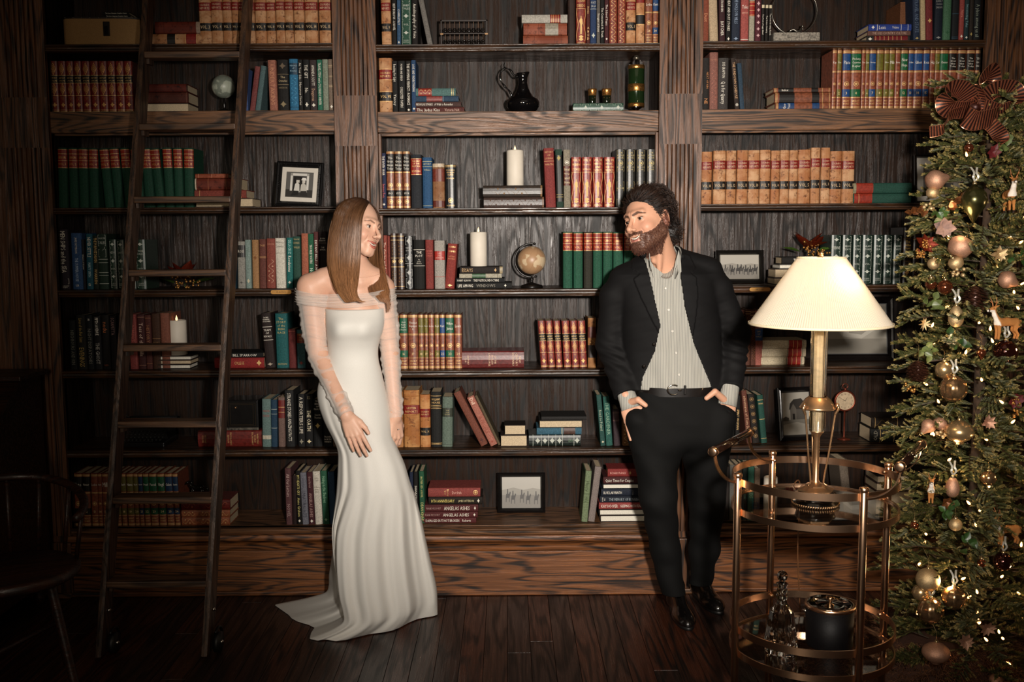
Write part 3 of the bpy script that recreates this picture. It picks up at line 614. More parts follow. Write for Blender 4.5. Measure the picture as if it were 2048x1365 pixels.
for a in [(1275,1320,-20,'#2c1b14','dark brown leather book','',0,'calf'),(1323,1381,-42,'#8c2a1c','red book with gilt figure',KNI % ('IV','GOLDEN/DEEDS'),0,'leather'),(1384,1404,-30,'#5a2018','slim maroon book','v.1~.5:Stories:g;h.62~.9:A/B/C/D:g',0,'cloth'),(1406,1442,-30,'#1f3864','blue book with silver lines','h.12~.26:POET/SAGA:#b9b9b0;l.28:s;D.75~.86:s',0,'cloth'),(1444,1463,-30,'#5c544c','slim grey book','v.3~.8:Thoughts of Dawn:w',0,'cloth'),(1465,1488,-30,'#141312','slim black book','v.2~.9:The Concerned A. Truth:w',0,'cloth'),(1490,1513,-30,'#4c1c20','slim maroon book with script title','v.1~.7:The School Years:w;D.85~.9:w',0,'cloth'),
          (1517,1563,-35,'#8e3824','red brown book with gilt flowers','s.04~.96:g',0,'leather'),(1566,1613,-35,'#8e3824','red brown book with gilt flowers','s.04~.96:g',0,'leather')]:
    stand(ma,'C',1,*a[:6],kind=a[7])
stand(ma,'C',1,1616,1671,-50,CALF,'tan law report volume',LAW % 'VOL. 1','calf'); stand(ma,'C',1,1674,1723,-30,CALF,'tan law book with black label','b.40~.58:#171310;l.39:g;l.59:g;b.0~.16:#7c1f18','calf')
stand(ma,'C',1,1727,1769,-38,'#8a4528','brown gilt volume',GB(None,'Locke','28'),'leather'); stand(ma,'C',1,1771,1803,-38,'#8a4528','brown gilt volume with blue label',GB('#173a66','Kant','30'),'leather')
stand(ma,'C',2,172,249,340,CALF,'wide tan law volume with red and black labels','b.21~.385:#7c1f18;b.62~.78:#171310;l.2:g;l.395:g;l.61:g;l.79:g;h.24~.36:COLORADO/REPORTS:g;h.66~.74:VOL. VII:g','calf')
for a in [(251,281,358,'#1b1c1c','black book titled Reaching','v.06~.4:Reaching for Light:w;v.55~.95:Yancey:w'),(284,326,357,'#191818','black book with small white title','v.06~.38:POWER AND SPEECH:w;v.5~.9:COLLECTED PAPERS:w'),(329,360,357,'#1b1613','black book titled This Womans Perfect','v.05~.85:THIS WOMANS PERFECT - ROMANCE:w;D.92~.97:w'),(362,388,353,'#1f4470','blue slim book','v.08~.6:LOVE AND UNDERSTANDING:w;D.9~.95:w')]:
    stand(ma,'C',2,*a[:6])
pile(ma,'C',2,[(382,668,619,651,'#5c2620','maroon book titled The Judas Kiss','v.03~.5:The Judas Kiss:w;v.6~.9:Victoria Holt:#c9a898'),(382,650,588,618,'#4a2e28','brown book titled A Walk to Remember','v.02~.38:NICHOLAS SPARKS:w;v.42~.82:A Walk to Remember:w'),(385,635,555,587,'#27425c','blue book with red label','b.25~.62:#7c3430;l.64:#8aa0a8'),(385,618,510,554,'#47706c','teal book with red gilt label','b.06~.4:#8a2c20;s.07~.39:#d9c088;l.9:g;l.94:g')],'the pile beside the blue book, second shelf')
CUPZ = pile(ma,'C',2,[(1305,1600,601,651,'#27503e','green book with silver panels','r.04~.17:s;D.07~.14:s;r.2~.33:s;r.36~.5:s;D.4~.46:s;r.53~.66:s;r.69~.81:s;D.72~.78:s;r.84~.97:s','leather','spineR')],'the place under two votive cups, second shelf')
stand(mb_,'C',3,186,214,195,'#232c52','navy book with vertical title','v.05~.4:THE RIVER WAR:w;v.55~.8:James Fen:#c9605c;D.9~.95:w')
for i, (a, b) in enumerate([(217,262),(265,310),(313,354)]): stand(mb_,'C',3,a,b,185,'#8c4526',f'brown gilt annual dated {[1963,1972,1974][i]}','l.01:g;l.03:g;b.045~.345:#17130f;h.08~.33:The/Great/Ideas/Today:w;l.36:g;l.37:g;c.59:g;l.66:g;b.68~.785:#17130f;h.705~.76:%s:w;l.80:g;c.88:g;l.965:g;l.98:g' % [1963,1972,1974][i],'leather')
for a in [(359,422,203,'#22252c','black book with red label','b.07~.38:#8c2018;h.1~.24:THE SPIRIT/OF THE/GREAT WAR:g;h.28~.34:EDITION:g;l.08:g;l.37:g','cloth',.35),(426,483,220,'#1f4f80','blue cloth book with gilt lines','l.08:#b9b48c;h.1~.16:HISTORY:#b9b48c;l.18:#b9b48c;h.22~.27:WELLS:#b9b48c;l.95:#b9b48c','cloth',.5),(485,555,256,'#8f6a4a','torn tan and red leather book','b.12~.4:#6a2a1a;b.83~.97:#5a2418;b.0~.08:#b9a68c','calf',.5),(558,622,262,'#16191c','black book titled Modern English Usage','l.02:g;l.05:g;h.1~.26:MODERN/ENGLISH/USAGE:g;h.29~.34:FOWLER:g;c.82:g;h.91~.97:OXFORD:g','leather',.4)]:
    stand(mb_,'C',3,*a[:6],kind=a[6],rnd=a[7])
CAN3 = pile(mb_,'C',3,[(783,1135,450,513,'#3a2218','dark brown tooled leather book','b.0~.03:#6a4a34;s.06~.94:#4c3020','leather','spineR'),(778,1125,382,449,'#2e2016','black and gold tooled leather book','b.0~.03:#7a5a34;s.25~.5:#7a5a34;s.55~.8:#7a5a34','leather','spineR')],'the pair under the tall candle, third shelf')
for a in [(1146,1206,165,'#8e2c28','red cloth book titled History of Louisiana','h.04~.2:HISTORY/OF/LOUISIANA:#c99a6a;l.22:#c99a6a;h.25~.3:MARTIN:#c99a6a','cloth',-14),(1210,1250,172,'#1f3c2e','green and black book','b.1~.9:#1c1a17;D.1~.2:#b09a5c;l.78:#b09a5c;l.82:#b09a5c','cloth',-10),(1252,1292,175,'#8a7f68','beige book with brown label','b.28~.62:#5c2c20;h.22~.28:East:#5a3020;h.3~.6:Ideal/Marriage/and/Home:#d8c8a0;c.22:w','cloth',-4)]:
    stand(mb_,'C',3,*a[:6],kind=a[6],shift=a[7])
for i, (a, b) in enumerate([(1295,1353),(1357,1416),(1420,1480),(1486,1549)]): stand(mb_,'C',3,a,b,218,'#97281d','red book with gilt knight',KNI % (['V','VI','VII','VIII'][i], ['MODERN/STORIES','THE WORLDS/BEST BOOKS','HEROES/AND/PATRIOTS','MUSIC/AND THE/FINE ARTS'][i]),'leather',group='four red books with gilt knights')
for i, (a, b) in enumerate([(1555,1609),(1614,1669),(1674,1729),(1734,1789)]): stand(mb_,'C',3,a,b,172,'#25231f','black encyclopedia volume','r.02~.38:#8c7c54;h.04~.17:THE/WORLD/BOOK:#b9a874;c.24:#b9a874;h.29~.37:ENCYCLO/PEDIA:#b9a874;r.56~.72:#8c7c54;h.6~.7:%s/VOLUME:#b9a874;r.86~.97:#8c7c54' % 'ABCDEFG'[i],'leather',group='four black encyclopedia volumes')
for a in [(193,222,676,'#9c3a2c','red book with vertical title','v.1~.9:The Garden and the World:#e0c4ac',0,'cloth'),(225,238,680,'#93362a','slim red book','',0,'cloth'),(242,277,665,'#3a2116','brown leather gilt book','l.05:g;l.12:g;s.14~.4:#8a6434;l.44:g;c.5:g;l.6:g;s.65~.9:#8a6434;l.95:g',0,'leather'),(279,320,665,'#3a2116','brown leather gilt book','l.05:g;l.12:g;s.14~.4:#8a6434;l.44:g;c.5:g;l.6:g;s.65~.9:#8a6434;l.95:g',0,'leather'),
          (324,371,680,'#161616','black book with silver tooling','r.02~.17:#b9b9b4;D.04~.15:#b9b9b4;h.2~.3:THE PATH/OF MINES:#b9b9b4;r.34~.48:#b9b9b4;D.36~.46:#b9b9b4;l.52:#b9b9b4;h.54~.58:POE:#b9b9b4;r.62~.76:#b9b9b4;D.64~.74:#b9b9b4;r.80~.97:#b9b9b4;D.82~.94:#b9b9b4',0,'leather'),(374,440,703,'#15130f','black book titled The Plot','l.2:w;h.22~.36:THE/PLOT:w;h.38~.5:by/Jenny/Marlow:#cfc8ba;l.53:w',0,'cloth'),
          (444,490,703,'#8c2c26','red cloth book','h.2~.35:NEVER/LOOK/AWAY:#b8584a',0,'cloth'),(496,557,707,'#9c948a','pale grey book with red label','b.22~.40:#a02c24;h.24~.38:LIFE/OF/JOHNSON:#d8b0a0;l.75:#a02c24',0,'cloth'),(555,610,725,'#962c22','red book with gilt title','h.04~.1:JOANNA:g;h.14~.2:CHIMES:g;h.26~.36:LITTLE/NOVELS:#c98a5c;D.9~.96:g',18,'cloth')]:
    stand(mb_,'C',4,*a[:6],shift=a[6],kind=a[7])
CAN4 = pile(mb_,'C',4,[(622,948,954,989,'#1a1817','black book with white lettering','v.03~.3:LIFE AMONG:w;v.36~.7:WINDOWS:#8a8478;D.86~.9:w'),(620,905,927,953,'#17181a','black book with bold white title','v.03~.3:ROBERT GLEASON:w;v.36~.88:THE POLITICAL INDOCTRINE:w'),(640,888,900,926,'#a8a088','pale book with green label','b.3~.62:#3a5a3c;l.9:#5a4c34'),(643,893,858,899,'#241c18','dark brown book','v.05~.3:ESSAYS:#c9a474;D.8~.86:#c9a474;b.93~1:#9c8c6c')],'the pile under the tall candle, fourth shelf')
for i, (a, b) in enumerate([(1247,1303),(1308,1363),(1368,1420),(1423,1477),(1481,1536),(1540,1598),(1603,1660),(1664,1720),(1724,1778)]): stand(mb_,'C',4,a,b,655+(i*7 % 4),'#2c2a1e' if i == 2 else '#17553b','faded brown volume with red label' if i == 2 else 'green cloth volume with red label',GRN % (i+1),'cloth',rnd=.6,group='green volumes behind the groom')
for i, (a, b, c, nm) in enumerate([(265,291,None,'Mill'),(294,340,'#14573a','Gold/Fields/Swift/Sterne'),(343,400,None,'Thomas/Aquinas/II'),(403,435,'#6c6020','Newton'),(438,460,'#6c6020','Bacon'),(463,495,None,'Locke'),(498,526,'#6c6020','Hegel'),(529,558,'#1d4478','Kant'),(562,610,'#14573a','William/James'),(613,656,None,'Lewis')]): stand(mc,'C',5,a,b,145,'#8f4428','brown gilt volume of the wide set',GB(c,nm,i+15),'leather',group='brown gilt set beside the bride')
pile(mc,'C',5,[(655,1018,362,465,'#6e1f1c','very thick maroon dictionary','h.04~.2:NEW/CENTURY/DICTIONARY:#e0c0a0;h.44~.58:OF THE/ENGLISH/LANGUAGE:#e0c0a0;h.88~.96:CENTURY/CLUB:#e0c0a0','leather','spineR')],'the place right of the brown gilt set')
for i, (a, b) in enumerate([(1118,1158),(1161,1202),(1206,1245),(1253,1297),(1301,1342),(1345,1388)]): stand(mc,'C',5,a,b,182,'#8a2a20','red gilt volume leaning left',REDG % 'I II III IV V VI'.split()[i],'leather',shift=-19+i*1.2,group='six leaning red gilt volumes')
for a in [(1392,1440,165,'#94683c','old mottled gilt book','b.18~.4:#5a2418;b.55~.8:#2a1a12;s.42~.54:#c9a064'),(1446,1500,175,'#4a3020','brown leather book behind the groom',''),(1503,1560,175,'#5c3420','brown leather book behind the groom','b.2~.4:#2a1a12'),(1564,1606,210,'#8a5a34','tan leather book by the groom','b.3~.5:#2a1a12;b.6~.75:#9c7040'),(1608,1660,200,'#4a3020','brown leather book behind the groom','')]:
    stand(mc,'C',5,*a[:6],kind='calf')
for a in [(262,313,595,'#b07c4a','tan calf law volume with labels','b.22~.36:#7c1f18;b.62~.76:#171310',0,.5,(.2,.4,.6,.8)),(317,410,590,'#b8844e','very wide tan calf volume','b.26~.41:#7c1f18;h.28~.4:LESTER/REPORTS:g',0,.5,(.1,.25,.43,.6,.8)),(412,472,615,'#c08a56','tan calf volume with red and black labels','b.27~.43:#7c1f18;b.63~.78:#171310;h.3~.4:COLORADO/REPORTS:g;h.67~.73:VOL. X:g',0,.5,())]:
    stand(mc,'C',6,*a[:6],shift=a[6],kind='calf',rnd=a[7],ribs=a[8])
for a in [(475,538,600,'#1b1a19','black book with gilt lines','h.1~.22:HOLLAND/HOUSE:g;l.07:g;l.24:g;l.27:g;l.3:g;l.93:g;l.95:g',0,'cloth'),(538,600,628,'#5c6e60','grey green cloth book','b.22~.4:#33382e;h.25~.37:THE/OLD/ROAD:#a89c6c;l.95:#33382e',2,'cloth')]:
    stand(mc,'C',6,*a[:6],shift=a[6],kind=a[7],rnd=.5)
stand(mc,'C',6,765,808,598,'#7a3a28','tall brown red book leaning steeply left','D.86~.94:#4a2018',shift=-168); stand(mc,'C',6,822,864,625,'#b0604c','salmon book leaning steeply left','v.03~.15:Dell:#e8c8b0;v.4~.75:A PROFILE:#8a4434;D.9~.95:#8a4434',shift=-145)
stand(mc,'C',6,868,882,620,'#5a4a30','olive brown book leaning behind the salmon one','',shift=-140,Y=.06)
pile(mc,'C',6,[(880,1037,857,927,'#2a1c14','cream paged book','','cloth','pages'),(903,1028,795,856,'#241812','small cream paged book','','cloth','pages')],'the small pair, sixth shelf')
pile(mc,'C',6,[(1047,1350,857,927,'#122019','black green book with silver tooling','D.02~.12:s;h.15~.24:THE/LAST/PAGES:#7c9c7c;D.36~.46:s;D.5~.6:s;D.64~.74:s;D.78~.88:s;l.92:s;l.13:s;l.35:s;l.48:s;l.62:s;l.76:s','leather','spineR'),(1093,1355,815,856,'#2c6078','blue book with brown label','b.14~.4:#4c342c;l.42:#b0a890;l.45:#b0a890','cloth','spineR'),(1107,1360,768,814,'#1c1a18','cream paged book','','cloth','pages'),(1120,1385,745,767,'#23201f','thin tattered black book','','cloth','spineR')],'the pile left of the groom, sixth shelf')
for a in [(1467,1496,615,'#1e4c44','teal green book','v.3~.7:Road to Poland:#a8b49c;D.9~.95:#c9c0a4',-26),(1500,1538,625,'#1f5c50','green cloth book','v.1~.8:THE GARDENER:#7c9c84',-20),(1545,1583,700,'#3a2a30','plum brown book','b.05~.35:#4c3438;l.1:#9a7c6c;l.3:#9a7c6c',-8),(1594,1640,720,'#8a5428','tan gilt leather book','s.03~.97:g',0),(1645,1668,730,'#8a5428','narrow tan gilt leather book','s.03~.97:g',0)]:
    stand(mc,'C',6,*a[:6],shift=a[6],kind='cloth')
for a in [(352,372,132,'#1c2644','navy book by the bride','',-4),(376,400,130,'#191614','black book with white title','v.1~.9:SHANNON DRAKE:w',-4),(410,440,128,'#1c5a38','green book with gilt title','v.1~.5:BROTHER ODD - A NOVEL:#c9c07c;v.6~.95:DEAN KINNE:#c9c07c',-8)]:
    stand(md,'C',7,*a[:6],shift=a[6])
pile(md,'C',7,[(428,738,408,440,'#5f1d20','maroon book titled Damaged But Not Broken','v.05~.68:DAMAGED BUT NOT BROKEN:w;v.74~.9:Roberts:w'),(430,747,370,407,'#5c1c1e','maroon book titled Angelas Ashes','v.03~.3:FRANK MCCOURT:#b09088;v.36~.84:ANGELAS ASHES:w;D.92~.96:w'),(437,750,325,369,'#5a1e1f','duplicate maroon book titled Angelas Ashes','v.03~.3:FRANK MCCOURT:#b09088;v.36~.84:ANGELAS ASHES:w;D.92~.96:w'),(460,775,278,324,'#231a12','black brown book titled 10th Anniversary','v.05~.48:10TH ANNIVERSARY:#e0cc74;v.55~.84:JAMES PATTERSON:#d8cc9c;D.9~.95:w'),(457,762,222,277,'#9c3a34','rose red book with gilt title','h.3~.4:OUR/HOUSE:g;v.46~.64:Dot Irish:#e0b0a0;c.91:g')],'the title pile beside the bride, lowest shelf')
stand(md,'C',7,1357,1392,122,'#274c2e','dark green book leaning right','',shift=18,Y=.07); stand(md,'C',7,1354,1390,125,'#6f8258','pale green book leaning right','v.2~.4:Happy:#3c4a2c;v.5~.6:VAN:#3c4a2c;l.45:#3c4a2c;l.62:#3c4a2c',shift=26); stand(md,'C',7,1393,1432,100,'#84746c','grey mauve cloth book leaning right','',shift=42)
pile(md,'C',7,[(1465,1728,390,430,'#2a1c16','white paged book','','cloth','wpages'),(1460,1725,352,389,'#2a1c16','white paged book','','cloth','wpages'),(1457,1718,310,351,'#a03430','coral red book titled Sleeping with Fear','v.05~.42:KAY HOOPER:w;v.48~.96:SLEEPING WITH FEAR:w'),(1462,1708,270,309,'#1a2230','dark navy book titled The Memory of Running','h.04~.14:RON/MC:w;v.22~.95:THE MEMORY OF RUNNING:#9aa4a8'),(1470,1710,225,269,'#1c2436','navy book titled Blue Labyrinth','v.06~.5:BLUE LABYRINTH:w;h.62~.92:PENDERGAST:#a8acb0'),(1480,1712,193,224,'#20242c','white paged book','','cloth','wpages'),(1483,1690,150,192,'#4c1c1c','maroon book with script title','v.06~.85:Quiet Times for Couples:w'),(1508,1685,100,149,'#962824','red book','v.08~.6:RICHARD FRANCIS:#d8a094;D.7~.78:g')],'the tall pile beside the groom, lowest shelf')
# ---------------- right bay
ra, rb, rc, rd = (1348,0), (1348,240), (1348,580), (1348,900)
for a in [(167,203,-20,'#8e3c24','terracotta leather book','v.3~.6:Dust:#c98a64',0,.5),(210,262,-20,'#b99c74','cream vellum book','',-8,.5),(266,300,-30,'#3c1c20','maroon book with white vertical title','v.1~.35:STROHBORN:w;v.55~.85:BATCHER:w',-2,.3),(304,332,-30,'#171412','black book with white title','v.1~.75:HEAT AND DUST STORIES:w;D.88~.95:w',0,.3),(337,386,-30,'#20293c','navy book with vertical title','v.05~.6:THE HOLLOW HILLS:#8a9ab0;D.88~.94:#8a9ab0',0,.3),(390,436,-30,'#b04840','coral red book titled Tales','h.18~.32:Tales:w;h.35~.4:BAROQUE:#e8b8a0;l.93:w',0,.35),(439,470,-20,'#a29a80','cream book with red label','b.1~.42:#9c2820;l.12:g;l.2:g;l.3:g;l.4:g',0,.35),(474,508,-20,'#5c1c28','dark red dotted book','D.1~.2:#d0a8a8;D.25~.33:#d0a8a8;D.38~.46:#d0a8a8;D.52~.6:#d0a8a8;D.66~.74:#d0a8a8;D.8~.88:#d0a8a8',0,.35)]:
    stand(ra,'R',1,*a[:6],shift=a[6],rnd=a[7])
for i, (a, b) in enumerate([(511,527),(533,549),(554,570)]): stand(ra,'R',1,a,b,24+i,'#1c1512','slim black chapbook with cream title','b.02~.1:#cfc0a0;v.15~.9:%s:w' % ['Tea from a Foggy Island','Tea from a Country','Tea from Growing Kettle'][i],group='three slim black chapbooks')
pile(ra,'R',1,[(1130,1380,196,233,'#2a2c26','dark book with red banded label','b.16~.95:#6c1c20;l.2:g;l.3:g;l.4:g;l.5:g;l.6:g;l.7:g;l.8:g;D.02~.12:w','cloth','spine'),(1135,1385,168,195,'#6c4438','thin brown book','v.1~.9:THE OLD COUNTRY CULTURE:#b09080','cloth','spine'),(1140,1390,130,167,'#1f3c9c','bright blue book','D.06~.14:w;l.2:w;v.24~.4:Lexic:w;v.55~.7:Volume:w;l.76:w;l.92:w','cloth','spine')],'the trio right of the silver ring, top shelf')
for a in [(1318,1370,12,'#7c4420','orange brown book standing behind the pile','',0,.1),(1402,1442,-30,'#1b2a44','navy book','v.1~.8:TRAVEL AND STATE:#5a6a80;D.9~.95:#b09a5c',-4,.35),(1446,1474,-30,'#b89c6c','cream cloth book','',-3,.35),(1477,1517,-30,'#7c1f20','dark red cloth book','D.5~.6:#c9a064',-2,.4),(1522,1570,-30,'#121a2a','black blue book','h.1~.3:EARLY/WARNING/DREAMS:#8c8c88;D.88~.94:#8c8c88',0,.35),(1574,1620,-30,'#3c6c48','green cloth book','s.3~.4:#2c5438;D.76~.84:#2c5438',0,.5),(1624,1664,-30,'#16181c','black book with blue foot bands','l.9:#2c4a5c;l.93:#2c4a5c;l.4:#2c4a5c',0,.35),(1667,1694,-30,'#a43c34','coral red slim book','D.85~.92:w;v.2~.6:Nora:#d08474',0,.35),(1697,1722,-30,'#1c3438','dark teal slim book','v.1~.8:Intoxicating Tales:#7ca4a8;D.88~.94:w',0,.35),(1726,1748,-30,'#2c221a','dark brown slim book','D.8~.88:#b09a5c',0,.35),(1752,1790,-30,'#14191c','black slim book','v.2~.9:A place among us all:#8c9484',0,.35)]:
    stand(ra,'R',1,*a[:6],shift=a[6],rnd=a[7],Y=.12 if a[0] == 1318 else .035)
for a in [(167,205,340,'#231d1b','dark book with orange lines','u.15~.7:NEXT OF KIN:#b87c4c;v.75~.9:NE:#b87c4c',0,.3),(208,258,307,'#8c5244','salmon brown cloth book','s.3~.9:#9c6050;h.1~.15:OLD WEST:#b47c64',2,.4),(256,316,340,'#3c3634','dark grey book titled Q is for Quarry','v.08~.38:SUE GRAFTON:w;v.45~.88:Q is for Quarry:w',6,.3),(357,384,340,'#33261f','slim dark brown book','v.08~.78:THE SUNDOWN SCHEDULE:#c9a078;c.9:w',-24,.3),(388,413,370,'#263f54','slim blue grey book','',-18,.3)]:
    stand(ra,'R',2,*a[:6],shift=a[6],rnd=a[7])
pile(ra,'R',2,[(593,920,597,637,'#8a4528','brown gilt volume with blue labels','l.02:g;l.04:g;b.06~.34:#173a66;h.12~.28:Geo/Freud:w;b.66~.79:#173a66;l.85:g;l.97:g','leather'),(590,920,537,596,'#8a4528','wide brown gilt volume with black labels','l.02:g;l.04:g;b.08~.35:#17120f;b.66~.79:#17120f;l.85:g;l.97:g','leather'),(583,918,511,536,'#8a4528','slim brown gilt volume with black labels','l.02:g;l.04:g;b.08~.35:#17120f;v.1~.3:Index:w;b.66~.78:#17120f;l.85:g;l.97:g','leather')],'the trio left of the long brown set, second shelf')
gb2 = [(922,946,'r','Kep'),(950,974,'o','Vico'),(982,1029,'b','Plato'),(1031,1091,'g','Ptolemy/Copernicus/Kepler'),(1093,1113,'r','Fox'),(1115,1136,'o','Lao'),(1138,1176,'b','Montaigne'),(1179,1219,'o',''),(1222,1250,'o','Gibbon'),(1253,1284,'o','Mills'),(1288,1316,'r','Burns'),(1320,1361,'g','New/Hope'),(1364,1394,'b','Adam'),(1397,1448,'b','Gilbert'),(1450,1487,'b','Rous'),(1490,1516,'r','Hu'),(1519,1546,'o','Cer'),(1548,1597,'g','Chaucer'),(1599,1647,'k','The/Great/Ideas/Today'),(1650,1699,'k','The/Great/Ideas/Today'),(1702,1751,'k','The/Great/Ideas/Today'),(1754,1790,'k','The/Great/Ideas')]
for i, (a, b, c, nm) in enumerate(gb2): stand(ra,'R',2,a,b,292,'#97482c',{'r':'plain','o':'olive banded','b':'blue labelled','g':'green labelled','k':'black labelled'}[c]+' brown gilt volume',GB({'r':None,'o':'#6c6424','b':'#1d4478','g':'#155a34','k':'#1a1512'}[c],nm,i+1),'leather',shift=(-1 if i % 3 else 0)*0,group='long brown gilt set, right bay')
lw3 = [(160,221,187),(229,302,180),(304,362,180),(366,430,178),(432,498,178),(500,562,176),(565,616,180),(618,670,178),(672,721,178),(723,796,175),(798,851,163),(857,909,163),(911,979,183),(981,1054,182)]
for i, (a, b, yt) in enumerate(lw3): stand(rb,'R',3,a,b,yt,'#c09670' if i % 3 else '#b5845c','tan law report volume with red and black labels',LAW % f'VOL. {14-i}','calf',group='tan law reports, right bay')
pile(rb,'R',3,[(1048,1388,432,489,'#17493a','dark green book with torn red label','b.02~.33:#8a2c1c;b.0~.02:#17493a;l.1:g','cloth'),(1050,1392,370,431,'#17493a','dark green book with pale torn red label','b.05~.34:#8a2c1c;b.0~.05:#8c8468','cloth')],'the green pair right of the law reports')
BOSSZ = pile(rb,'R',4,[(585,660,925,965,'#4a3a30','cream paged book','','cloth','pages'),(590,705,872,924,'#5a4a3c','thick cream paged book','','cloth','pages'),(617,690,845,871,'#5c5650','pale grey book','','cloth','wpages'),(632,782,800,844,'#191614','black book titled The Boss','v.45~.95:The Boss:w')],'the stepped pile behind the lampshade')
for i, (a, b) in enumerate([(914,974),(980,1036),(1042,1091),(1097,1157),(1162,1216),(1222,1272),(1278,1327)]): stand(rb,'R',4,a,b,674,'#1f3329','dark green book with silver panels',PANEL % ['VERNE','EMERSON/ESSAYS','DUTY/OF MAN','BRAM/STOKER','THE/SEA','POEMS/PLAYS','GRIMM/TALES'][i],'leather',group='green silver panelled books, right bay')
for a in [(1335,1385,630,'#271a12','dark brown book titled The Hidden Fort','l.2:#8a6434;h.22~.4:The/Hidden/Fort:#b08c3c;l.42:#8a6434;l.6:#8a6434;h.62~.68:Quest:#8a6434;D.75~.85:#8a6434',0),(1392,1434,632,'#2c1812','dark brown gilt book','l.1:g;l.2:g;h.3~.5:TALES:g;l.55:g;s.6~.9:#8a6434;l.95:g',0),(1440,1480,610,'#1a1a1a','black book beside the tree','r.02~.3:#7c7c74;r.35~.6:#7c7c74;r.65~.97:#7c7c74',0),(1484,1540,640,'#141a18','dark book behind the tree','',0)]:
    stand(rb,'R',4,*a[:6],shift=a[6],kind='leather')
for a in [(375,410,118,'#5c2c1c','brown cloth book by the groom','l.1:g;l.2:g',0),(413,446,115,'#5c301f','brown gilt book by the groom','l.04:g;l.08:g;s.12~.9:#8a5a34',0),(449,480,117,'#5a2c1c','brown gilt book','l.04:g;l.1:g;s.14~.9:#8a5a34',-4),(468,518,122,'#a45040','salmon book with blue label','b.33~.55:#1f4c84;h.36~.5:LIFE/OF/HALE:#c9b48a',6)]:
    stand(rc,'R',5,*a[:6],shift=a[6])
pile(rc,'R',5,[(510,767,393,441,'#c4b08c','cream book with red label','b.0~.02:#3c2c1c;b.1~.4:#8a1f18;l.08:#1a1612;l.42:#1a1612;l.2:g;l.3:g','cloth','spineR'),(515,772,342,392,'#c4b08c','cream book with red label','b.1~.4:#8a1f18;l.08:#1a1612;l.42:#1a1612;l.2:g;l.3:g','cloth','spineR'),(520,775,292,341,'#c4b08c','cream book with red label','b.1~.4:#8a1f18;l.08:#1a1612;l.42:#1a1612;l.2:g;l.3:g','cloth','spineR')],'the cream trio left of the lamp')
for a in [(330,352,640,'#14120f','black slim book by the groom','v.2~.9:LINCOLN:g',4),(358,382,620,'#1a1512','black book with gilt title','v.1~.9:SPIRIT WOMAN:g',8),(428,458,590,'#6a3424','brown book titled Tom Sawyer','v.08~.9:adventures of Tom Sawyer:#c9a07c',-34),(462,502,612,'#221a15','black book with tan medallions','c.1:#8a6c44;c.25:#8a6c44;c.4:#8a6c44;c.55:#8a6c44;c.7:#8a6c44;c.85:#8a6c44',-32),(512,546,617,'#174a3c','dark green cloth book','l.1:g;h.15~.2:HYMNS:g;l.5:g;l.9:g',-26)]:
    stand(rc,'R',6,*a[:6],shift=a[6])
pile(rc,'R',6,[(1150,1380,818,905,'#191816','black book with cream edges','h.05~.2:OLD:#8c8474;l.25:g;l.6:g','leather','spine'),(1158,1400,752,817,'#2a2118','dark book with gilt band','s.1~.6:#7c6434;l.08:g;l.62:g','leather','spine')],'the dark pair beside the tree')
for a in [(292,320,100,'#2c2420','black book behind the cart','',0),(324,356,90,'#5c5850','grey cloth book behind the cart','',4),(360,396,95,'#33291f','dark brown book behind the cart','',0),(400,424,100,'#22302c','dark green book behind the cart','v.2~.8:MEADOW:#5c8c74',0),(430,466,100,'#205c48','green book behind the cart rail','v.3~.7:BIRDS:#9cc0a0',0),(468,500,110,'#5c4430','brown book behind the cart rail','',0)]:
    stand(rd,'R',7,*a[:6],shift=a[6])
pile(rd,'R',7,[(1180,1400,245,420,'#4a2c20','huge brown atlas','','cloth','pages'),(1185,1390,195,244,'#5c3c30','tan paged book','','cloth','pages'),(1190,1385,150,194,'#4c3c34','small brown book','','cloth','pages')],'the pile seen through the cart gallery')
stand(rd,'R',7,1000,1050,60,'#6c5c4c','grey book leaning behind the lamp','',shift=-35)
# ================================================================ things on the shelves
def vcol(name='print', rough=.5, metal=0.0, nz=0.0, scale=200, spec=.5, sss=0.0, bst=0.0, attr='Col'):
    k = ('vcol', name, rough, metal)
    if k in MC: return MC[k]
    m, t, b = nt(name); a = N(t, 'ShaderNodeVertexColor'); a.layer_name = attr
    src = a.outputs[0]
    if nz or bst:
        n = N(t, 'ShaderNodeTexNoise', Scale=scale, Detail=4.0); L(t, coords(t, rnd=False), n.inputs['Vector'])
        if nz:
            h = N(t, 'ShaderNodeHueSaturation'); r = N(t, 'ShaderNodeMapRange'); r.inputs[1].default_value = .3; r.inputs[2].default_value = .7
            r.inputs[3].default_value = 1-nz; r.inputs[4].default_value = 1+nz; L(t, n.outputs[0], r.inputs[0]); L(t, r.outputs[0], h.inputs['Value']); L(t, src, h.inputs['Color']); src = h.outputs[0]
        if bst: bump(t, n.outputs[0], b, bst, .001)
    L(t, src, b.inputs['Base Color']); b.inputs['Roughness'].default_value = rough; b.inputs['Metallic'].default_value = metal
    b.inputs['Specular IOR Level'].default_value = spec
    if sss: b.inputs['Subsurface Weight'].default_value = sss; b.inputs['Subsurface Radius'].default_value = (.012,.005,.003); b.inputs['Subsurface Scale'].default_value = 1.0
    MC[k] = m; return m
class CM(MB):                          # mesh with one flat colour per polygon (for prints)
    def __init__(s): super().__init__(); s.c = []
    def poly(s, pts, col): s.add(pts, [tuple(range(len(pts)))]); s.c += [lin(col)]; return s
    def build(s, name, mat, parent):
        me = s.mesh(name); a = me.color_attributes.new('Col', 'FLOAT_COLOR', 'CORNER'); li = 0
        for p, c in zip(me.polygons, s.c):
            for k in p.loop_indices: a.data[k].color = (*c, 1)
        me.materials.append(mat); o = bpy.data.objects.new(name, me); C.objects.link(o); o.parent = parent; return o
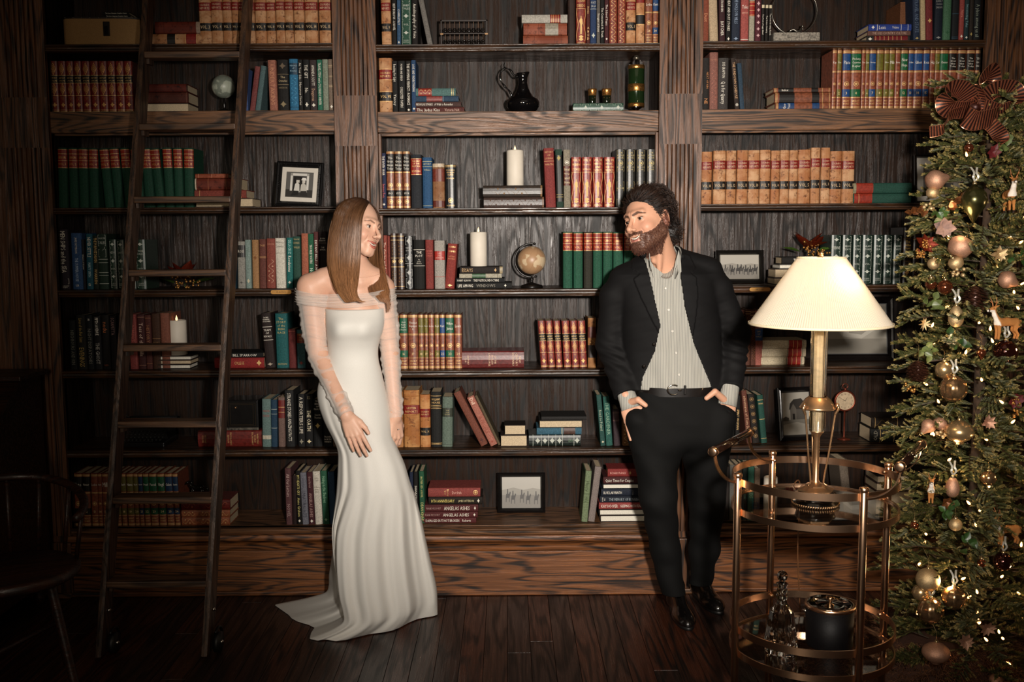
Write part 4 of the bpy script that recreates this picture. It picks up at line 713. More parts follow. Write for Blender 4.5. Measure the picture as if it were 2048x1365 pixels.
BLK = plain('black_lacquer', '#0d0c0c', .28, 0, .05, 30, .2); IRON = plain('black_iron', '#121010', .45, .3, .1, 80)
BRASS = plain('aged_brass', '#b8926c', .30, .9, .10, 30, 0, .5, 0); GOLDM = plain('polished_gold_metal', '#f0c4a0', .24, 1.0, .02, 20, 0, .5, 0)
WAX = plain('ivory_wax', '#ded4c4', .55, 0, .03, 20, 0, .4, .1); CHR = plain('chrome', '#c9c4bc', .08, 1.0, .02, 20, 0, .5, 0)
def kpx(z, x, y, Y): k = 700/2048; return P(z[0]+x*k, z[1]+y*k, Y)
def frame(z, x0, x1, y0, y1, bay, row, Y, label, border, mat_w, pic, fcol='#100e0d', matc='#cfc8bc', tilt=8, yaw=0, rot=0, kind='plain'):
    a = kpx(z, x0, y1, Y); b = kpx(z, x1, y0, Y); w_ = b[0]-a[0]; h = (b[2]-SHZ[bay,row])/math.cos(math.radians(tilt))
    t = thing('picture_frame', label, 'picture frame', ((a[0]+b[0])/2, Y, SHZ[bay,row]+.001), (math.radians(-tilt), math.radians(rot), math.radians(yaw)))
    m = MB(); prof = [(0,.0),(0,-.012),(border*.25,-.016),(border*.5,-.012),(border*.7,-.014),(border,-.006),(border,.0)]
    fm = plain('frame_lacquer', fcol, .22 if kind != 'dots' else .35, 0, .05, 60, .3)
    for (p0, p1) in (((-w_/2,0),(w_/2,0)), ((w_/2,0),(w_/2,h)), ((w_/2,h),(-w_/2,h)), ((-w_/2,h),(-w_/2,0))):
        d = Vector((p1[0]-p0[0], p1[1]-p0[1])).normalized(); nn = Vector((-d.y, d.x)); R = []
        for (p, s_) in ((p0, 1), (p1, -1)):
            R.append([(p[0]+nn.x*u+d.x*u*s_, v, p[1]+nn.y*u+d.y*u*s_) for u, v in prof])
        mm = MB().rings(R); mo = ob('frame_side', mm, fm, t); auto(mo)
    if kind == 'dots':
        m = MB(); rr = random.Random(3)
        for i in range(150):
            s_ = rr.choice(['b','t','l','r']); u = rr.random(); v = border*(.15+.7*rr.random())
            p = {'b': (-w_/2+u*w_, v), 't': (-w_/2+u*w_, h-v), 'l': (-w_/2+v, u*h), 'r': (w_/2-v, u*h)}[s_]
            m.sphere((p[0], -.013, p[1]), .0022, 6, 4)
        o = ob('bead_trim', m, plain('black_gloss_beads', '#1a1918', .12, .2, 0, 10), t, True); o['kind'] = 'stuff'
    if kind == 'double':
        iw = border*1.25
        for s_ in (1.0, .55): pass
    ob('backing', MB().box(-w_/2+.002, w_/2-.002, .0, .006, .002, h-.002), plain('backing_board', '#1a1512', .9), t)
    pw, ph = w_-2*border, h-2*border
    if mat_w: ob('mat_board', MB().box(-pw/2, pw/2, -.002, -.0003, border, h-border), plain('mat_board', matc, .9, 0, .02), t)
    iw, ih = pw-2*mat_w, ph-2*mat_w; cmx = CM(); e = -.0024
    for q in pic: cmx.poly([((x-.5)*iw, e-.00003*i_, border+mat_w+y*ih) for i_, (x, y) in enumerate([(p, r) for p, r in q[0]])] if 0 else [((x-.5)*iw, e-q[2]*.0002, border+mat_w+y*ih) for x, y in q[0]], q[1])
    cmx.build('photograph', vcol('photo_print', .35), t)
    # easel back leg
    ob('easel_leg', MB().box(-.012, .012, .006, .010, .0, h*.7), plain('backing_board', '#1a1512', .9), t)
    return t
R4 = lambda x0, y0, x1, y1: [(x0,y0),(x1,y0),(x1,y1),(x0,y1)]
couple = [(R4(0,0,1,1),'#5c5a56',0),(R4(0,0,1,.3),'#34312e',1),(R4(.16,.25,.24,.95),'#d0ccc4',2),(R4(.76,.3,.84,.95),'#d0ccc4',2),(R4(.16,.85,.84,.95),'#d0ccc4',2),(R4(.27,.3,.73,.83),'#1c1a19',2),
  ([(.3,.2),(.52,.2),(.5,.52),(.42,.6),(.34,.52)],'#cfcbc2',3),([(.54,.2),(.8,.2),(.74,.5),(.64,.58),(.56,.5)],'#bdb8ae',3),([(.38,.58),(.5,.58),(.5,.7),(.44,.75),(.38,.7)],'#c9c3b8',4),([(.6,.56),(.71,.56),(.71,.68),(.65,.73),(.6,.68)],'#c9c3b8',4),([(.56,.68),(.76,.68),(.72,.78),(.6,.78)],'#e0dcd4',5),([(.36,.68),(.52,.68),(.5,.76),(.38,.77)],'#2a2724',5),([(.2,.05),(.46,.08),(.5,.25),(.3,.26)],'#211f1d',4),([(.54,.08),(.82,.05),(.78,.26),(.56,.25)],'#2b2826',4)]
def riders(seed=1, nrid=6):
    rr = random.Random(seed); q = [(R4(0,0,1,1),'#a8a399',0),(R4(0,0,1,.42),'#77726a',1),([(0,.42),(1,.42),(1,.6),(.8,.64),(.55,.58),(.3,.66),(0,.58)],'#8c877d',2)]
    for i in range(nrid):
        x = .12+.76*i/(nrid-1)+rr.uniform(-.03,.03); y = .2+rr.uniform(-.04,.06); c = rr.choice(['#2c2926','#3a3632','#56514b'])
        q.append(([(x-.05,y+.08),(x-.04,y+.2),(x+.03,y+.2),(x+.06,y+.28),(x+.08,y+.24),(x+.05,y+.1),(x+.05,y-.06),(x+.035,y-.06),(x+.03,y+.07),(x-.03,y+.07),(x-.035,y-.06),(x-.05,y-.06)],c,3))
        q.append(([(x-.02,y+.2),(x+.015,y+.2),(x+.01,y+.36),(x-.015,y+.36)],'#262320',4))
    return q
barn = [(R4(0,0,1,1),'#9c978d',0),(R4(0,0,1,.36),'#6c6860',1),([(0,.0),(1,0),(1,.22),(.5,.3),(0,.24)],'#8f8a80',2),([(.28,.36),(.86,.36),(.86,.62),(.28,.62)],'#4a4641',3),([(.24,.6),(.28,.74),(.42,.84),(.70,.86),(.84,.74),(.9,.6)],'#302d2a',4),([(.28,.36),(.5,.36),(.5,.62),(.40,.74),(.30,.62)],'#5c5750',5),([(.36,.36),(.44,.36),(.44,.5),(.36,.5)],'#1c1a18',6),([(.0,.33),(.2,.33),(.22,.4),(.1,.44),(0,.4)],'#3c3934',4)]
frame(zb, 1605, 1875, 247, 505, 'L', 3, .12, 'black beaded photo frame with a picture of a couple, third shelf', .024, .020, couple, '#0e0d0d', '#cfc8bc', 10, -4, 3, 'dots')
frame(md, 863, 1142, 140, 358, 'C', 7, .20, 'black frame with a small picture of riders, centre of lowest shelf', .022, .0, riders(2, 5), '#121010', '#555555', 8)
frame(rb, 245, 527, 765, 963, 'R', 4, .16, 'wide black frame with a landscape photo behind the groom shoulder', .020, .002, riders(5, 8), '#161412', '#8c877c', 8)
frame(rb, 1405, 1700, 205, 478, 'R', 3, .14, 'dark framed print with wide pale mat, half hidden by the tree', .012, .030, [(R4(0,0,1,1),'#6c6a66',0),([(.1,.2),(.7,.1),(.8,.6),(.4,.8)],'#4a4844',1)], '#1c1410', '#c4beb4', 6)
frame(rc, 835, 1300, 45, 425, 'R', 5, .16, 'large black frame with a sandy picture behind the lamp stem', .030, .004, [(R4(0,0,1,1),'#9c978c',0),(R4(0,0,1,.3),'#7f7a70',1),([(.3,.35),(.6,.3),(.85,.5),(.8,.75),(.55,.8),(.35,.6)],'#b0aba0',2),([(.4,.42),(.6,.38),(.75,.52),(.7,.68),(.52,.7),(.42,.56)],'#8a857b',3),([(.5,.5),(.62,.48),(.66,.58),(.56,.62)],'#aaa59a',4)], '#141110', '#555555', 8)
frame(rc, 605, 850, 578, 908, 'R', 6, .10, 'layered black frame with a barn photograph left of the lamp', .022, .003, barn, '#121010', '#3a3632', 10, 12)
# candles
def candle(z, x0, x1, y0, y1, base, label, Y=.09):
    k = 700/2048; a = kpx(z, x0, (y0+y1)/2, Y); b = kpx(z, x1, (y0+y1)/2, Y); r = (b[0]-a[0])/2; h = kpx(z, x0, y0, Y)[2]-base
    t = thing('pillar_candle', label, 'candle', ((a[0]+b[0])/2, Y, base), group='ivory flameless pillar candles')
    ob('wax_body', MB().lathe([(r-.002,0),(r,.002),(r,h*.5),(r*1.0,h-.004),(r-.003,h),(r-.006,h-.001),(r*.6,h-.006),(0.001,h-.008)], 40), WAX, t, True)
    fl_ = plain('candle_flame_plastic', '#ffd9a8', .4, 0, 0, 10, 0, .5, 0, '#ffc58a', 2.2)
    ob('flame', MB().lathe([(.0008,h-.008),(.004,h-.002),(.0052,h+.004),(.0036,h+.011),(.0012,h+.018),(.0003,h+.021)], 14), fl_, t, True)
    return t
candle(mb_, 916, 1016, 178, 380, CAN3, 'tall ivory pillar candle on two leather books, third shelf')
candle(mb_, 703, 801, 656, 857, CAN4, 'tall ivory pillar candle on a book pile beside the globe')
candle(zc_, 983, 1092, 176, 388, CANDL, 'ivory pillar candle on three books behind the ladder')
candle(rd, 525, 604, 158, 330, SHZ['R',7], 'short ivory pillar candle seen through the cart gallery', .06)
# globes
def globe(z, cx_, cy_, r_, bay, row, Y, label, sea, land, arc=True, frc='#15110f'):
    c = kpx(z, cx_, cy_, Y); r = r_*700/2048*S(Y); zb_ = SHZ[bay,row]; H = c[2]-zb_
    t = thing('desk_globe', label, 'globe', (c[0], Y, zb_))
    m, tt, b = nt('globe_map_paper'); v = coords(tt, rnd=False); n = N(tt, 'ShaderNodeTexNoise', Scale=16, Detail=5.0); L(tt, v, n.inputs['Vector'])
    L(tt, mixc(tt, ramp(tt, n.outputs[0], .50, .53), lin(sea), lin(land)), b.inputs['Base Color']); b.inputs['Roughness'].default_value = .4
    g = ob('globe_ball', MB().sphere((0,0,0), r, 40, 24), m, t, True, (0,0,H)); g.rotation_euler = (.3, .4, .2)
    # coast and meridian lines
    mm = MB(); ln = plain('map_line', '#6a5240', .6)
    for a0 in range(0, 180, 30):
        a_ = math.radians(a0); mm.tube([(r*1.001*math.cos(q)*math.cos(a_), r*1.001*math.cos(q)*math.sin(a_), r*1.001*math.sin(q)) for q in np.linspace(0, 2*math.pi, 49)[:-1]], .00022, 4, close=True)
    mo = ob('meridian_lines', mm, ln, t, loc=(0,0,H)); mo.rotation_euler = (.3,.4,.2); mo['kind'] = 'stuff'
    fm = plain('globe_stand_black', frc, .3, .2, .05)
    if arc:
        mm = MB(); pts = []
        for q in range(-62, 145, 6):
            a_ = math.radians(q+ 62+90-10); pts.append((math.cos(a_)*r*1.18, 0, H+math.sin(a_)*r*1.18))
        mm.sweep(pts, [(-.004,-.0025),(.004,-.0025),(.004,.0025),(-.004,.0025)], False) if 0 else mm.tube(pts, .0042, 8)
        ob('meridian_arc', mm, fm, t, True)
        ax = [(-r*.62, 0, H+r*1.0), (r*.62, 0, H-r*1.0)]
        for (p, s_) in ((pts[0], 1), (pts[-1], 1)): ob('axis_pin', MB().sphere(p, .006, 12, 8), fm, t, True)
    else:
        pass
    ob('stand', MB().lathe([(r*.78,0),(r*.80,.004),(r*.74,.011),(r*.5,.016),(.008,.022),(.006,.03),(.009,.036),(.005,H-r*(1.16 if arc else .98))], 32), fm, t, True)
    return t
globe(mb_, 1063, 822, 83, 'C', 4, .10, 'small antique desk globe on black stand, fourth shelf', '#a88462', '#c9b291')
globe((0,0), 1308, 507, 66, 'L', 2, .12, 'small grey globe behind the ladder rail, second shelf', '#7d8478', '#aab0a0', False)
# abacus
def abacus():
    Y = .10; a = kpx(ma, 530, 200, Y); b = kpx(ma, 806, 200, Y); zb_ = SHZ['C',1]; w_ = b[0]-a[0]; h = kpx(ma, 600, 118, Y)[2]-zb_
    t = thing('abacus', 'dark wooden abacus with black beads standing on the top shelf', 'abacus', ((a[0]+b[0])/2, Y, zb_))
    wd = plain('abacus_dark_wood', '#241812', .4, 0, .15, 60); q = .0075
    for (x0, x1, z0, z1, nm) in ((-w_/2, w_/2, 0, q, 'rail'), (-w_/2, w_/2, h-q, h, 'rail'), (-w_/2, w_/2, h*.50, h*.50+q*.8, 'beam'), (-w_/2, -w_/2+q, 0, h, 'side'), (w_/2-q, w_/2, 0, h, 'side')):
        ob('frame_'+nm, MB().bbox(x0, x1, -.010, .010, z0, z1, .0015), wd, t)
    for s_ in (-1, 1): ob('brass_corner', MB().box(s_*w_/2-.012*(s_ > 0)-.0005, s_*w_/2+.012*(s_ < 0)+.0005, -.0106, .0106, h*.48, h*.48+.006), BRASS, t)
    bd = plain('black_beads', '#15110f', .2, 0, .05, 30, .4); bead = MB().lathe([(.001,-.0045),(.006,-.0042),(.0092,0),(.006,.0042),(.001,.0045)], 14).mesh('bead', True); bead.materials.append(bd)
    for i in range(9):
        x = -w_/2+w_*(i+1)/10
        ob('rod', MB().tube([(x,0,q),(x,0,h-q)], .0012, 6), plain('bamboo_rod', '#6a4c34', .5), t)
        for zz in (h*.5+q*.8+.006, h*.5+q*.8+.0165, .6*0+q+.006, q+.0165, q+.027):
            o = bpy.data.objects.new('bead', bead); C.objects.link(o); o.parent = t; o.location = (x, 0, zz)
abacus()
# black pressed-glass pitcher
def pitcher():
    Y = .11; c = kpx(ma, 1012, 500, Y); zb_ = SHZ['C',2]; H = kpx(ma, 1012, 430, Y)[2]-zb_; s_ = H/.0735
    t = thing('pitcher', 'black glass pitcher with curled handle, centre second shelf', 'pitcher', (c[0], Y, zb_+.0005))
    gm = plain('black_glass', '#0b0a0b', .06, 0, 0, 10, .5, .8, 0)
    z = lambda v: v*H
    prof = [(.001,0),(.045,0),(.048,.003),(.046,.008),(.060,z(.10)),(.070,z(.20)),(.071,z(.28)),(.064,z(.36)),(.046,z(.42)),(.034,z(.52)),(.024,z(.64)),(.019,z(.76)),(.020,z(.88)),(.030,z(.99)),(.028,z(1.0)),(.015,z(.9)),(.001,z(.8))]
    mb = MB(); R = []
    for r, zz in prof:
        ring = []
        for k in range(48):
            a_ = 2*math.pi*k/48; rr = r*(1+(.035*abs(math.sin(a_*12)) if .08*H < zz < .4*H and r > .03 else 0))
            ring.append((rr*math.cos(a_), rr*math.sin(a_), zz+(.006*max(0, math.cos(a_)) if zz > .9*H else 0)))
        R.append(ring)
    mb.rings(R, True, True, True); ob('body', mb, gm, t, True)
    pts = [(-.020,0,z(.92)),(-.036,0,z(.93)),(-.056,0,z(1.08)),(-.080,0,z(1.12)),(-.099,0,z(1.0)),(-.097,0,z(.82)),(-.080,0,z(.68)),(-.062,0,z(.58)),(-.046,0,z(.42))]
    from mathutils import geometry
    P2 = []
    for i in range(len(pts)-1):
        p0 = Vector(pts[max(0,i-1)]); p1 = Vector(pts[i]); p2 = Vector(pts[i+1]); p3 = Vector(pts[min(len(pts)-1,i+2)])
        for k in range(5):
            u = k/5; P2.append(.5*((2*p1)+(p2-p0)*u+(2*p0-5*p1+4*p2-p3)*u*u+(3*p1-p0-3*p2+p3)*u**3))
    P2.append(Vector(pts[-1])); ob('handle', MB().tube(P2, [.0042+.0012*math.sin(i*.9) for i in range(len(P2))], 10), gm, t, True)
    ob('handle_spur', MB().tube([(-.078,0,z(1.11)),(-.084,0,z(1.20)),(-.078,0,z(1.28))], [.0035,.003,.0005], 8), gm, t, True)
pitcher()
# votive cups
for i, (x0, x1) in enumerate(((1392,1444),(1473,1531))):
    Y = .085; a = kpx(ma, x0, 560, Y); b = kpx(ma, x1, 560, Y); r = (b[0]-a[0])/2; h = kpx(ma, x0, 522, Y)[2]-CUPZ
    t = thing('votive_cup', ('left', 'right')[i]+' of two dark glass votive cups with gilt rims on a green book', 'cup', ((a[0]+b[0])/2, Y, CUPZ+.0005), group='votive cups')
    ob('cup', MB().lathe([(.001,0),(r*.72,0),(r*.76,.002),(r*.95,h*.9),(r*.9,h*.9),(r*.7,.004),(.001,.004)], 28), plain('dark_green_glass', '#141a10', .08, .1, 0, 10, .5), t, True)
    ob('gilt_rim', MB().lathe([(r*.86,h*.55),(r*.905,h*.56),(r*1.0,h*.9),(r*1.02,h),(r*.97,h),(r*.93,h*.9),(r*.84,h*.57)], 28, cap=False), plain('gold_leaf', '#c98f50', .3, .85, .3, 200, 0, .5, .4), t, True)
# green and gold cylinder bottle
def bottle():
    Y = .10; a = kpx(ma, 1627, 500, Y); b = kpx(ma, 1722, 500, Y); r = (b[0]-a[0])/2; zb_ = SHZ['C',2]; H = kpx(ma, 1675, 350, Y)[2]-zb_; z = lambda v: v*H
    t = thing('glass_bottle', 'tall green glass bottle with gold bands, right end of centre second shelf', 'bottle', ((a[0]+b[0])/2, Y, zb_+.0005))
    ob('foot', MB().lathe([(r*.3,0),(r*.34,.002),(r*.25,z(.05)),(r*.5,z(.08)),(r*.9,z(.12))], 32), CHR, t, True)
    ob('body', MB().lathe([(r*.9,z(.12)),(r,z(.14)),(r,z(.84)),(r*.96,z(.86))], 40), plain('bottle_green', '#1d2f18', .12, .3, .05, 20, .5), t, True)
    for (q0, q1) in ((.11,.18),(.40,.54),(.82,.89)): ob('gold_band', MB().lathe([(r*1.0,z(q0)),(r*1.03,z(q0+.005)),(r*1.03,z(q1-.005)),(r*1.0,z(q1))], 40, cap=False), plain('embossed_gold', '#c9904e', .28, .9, .35, 260, 0, .5, .6), t, True)
    ob('shoulder', MB().lathe([(r*.98,z(.88)),(r*.9,z(.93)),(r*.5,z(.99)),(r*.3,z(1.0)),(.001,z(1.0))], 36), glassmat(), t, True)
    ob('stopper', MB().lathe([(r*.3,z(1.0)),(r*.42,z(1.01)),(r*.44,z(1.04)),(r*.28,z(1.05)),(r*.32,z(1.07)),(.001,z(1.085))], 24), plain('silver_cap', '#9a8f80', .25, .9, .05, 20), t, True)
bottle()
# ring sculpture
def ringsc():
    Y = .12; a = kpx(ra, 572, 215, Y); b = kpx(ra, 842, 215, Y); zb_ = SHZ['R',1]; w_ = b[0]-a[0]; h = kpx(ra, 700, 197, Y)[2]-zb_
    t = thing('ring_sculpture', 'silver ring sculpture with reclining figure on stone base, right top shelf', 'sculpture', ((a[0]+b[0])/2, Y, zb_))
    ob('stone_base', MB().bbox(-w_/2, w_/2, -.03, .03, 0, h, .002), plain('speckled_stone', '#8c8478', .4, 0, .3, 160), t)
    r = 130*700/2048*S(Y); zc = h+r*.96; dx = -.004
    ob('ring', MB().tube([(dx+r*math.cos(q), 0, zc+r*math.sin(q)) for q in np.linspace(0, 2*math.pi, 49)[:-1]], .0032, 10, close=True), plain('pewter', '#9a948a', .25, .95, .1, 40), t, True)
    pw = plain('pewter', '#9a948a', .25, .95, .1, 40); g = []
    mb = MB(); mb.tube([(-.028,0,h+.006),(-.016,0,h+.016),(-.006,0,h+.018),(.006,0,h+.010),(.020,0,h+.009),(.027,0,h+.020),(.030,0,h+.026)], [.003,.004,.0055,.006,.0075,.006,.003], 10)
    mb.sphere((.033,0,h+.032), .0058, 12, 8); mb.tube([(.027,0,h+.022),(.036,-.003,h+.018),(.043,0,h+.026)], [.003,.0025,.002], 8)
    ob('reclining_figure', mb, pw, t, True)
ringsc()
# tan instrument case with the two booklets on it
def case():
    Y = .05; a = kpx(za, 358, 180, Y); zb_ = SHZ['L',1]; w_ = .33; h = kpx(za, 500, 100, Y)[2]-zb_; x0 = a[0]
    t = thing('instrument_case', 'tan cloth ukulele case with dark clasp, left end of top shelf', 'case', (x0, Y, zb_+.001))
    ob_ = [(0,.05),(.003,.02),(.02,.004),(.06,0),(.16,.006),(.22,.004),(.30,.012),(.33,.03),(.33,.15),(.30,.185),(.22,.195),(.16,.19),(.06,.2),(.02,.19),(.003,.17)]
    R = [[(x, y, z) for x, y in ob_] for z in (.005, h-.006)]
    auto(ob('case_shell', MB().rings(R), plain('tan_canvas', '#a07c50', .8, 0, .08, 300, 0, .2, .3), t), 50)
    for (z0, z1) in ((0,.006),(h-.007,h)): auto(ob('edge_binding', MB().rings([[(x*1.004-.0008, y*1.004-.0012, z) for x, y in ob_] for z in (z0, z1)]), plain('dark_leather_trim', '#1d1512', .5, 0, .1, 90), t), 50)
    st = MB()
    for i in range(9):
        for z in (.003, h-.0035): st.sphere((.018+i*.036, np.interp(.018+i*.036, [0,.003,.02,.06,.16,.22,.30,.33], [.05,.02,.004,0,.006,.004,.012,.03])-.0022, z), .0022, 8, 6)
    s_ = ob('trim_studs', st, plain('nickel', '#a8a298', .25, .9), t, True); s_['kind'] = 'stuff'
    c = .195
    ob('clasp_plate', MB().bbox(c-.014, c+.014, -.001, .008, h*.36, h*.84, .001), plain('dark_steel', '#3c3630', .35, .8), t)
    ob('clasp_latch', MB().bbox(c-.008, c+.008, -.005, -.001, h*.40, h*.68, .001), plain('black_steel', '#15120f', .3, .6), t)
    zt = zb_+.001+h+.0005; k = 700/2048
    for i, (lb, dxx) in enumerate((('lower cream edged booklet on the tan case, top shelf', .0), ('upper cream edged booklet on the tan case, top shelf', -.004))):
        b = thing('booklet', lb, 'book', group='booklets on the instrument case')
        build_book(.0115, .115, .15, '#161311', 'v.1~.9:The Score Salesmans Complete Course:w', 'cloth', .1, None, b)
        aa = kpx(za, 597, 100, Y)[0]
        b.matrix_world = Matrix.Translation((aa+.115+dxx, Y+.02, zt+.006+i*.0122)) @ Matrix.Rotation(-math.pi/2, 4, 'Y')
case()
# typewriter
def typewriter():
    Y = .04; a = kpx(zc_, 702, 900, Y); b = kpx(zc_, 960, 900, Y); zb_ = SHZ['L',6]; w_ = b[0]-a[0]
    t = thing('typewriter', 'black antique typewriter on the sixth shelf behind the ladder', 'typewriter', ((a[0]+b[0])/2, Y, zb_))
    ob('chassis', MB().bbox(-w_/2, w_/2, 0, .20, 0, .022, .004), BLK, t)
    R = []
    for (y, z0, z1) in ((.09,.02,.05),(.11,.02,.085),(.20,.02,.09)): R.append([(-w_/2+.01,y,z0),(w_/2-.01,y,z0),(w_/2-.02,y,z1),(-w_/2+.02,y,z1)])
    auto(ob('body_housing', MB().rings(R), BLK, t))
    ob('platen_roller', MB().tube([(-w_/2-.01,.17,.10),(w_/2+.01,.17,.10)], .016, 20), plain('rubber', '#151515', .6), t, True)
    ob('platen_knob', MB().tube([(w_/2+.01,.17,.10),(w_/2+.022,.17,.10)], .014, 16), BLK, t, True); ob('platen_knob', MB().tube([(-w_/2-.022,.17,.10),(-w_/2-.01,.17,.10)], .014, 16), BLK, t, True)
    ob('carriage_lever', MB().tube([(-w_/2-.005,.16,.11),(-w_/2-.02,.12,.125),(-w_/2-.02,.08,.13)], .002, 8), CHR, t, True)
    key = MB().lathe([(.001,-.002),(.0058,-.002),(.0062,0),(.0058,.0012),(.001,.0008)], 12).mesh('key', True); key.materials.append(plain('key_top', '#3a3834', .25, .3))
    for r_ in range(4):
        for k_ in range(10):
            o = bpy.data.objects.new('key', key); C.objects.link(o); o.parent = t; o.location = (-w_/2+.016+(w_-.032)*(k_+.25*(r_ % 2))/9.3, .012+.019*r_, .034+.009*r_)
    ob('space_bar', MB().bbox(-.05, .05, -.006, .001, .026, .031, .001), BLK, t)
    arms = MB()
    for i in range(22):
        q = math.pi*(i+.5)/22; arms.tube([(-math.cos(q)*.05,.10,.06-.01*math.sin(q)),(-math.cos(q)*.02,.125,.075+.0*math.sin(q))], .0012, 5)
    s_ = ob('type_bars', arms, plain('nickel', '#a8a298', .25, .9), t); s_['kind'] = 'stuff'
typewriter()
# black tin box on the red dictionary
def tinbox():
    Y = .04; a = kpx(zc_, 1320, 740, Y); b = kpx(zc_, 1512, 740, Y); w_ = b[0]-a[0]; h = kpx(zc_, 1400, 648, Y)[2]-METZ
    t = thing('tin_box', 'black metal lock box with pinstripes and brass knob, on red dictionary', 'box', ((a[0]+b[0])/2, Y, METZ+.001))
    ob('box_body', MB().bbox(-w_/2, w_/2, 0, .15, 0, h, .004), plain('black_japanned_tin', '#131110', .3, .2, .15, 30, .2), t)
    ob('door', MB().bbox(-w_/2+.006, w_/2-.006, -.003, .002, .012, h-.006, .002), plain('black_japanned_tin', '#131110', .3, .2, .15, 30, .2), t)
    for q in (.012, .022):
        mm = MB(); x_, z0, z1 = w_/2-q, .012+q*.6, h-.006-q*.6
        for (A, B) in (((-x_,z0),(x_,z0)),((x_,z0),(x_,z1)),((x_,z1),(-x_,z1)),((-x_,z1),(-x_,z0))): mm.tube([(A[0],-.0034,A[1]),(B[0],-.0034,B[1])], .0004, 4)
        ob('pinstripe', mm, ink('#4c3c24'), t)
    ob('knob', MB().lathe([(.001,0),(.006,0),(.0062,.002),(.003,.004),(.004,.007),(.001,.008)], 16, axis='y').xf(Matrix.Translation((-w_*.18,-.003,h*.76)) @ Matrix.Rotation(math.pi, 4, 'Z')), BRASS, t, True)
    ob('worn_foot_strip', MB().bbox(-w_/2, w_/2, -.004, .0, .0, .012, .001), plain('worn_paint', '#5c564c', .6, .2, .4, 90), t)
tinbox()
# small dark horse figure on the pile
def horse():
    Y = .10; a = kpx(zd, 1150, 200, Y)
    t = thing('horse_figure', 'small glossy black horse figure on the pile behind the ladder', 'figurine', (a[0], Y, LOWZ+.001))
    g = plain('black_glaze', '#15120f', .12, .3, 0, 10, .5); mb = MB()
    mb.tube([(.032,0,.036),(.02,0,.040),(0,0,.038),(-.018,0,.042),(-.030,0,.054),(-.036,0,.064)], [.008,.011,.0095,.011,.008,.006], 12)
    mb.tube([(-.034,0,.066),(-.044,0,.062),(-.052,0,.054)], [.0065,.006,.0035], 10)
    for x, y in ((.026,.005),(.022,-.005),(-.018,.005),(-.022,-.005)): mb.tube([(x,y,.034),(x+.002,y,.018),(x-.002,y,.002)], [.005,.0028,.0028], 8)
    ob('horse_body', mb, g, t, True); ob('tail', MB().tube([(.040,0,.040),(.050,0,.032),(.052,0,.016)], [.003,.005,.001], 8), g, t, True)
    ob('mane', MB().tube([(-.030,0,.070),(-.022,0,.062),(-.014,0,.052)], [.003,.005,.002], 8), g, t, True); ob('plinth', MB().bbox(-.05,.056,-.018,.018,0,.004,.001), g, t)
horse()
# pocket-watch clock
def watch():
    Y = .12; c = kpx(rc, 1000, 650, Y); zb_ = SHZ['R',6]; r = 62*700/2048*S(Y); H = c[2]-zb_
    t = thing('watch_clock', 'red copper pocket watch shaped clock behind the lamp stem', 'clock', (c[0], Y, zb_))
    cp = plain('red_copper', '#7c3c2a', .35, .7, .1, 60)
    ob('case', MB().lathe([(.001,.006),(r,.006),(r*1.06,0),(r,-.006),(r*.88,-.007),(r*.86,-.004)], 40, axis='y').xf(Matrix.Translation((0,0,H))), cp, t, True)
    ob('dial', MB().lathe([(.001,-.0045),(r*.87,-.0045)], 40, axis='y', cap=False).xf(Matrix.Translation((0,0,H))), plain('dial_paper', '#b8a284', .6, 0, .1, 60), t)
    nums = MB()
    for i in range(12):
        q = math.pi/2-math.pi/6*(i+1); vs, fs = text2d(str(i+1), r*.2, r*.16); nums.add([(x+math.cos(q)*r*.68, -.005, y+math.sin(q)*r*.68+H) for x, y in vs], fs)
    ob('numerals', nums, ink('#2a1a12'), t)
    for (q, l_, nm) in ((1.1,.4,'hour_hand'),(2.6,.6,'minute_hand')): ob(nm, MB().tube([(0,-.0055,H),(math.cos(q)*r*l_,-.0055,H+math.sin(q)*r*l_)], [.0012,.0004], 6), BLK, t)
    ob('crown', MB().lathe([(.004,H+r),(.006,H+r+.004),(.006,H+r+.010),(.003,H+r+.012)], 16), cp, t, True)
    ob('bow', MB().tube([(.012*math.cos(q),0,H+r+.021+.011*math.sin(q)) for q in np.linspace(0,2*math.pi,25)[:-1]], .002, 8, close=True), cp, t, True)
    ob('stand', MB().lathe([(.03,0),(.03,.003),(.008,.006),(.004,.012),(.004,H-r)], 24), cp, t, True)
watch()
# glitter poinsettias
def leafmesh(L_, W, cup=.15, n=7, m=4, veins=False, lobes=0, wave=0):
    mb = MB(); R = []
    for i in range(n+1):
        u = i/n; w_ = W*math.sin(math.pi*min(1, u**.8))*(1-.15*u)
        if lobes: w_ *= 1+.35*abs(math.sin(u*math.pi*lobes))
        R.append([(u*L_, v*w_, cup*L_*(u*u)*.6+abs(v)*w_*.35+wave*math.sin(u*9+v*3)*L_*.03) for v in np.linspace(-1, 1, m+1)])
    return mb.rings(R, False, False, False)
def spray(name_parent, c, r, n, mat, nm, seed=0, br=.0035):
    rr = random.Random(seed); bm_ = MB().sphere((0,0,0), br, 8, 6).mesh(nm, True); bm_.materials.append(mat)
    for i in range(n):
        o = bpy.data.objects.new(nm, bm_); C.objects.link(o); o.parent = name_parent
        o.location = (c[0]+rr.uniform(-1,1)*r[0], c[1]+rr.uniform(-1,1)*r[1], c[2]+rr.uniform(-1,1)*r[2]); s_ = rr.uniform(.7,1.2); o.scale = (s_,)*3
REDG_ = plain('copper_red_glitter', '#7c2c18', .3, .6, .5, 900, 0, .5, .8); GOLDG = plain('gold_glitter', '#c9924e', .3, .8, .4, 700, 0, .5, .8)
GRNL = plain('silk_green_leaf', '#4c6a24', .5, 0, .2, 60)
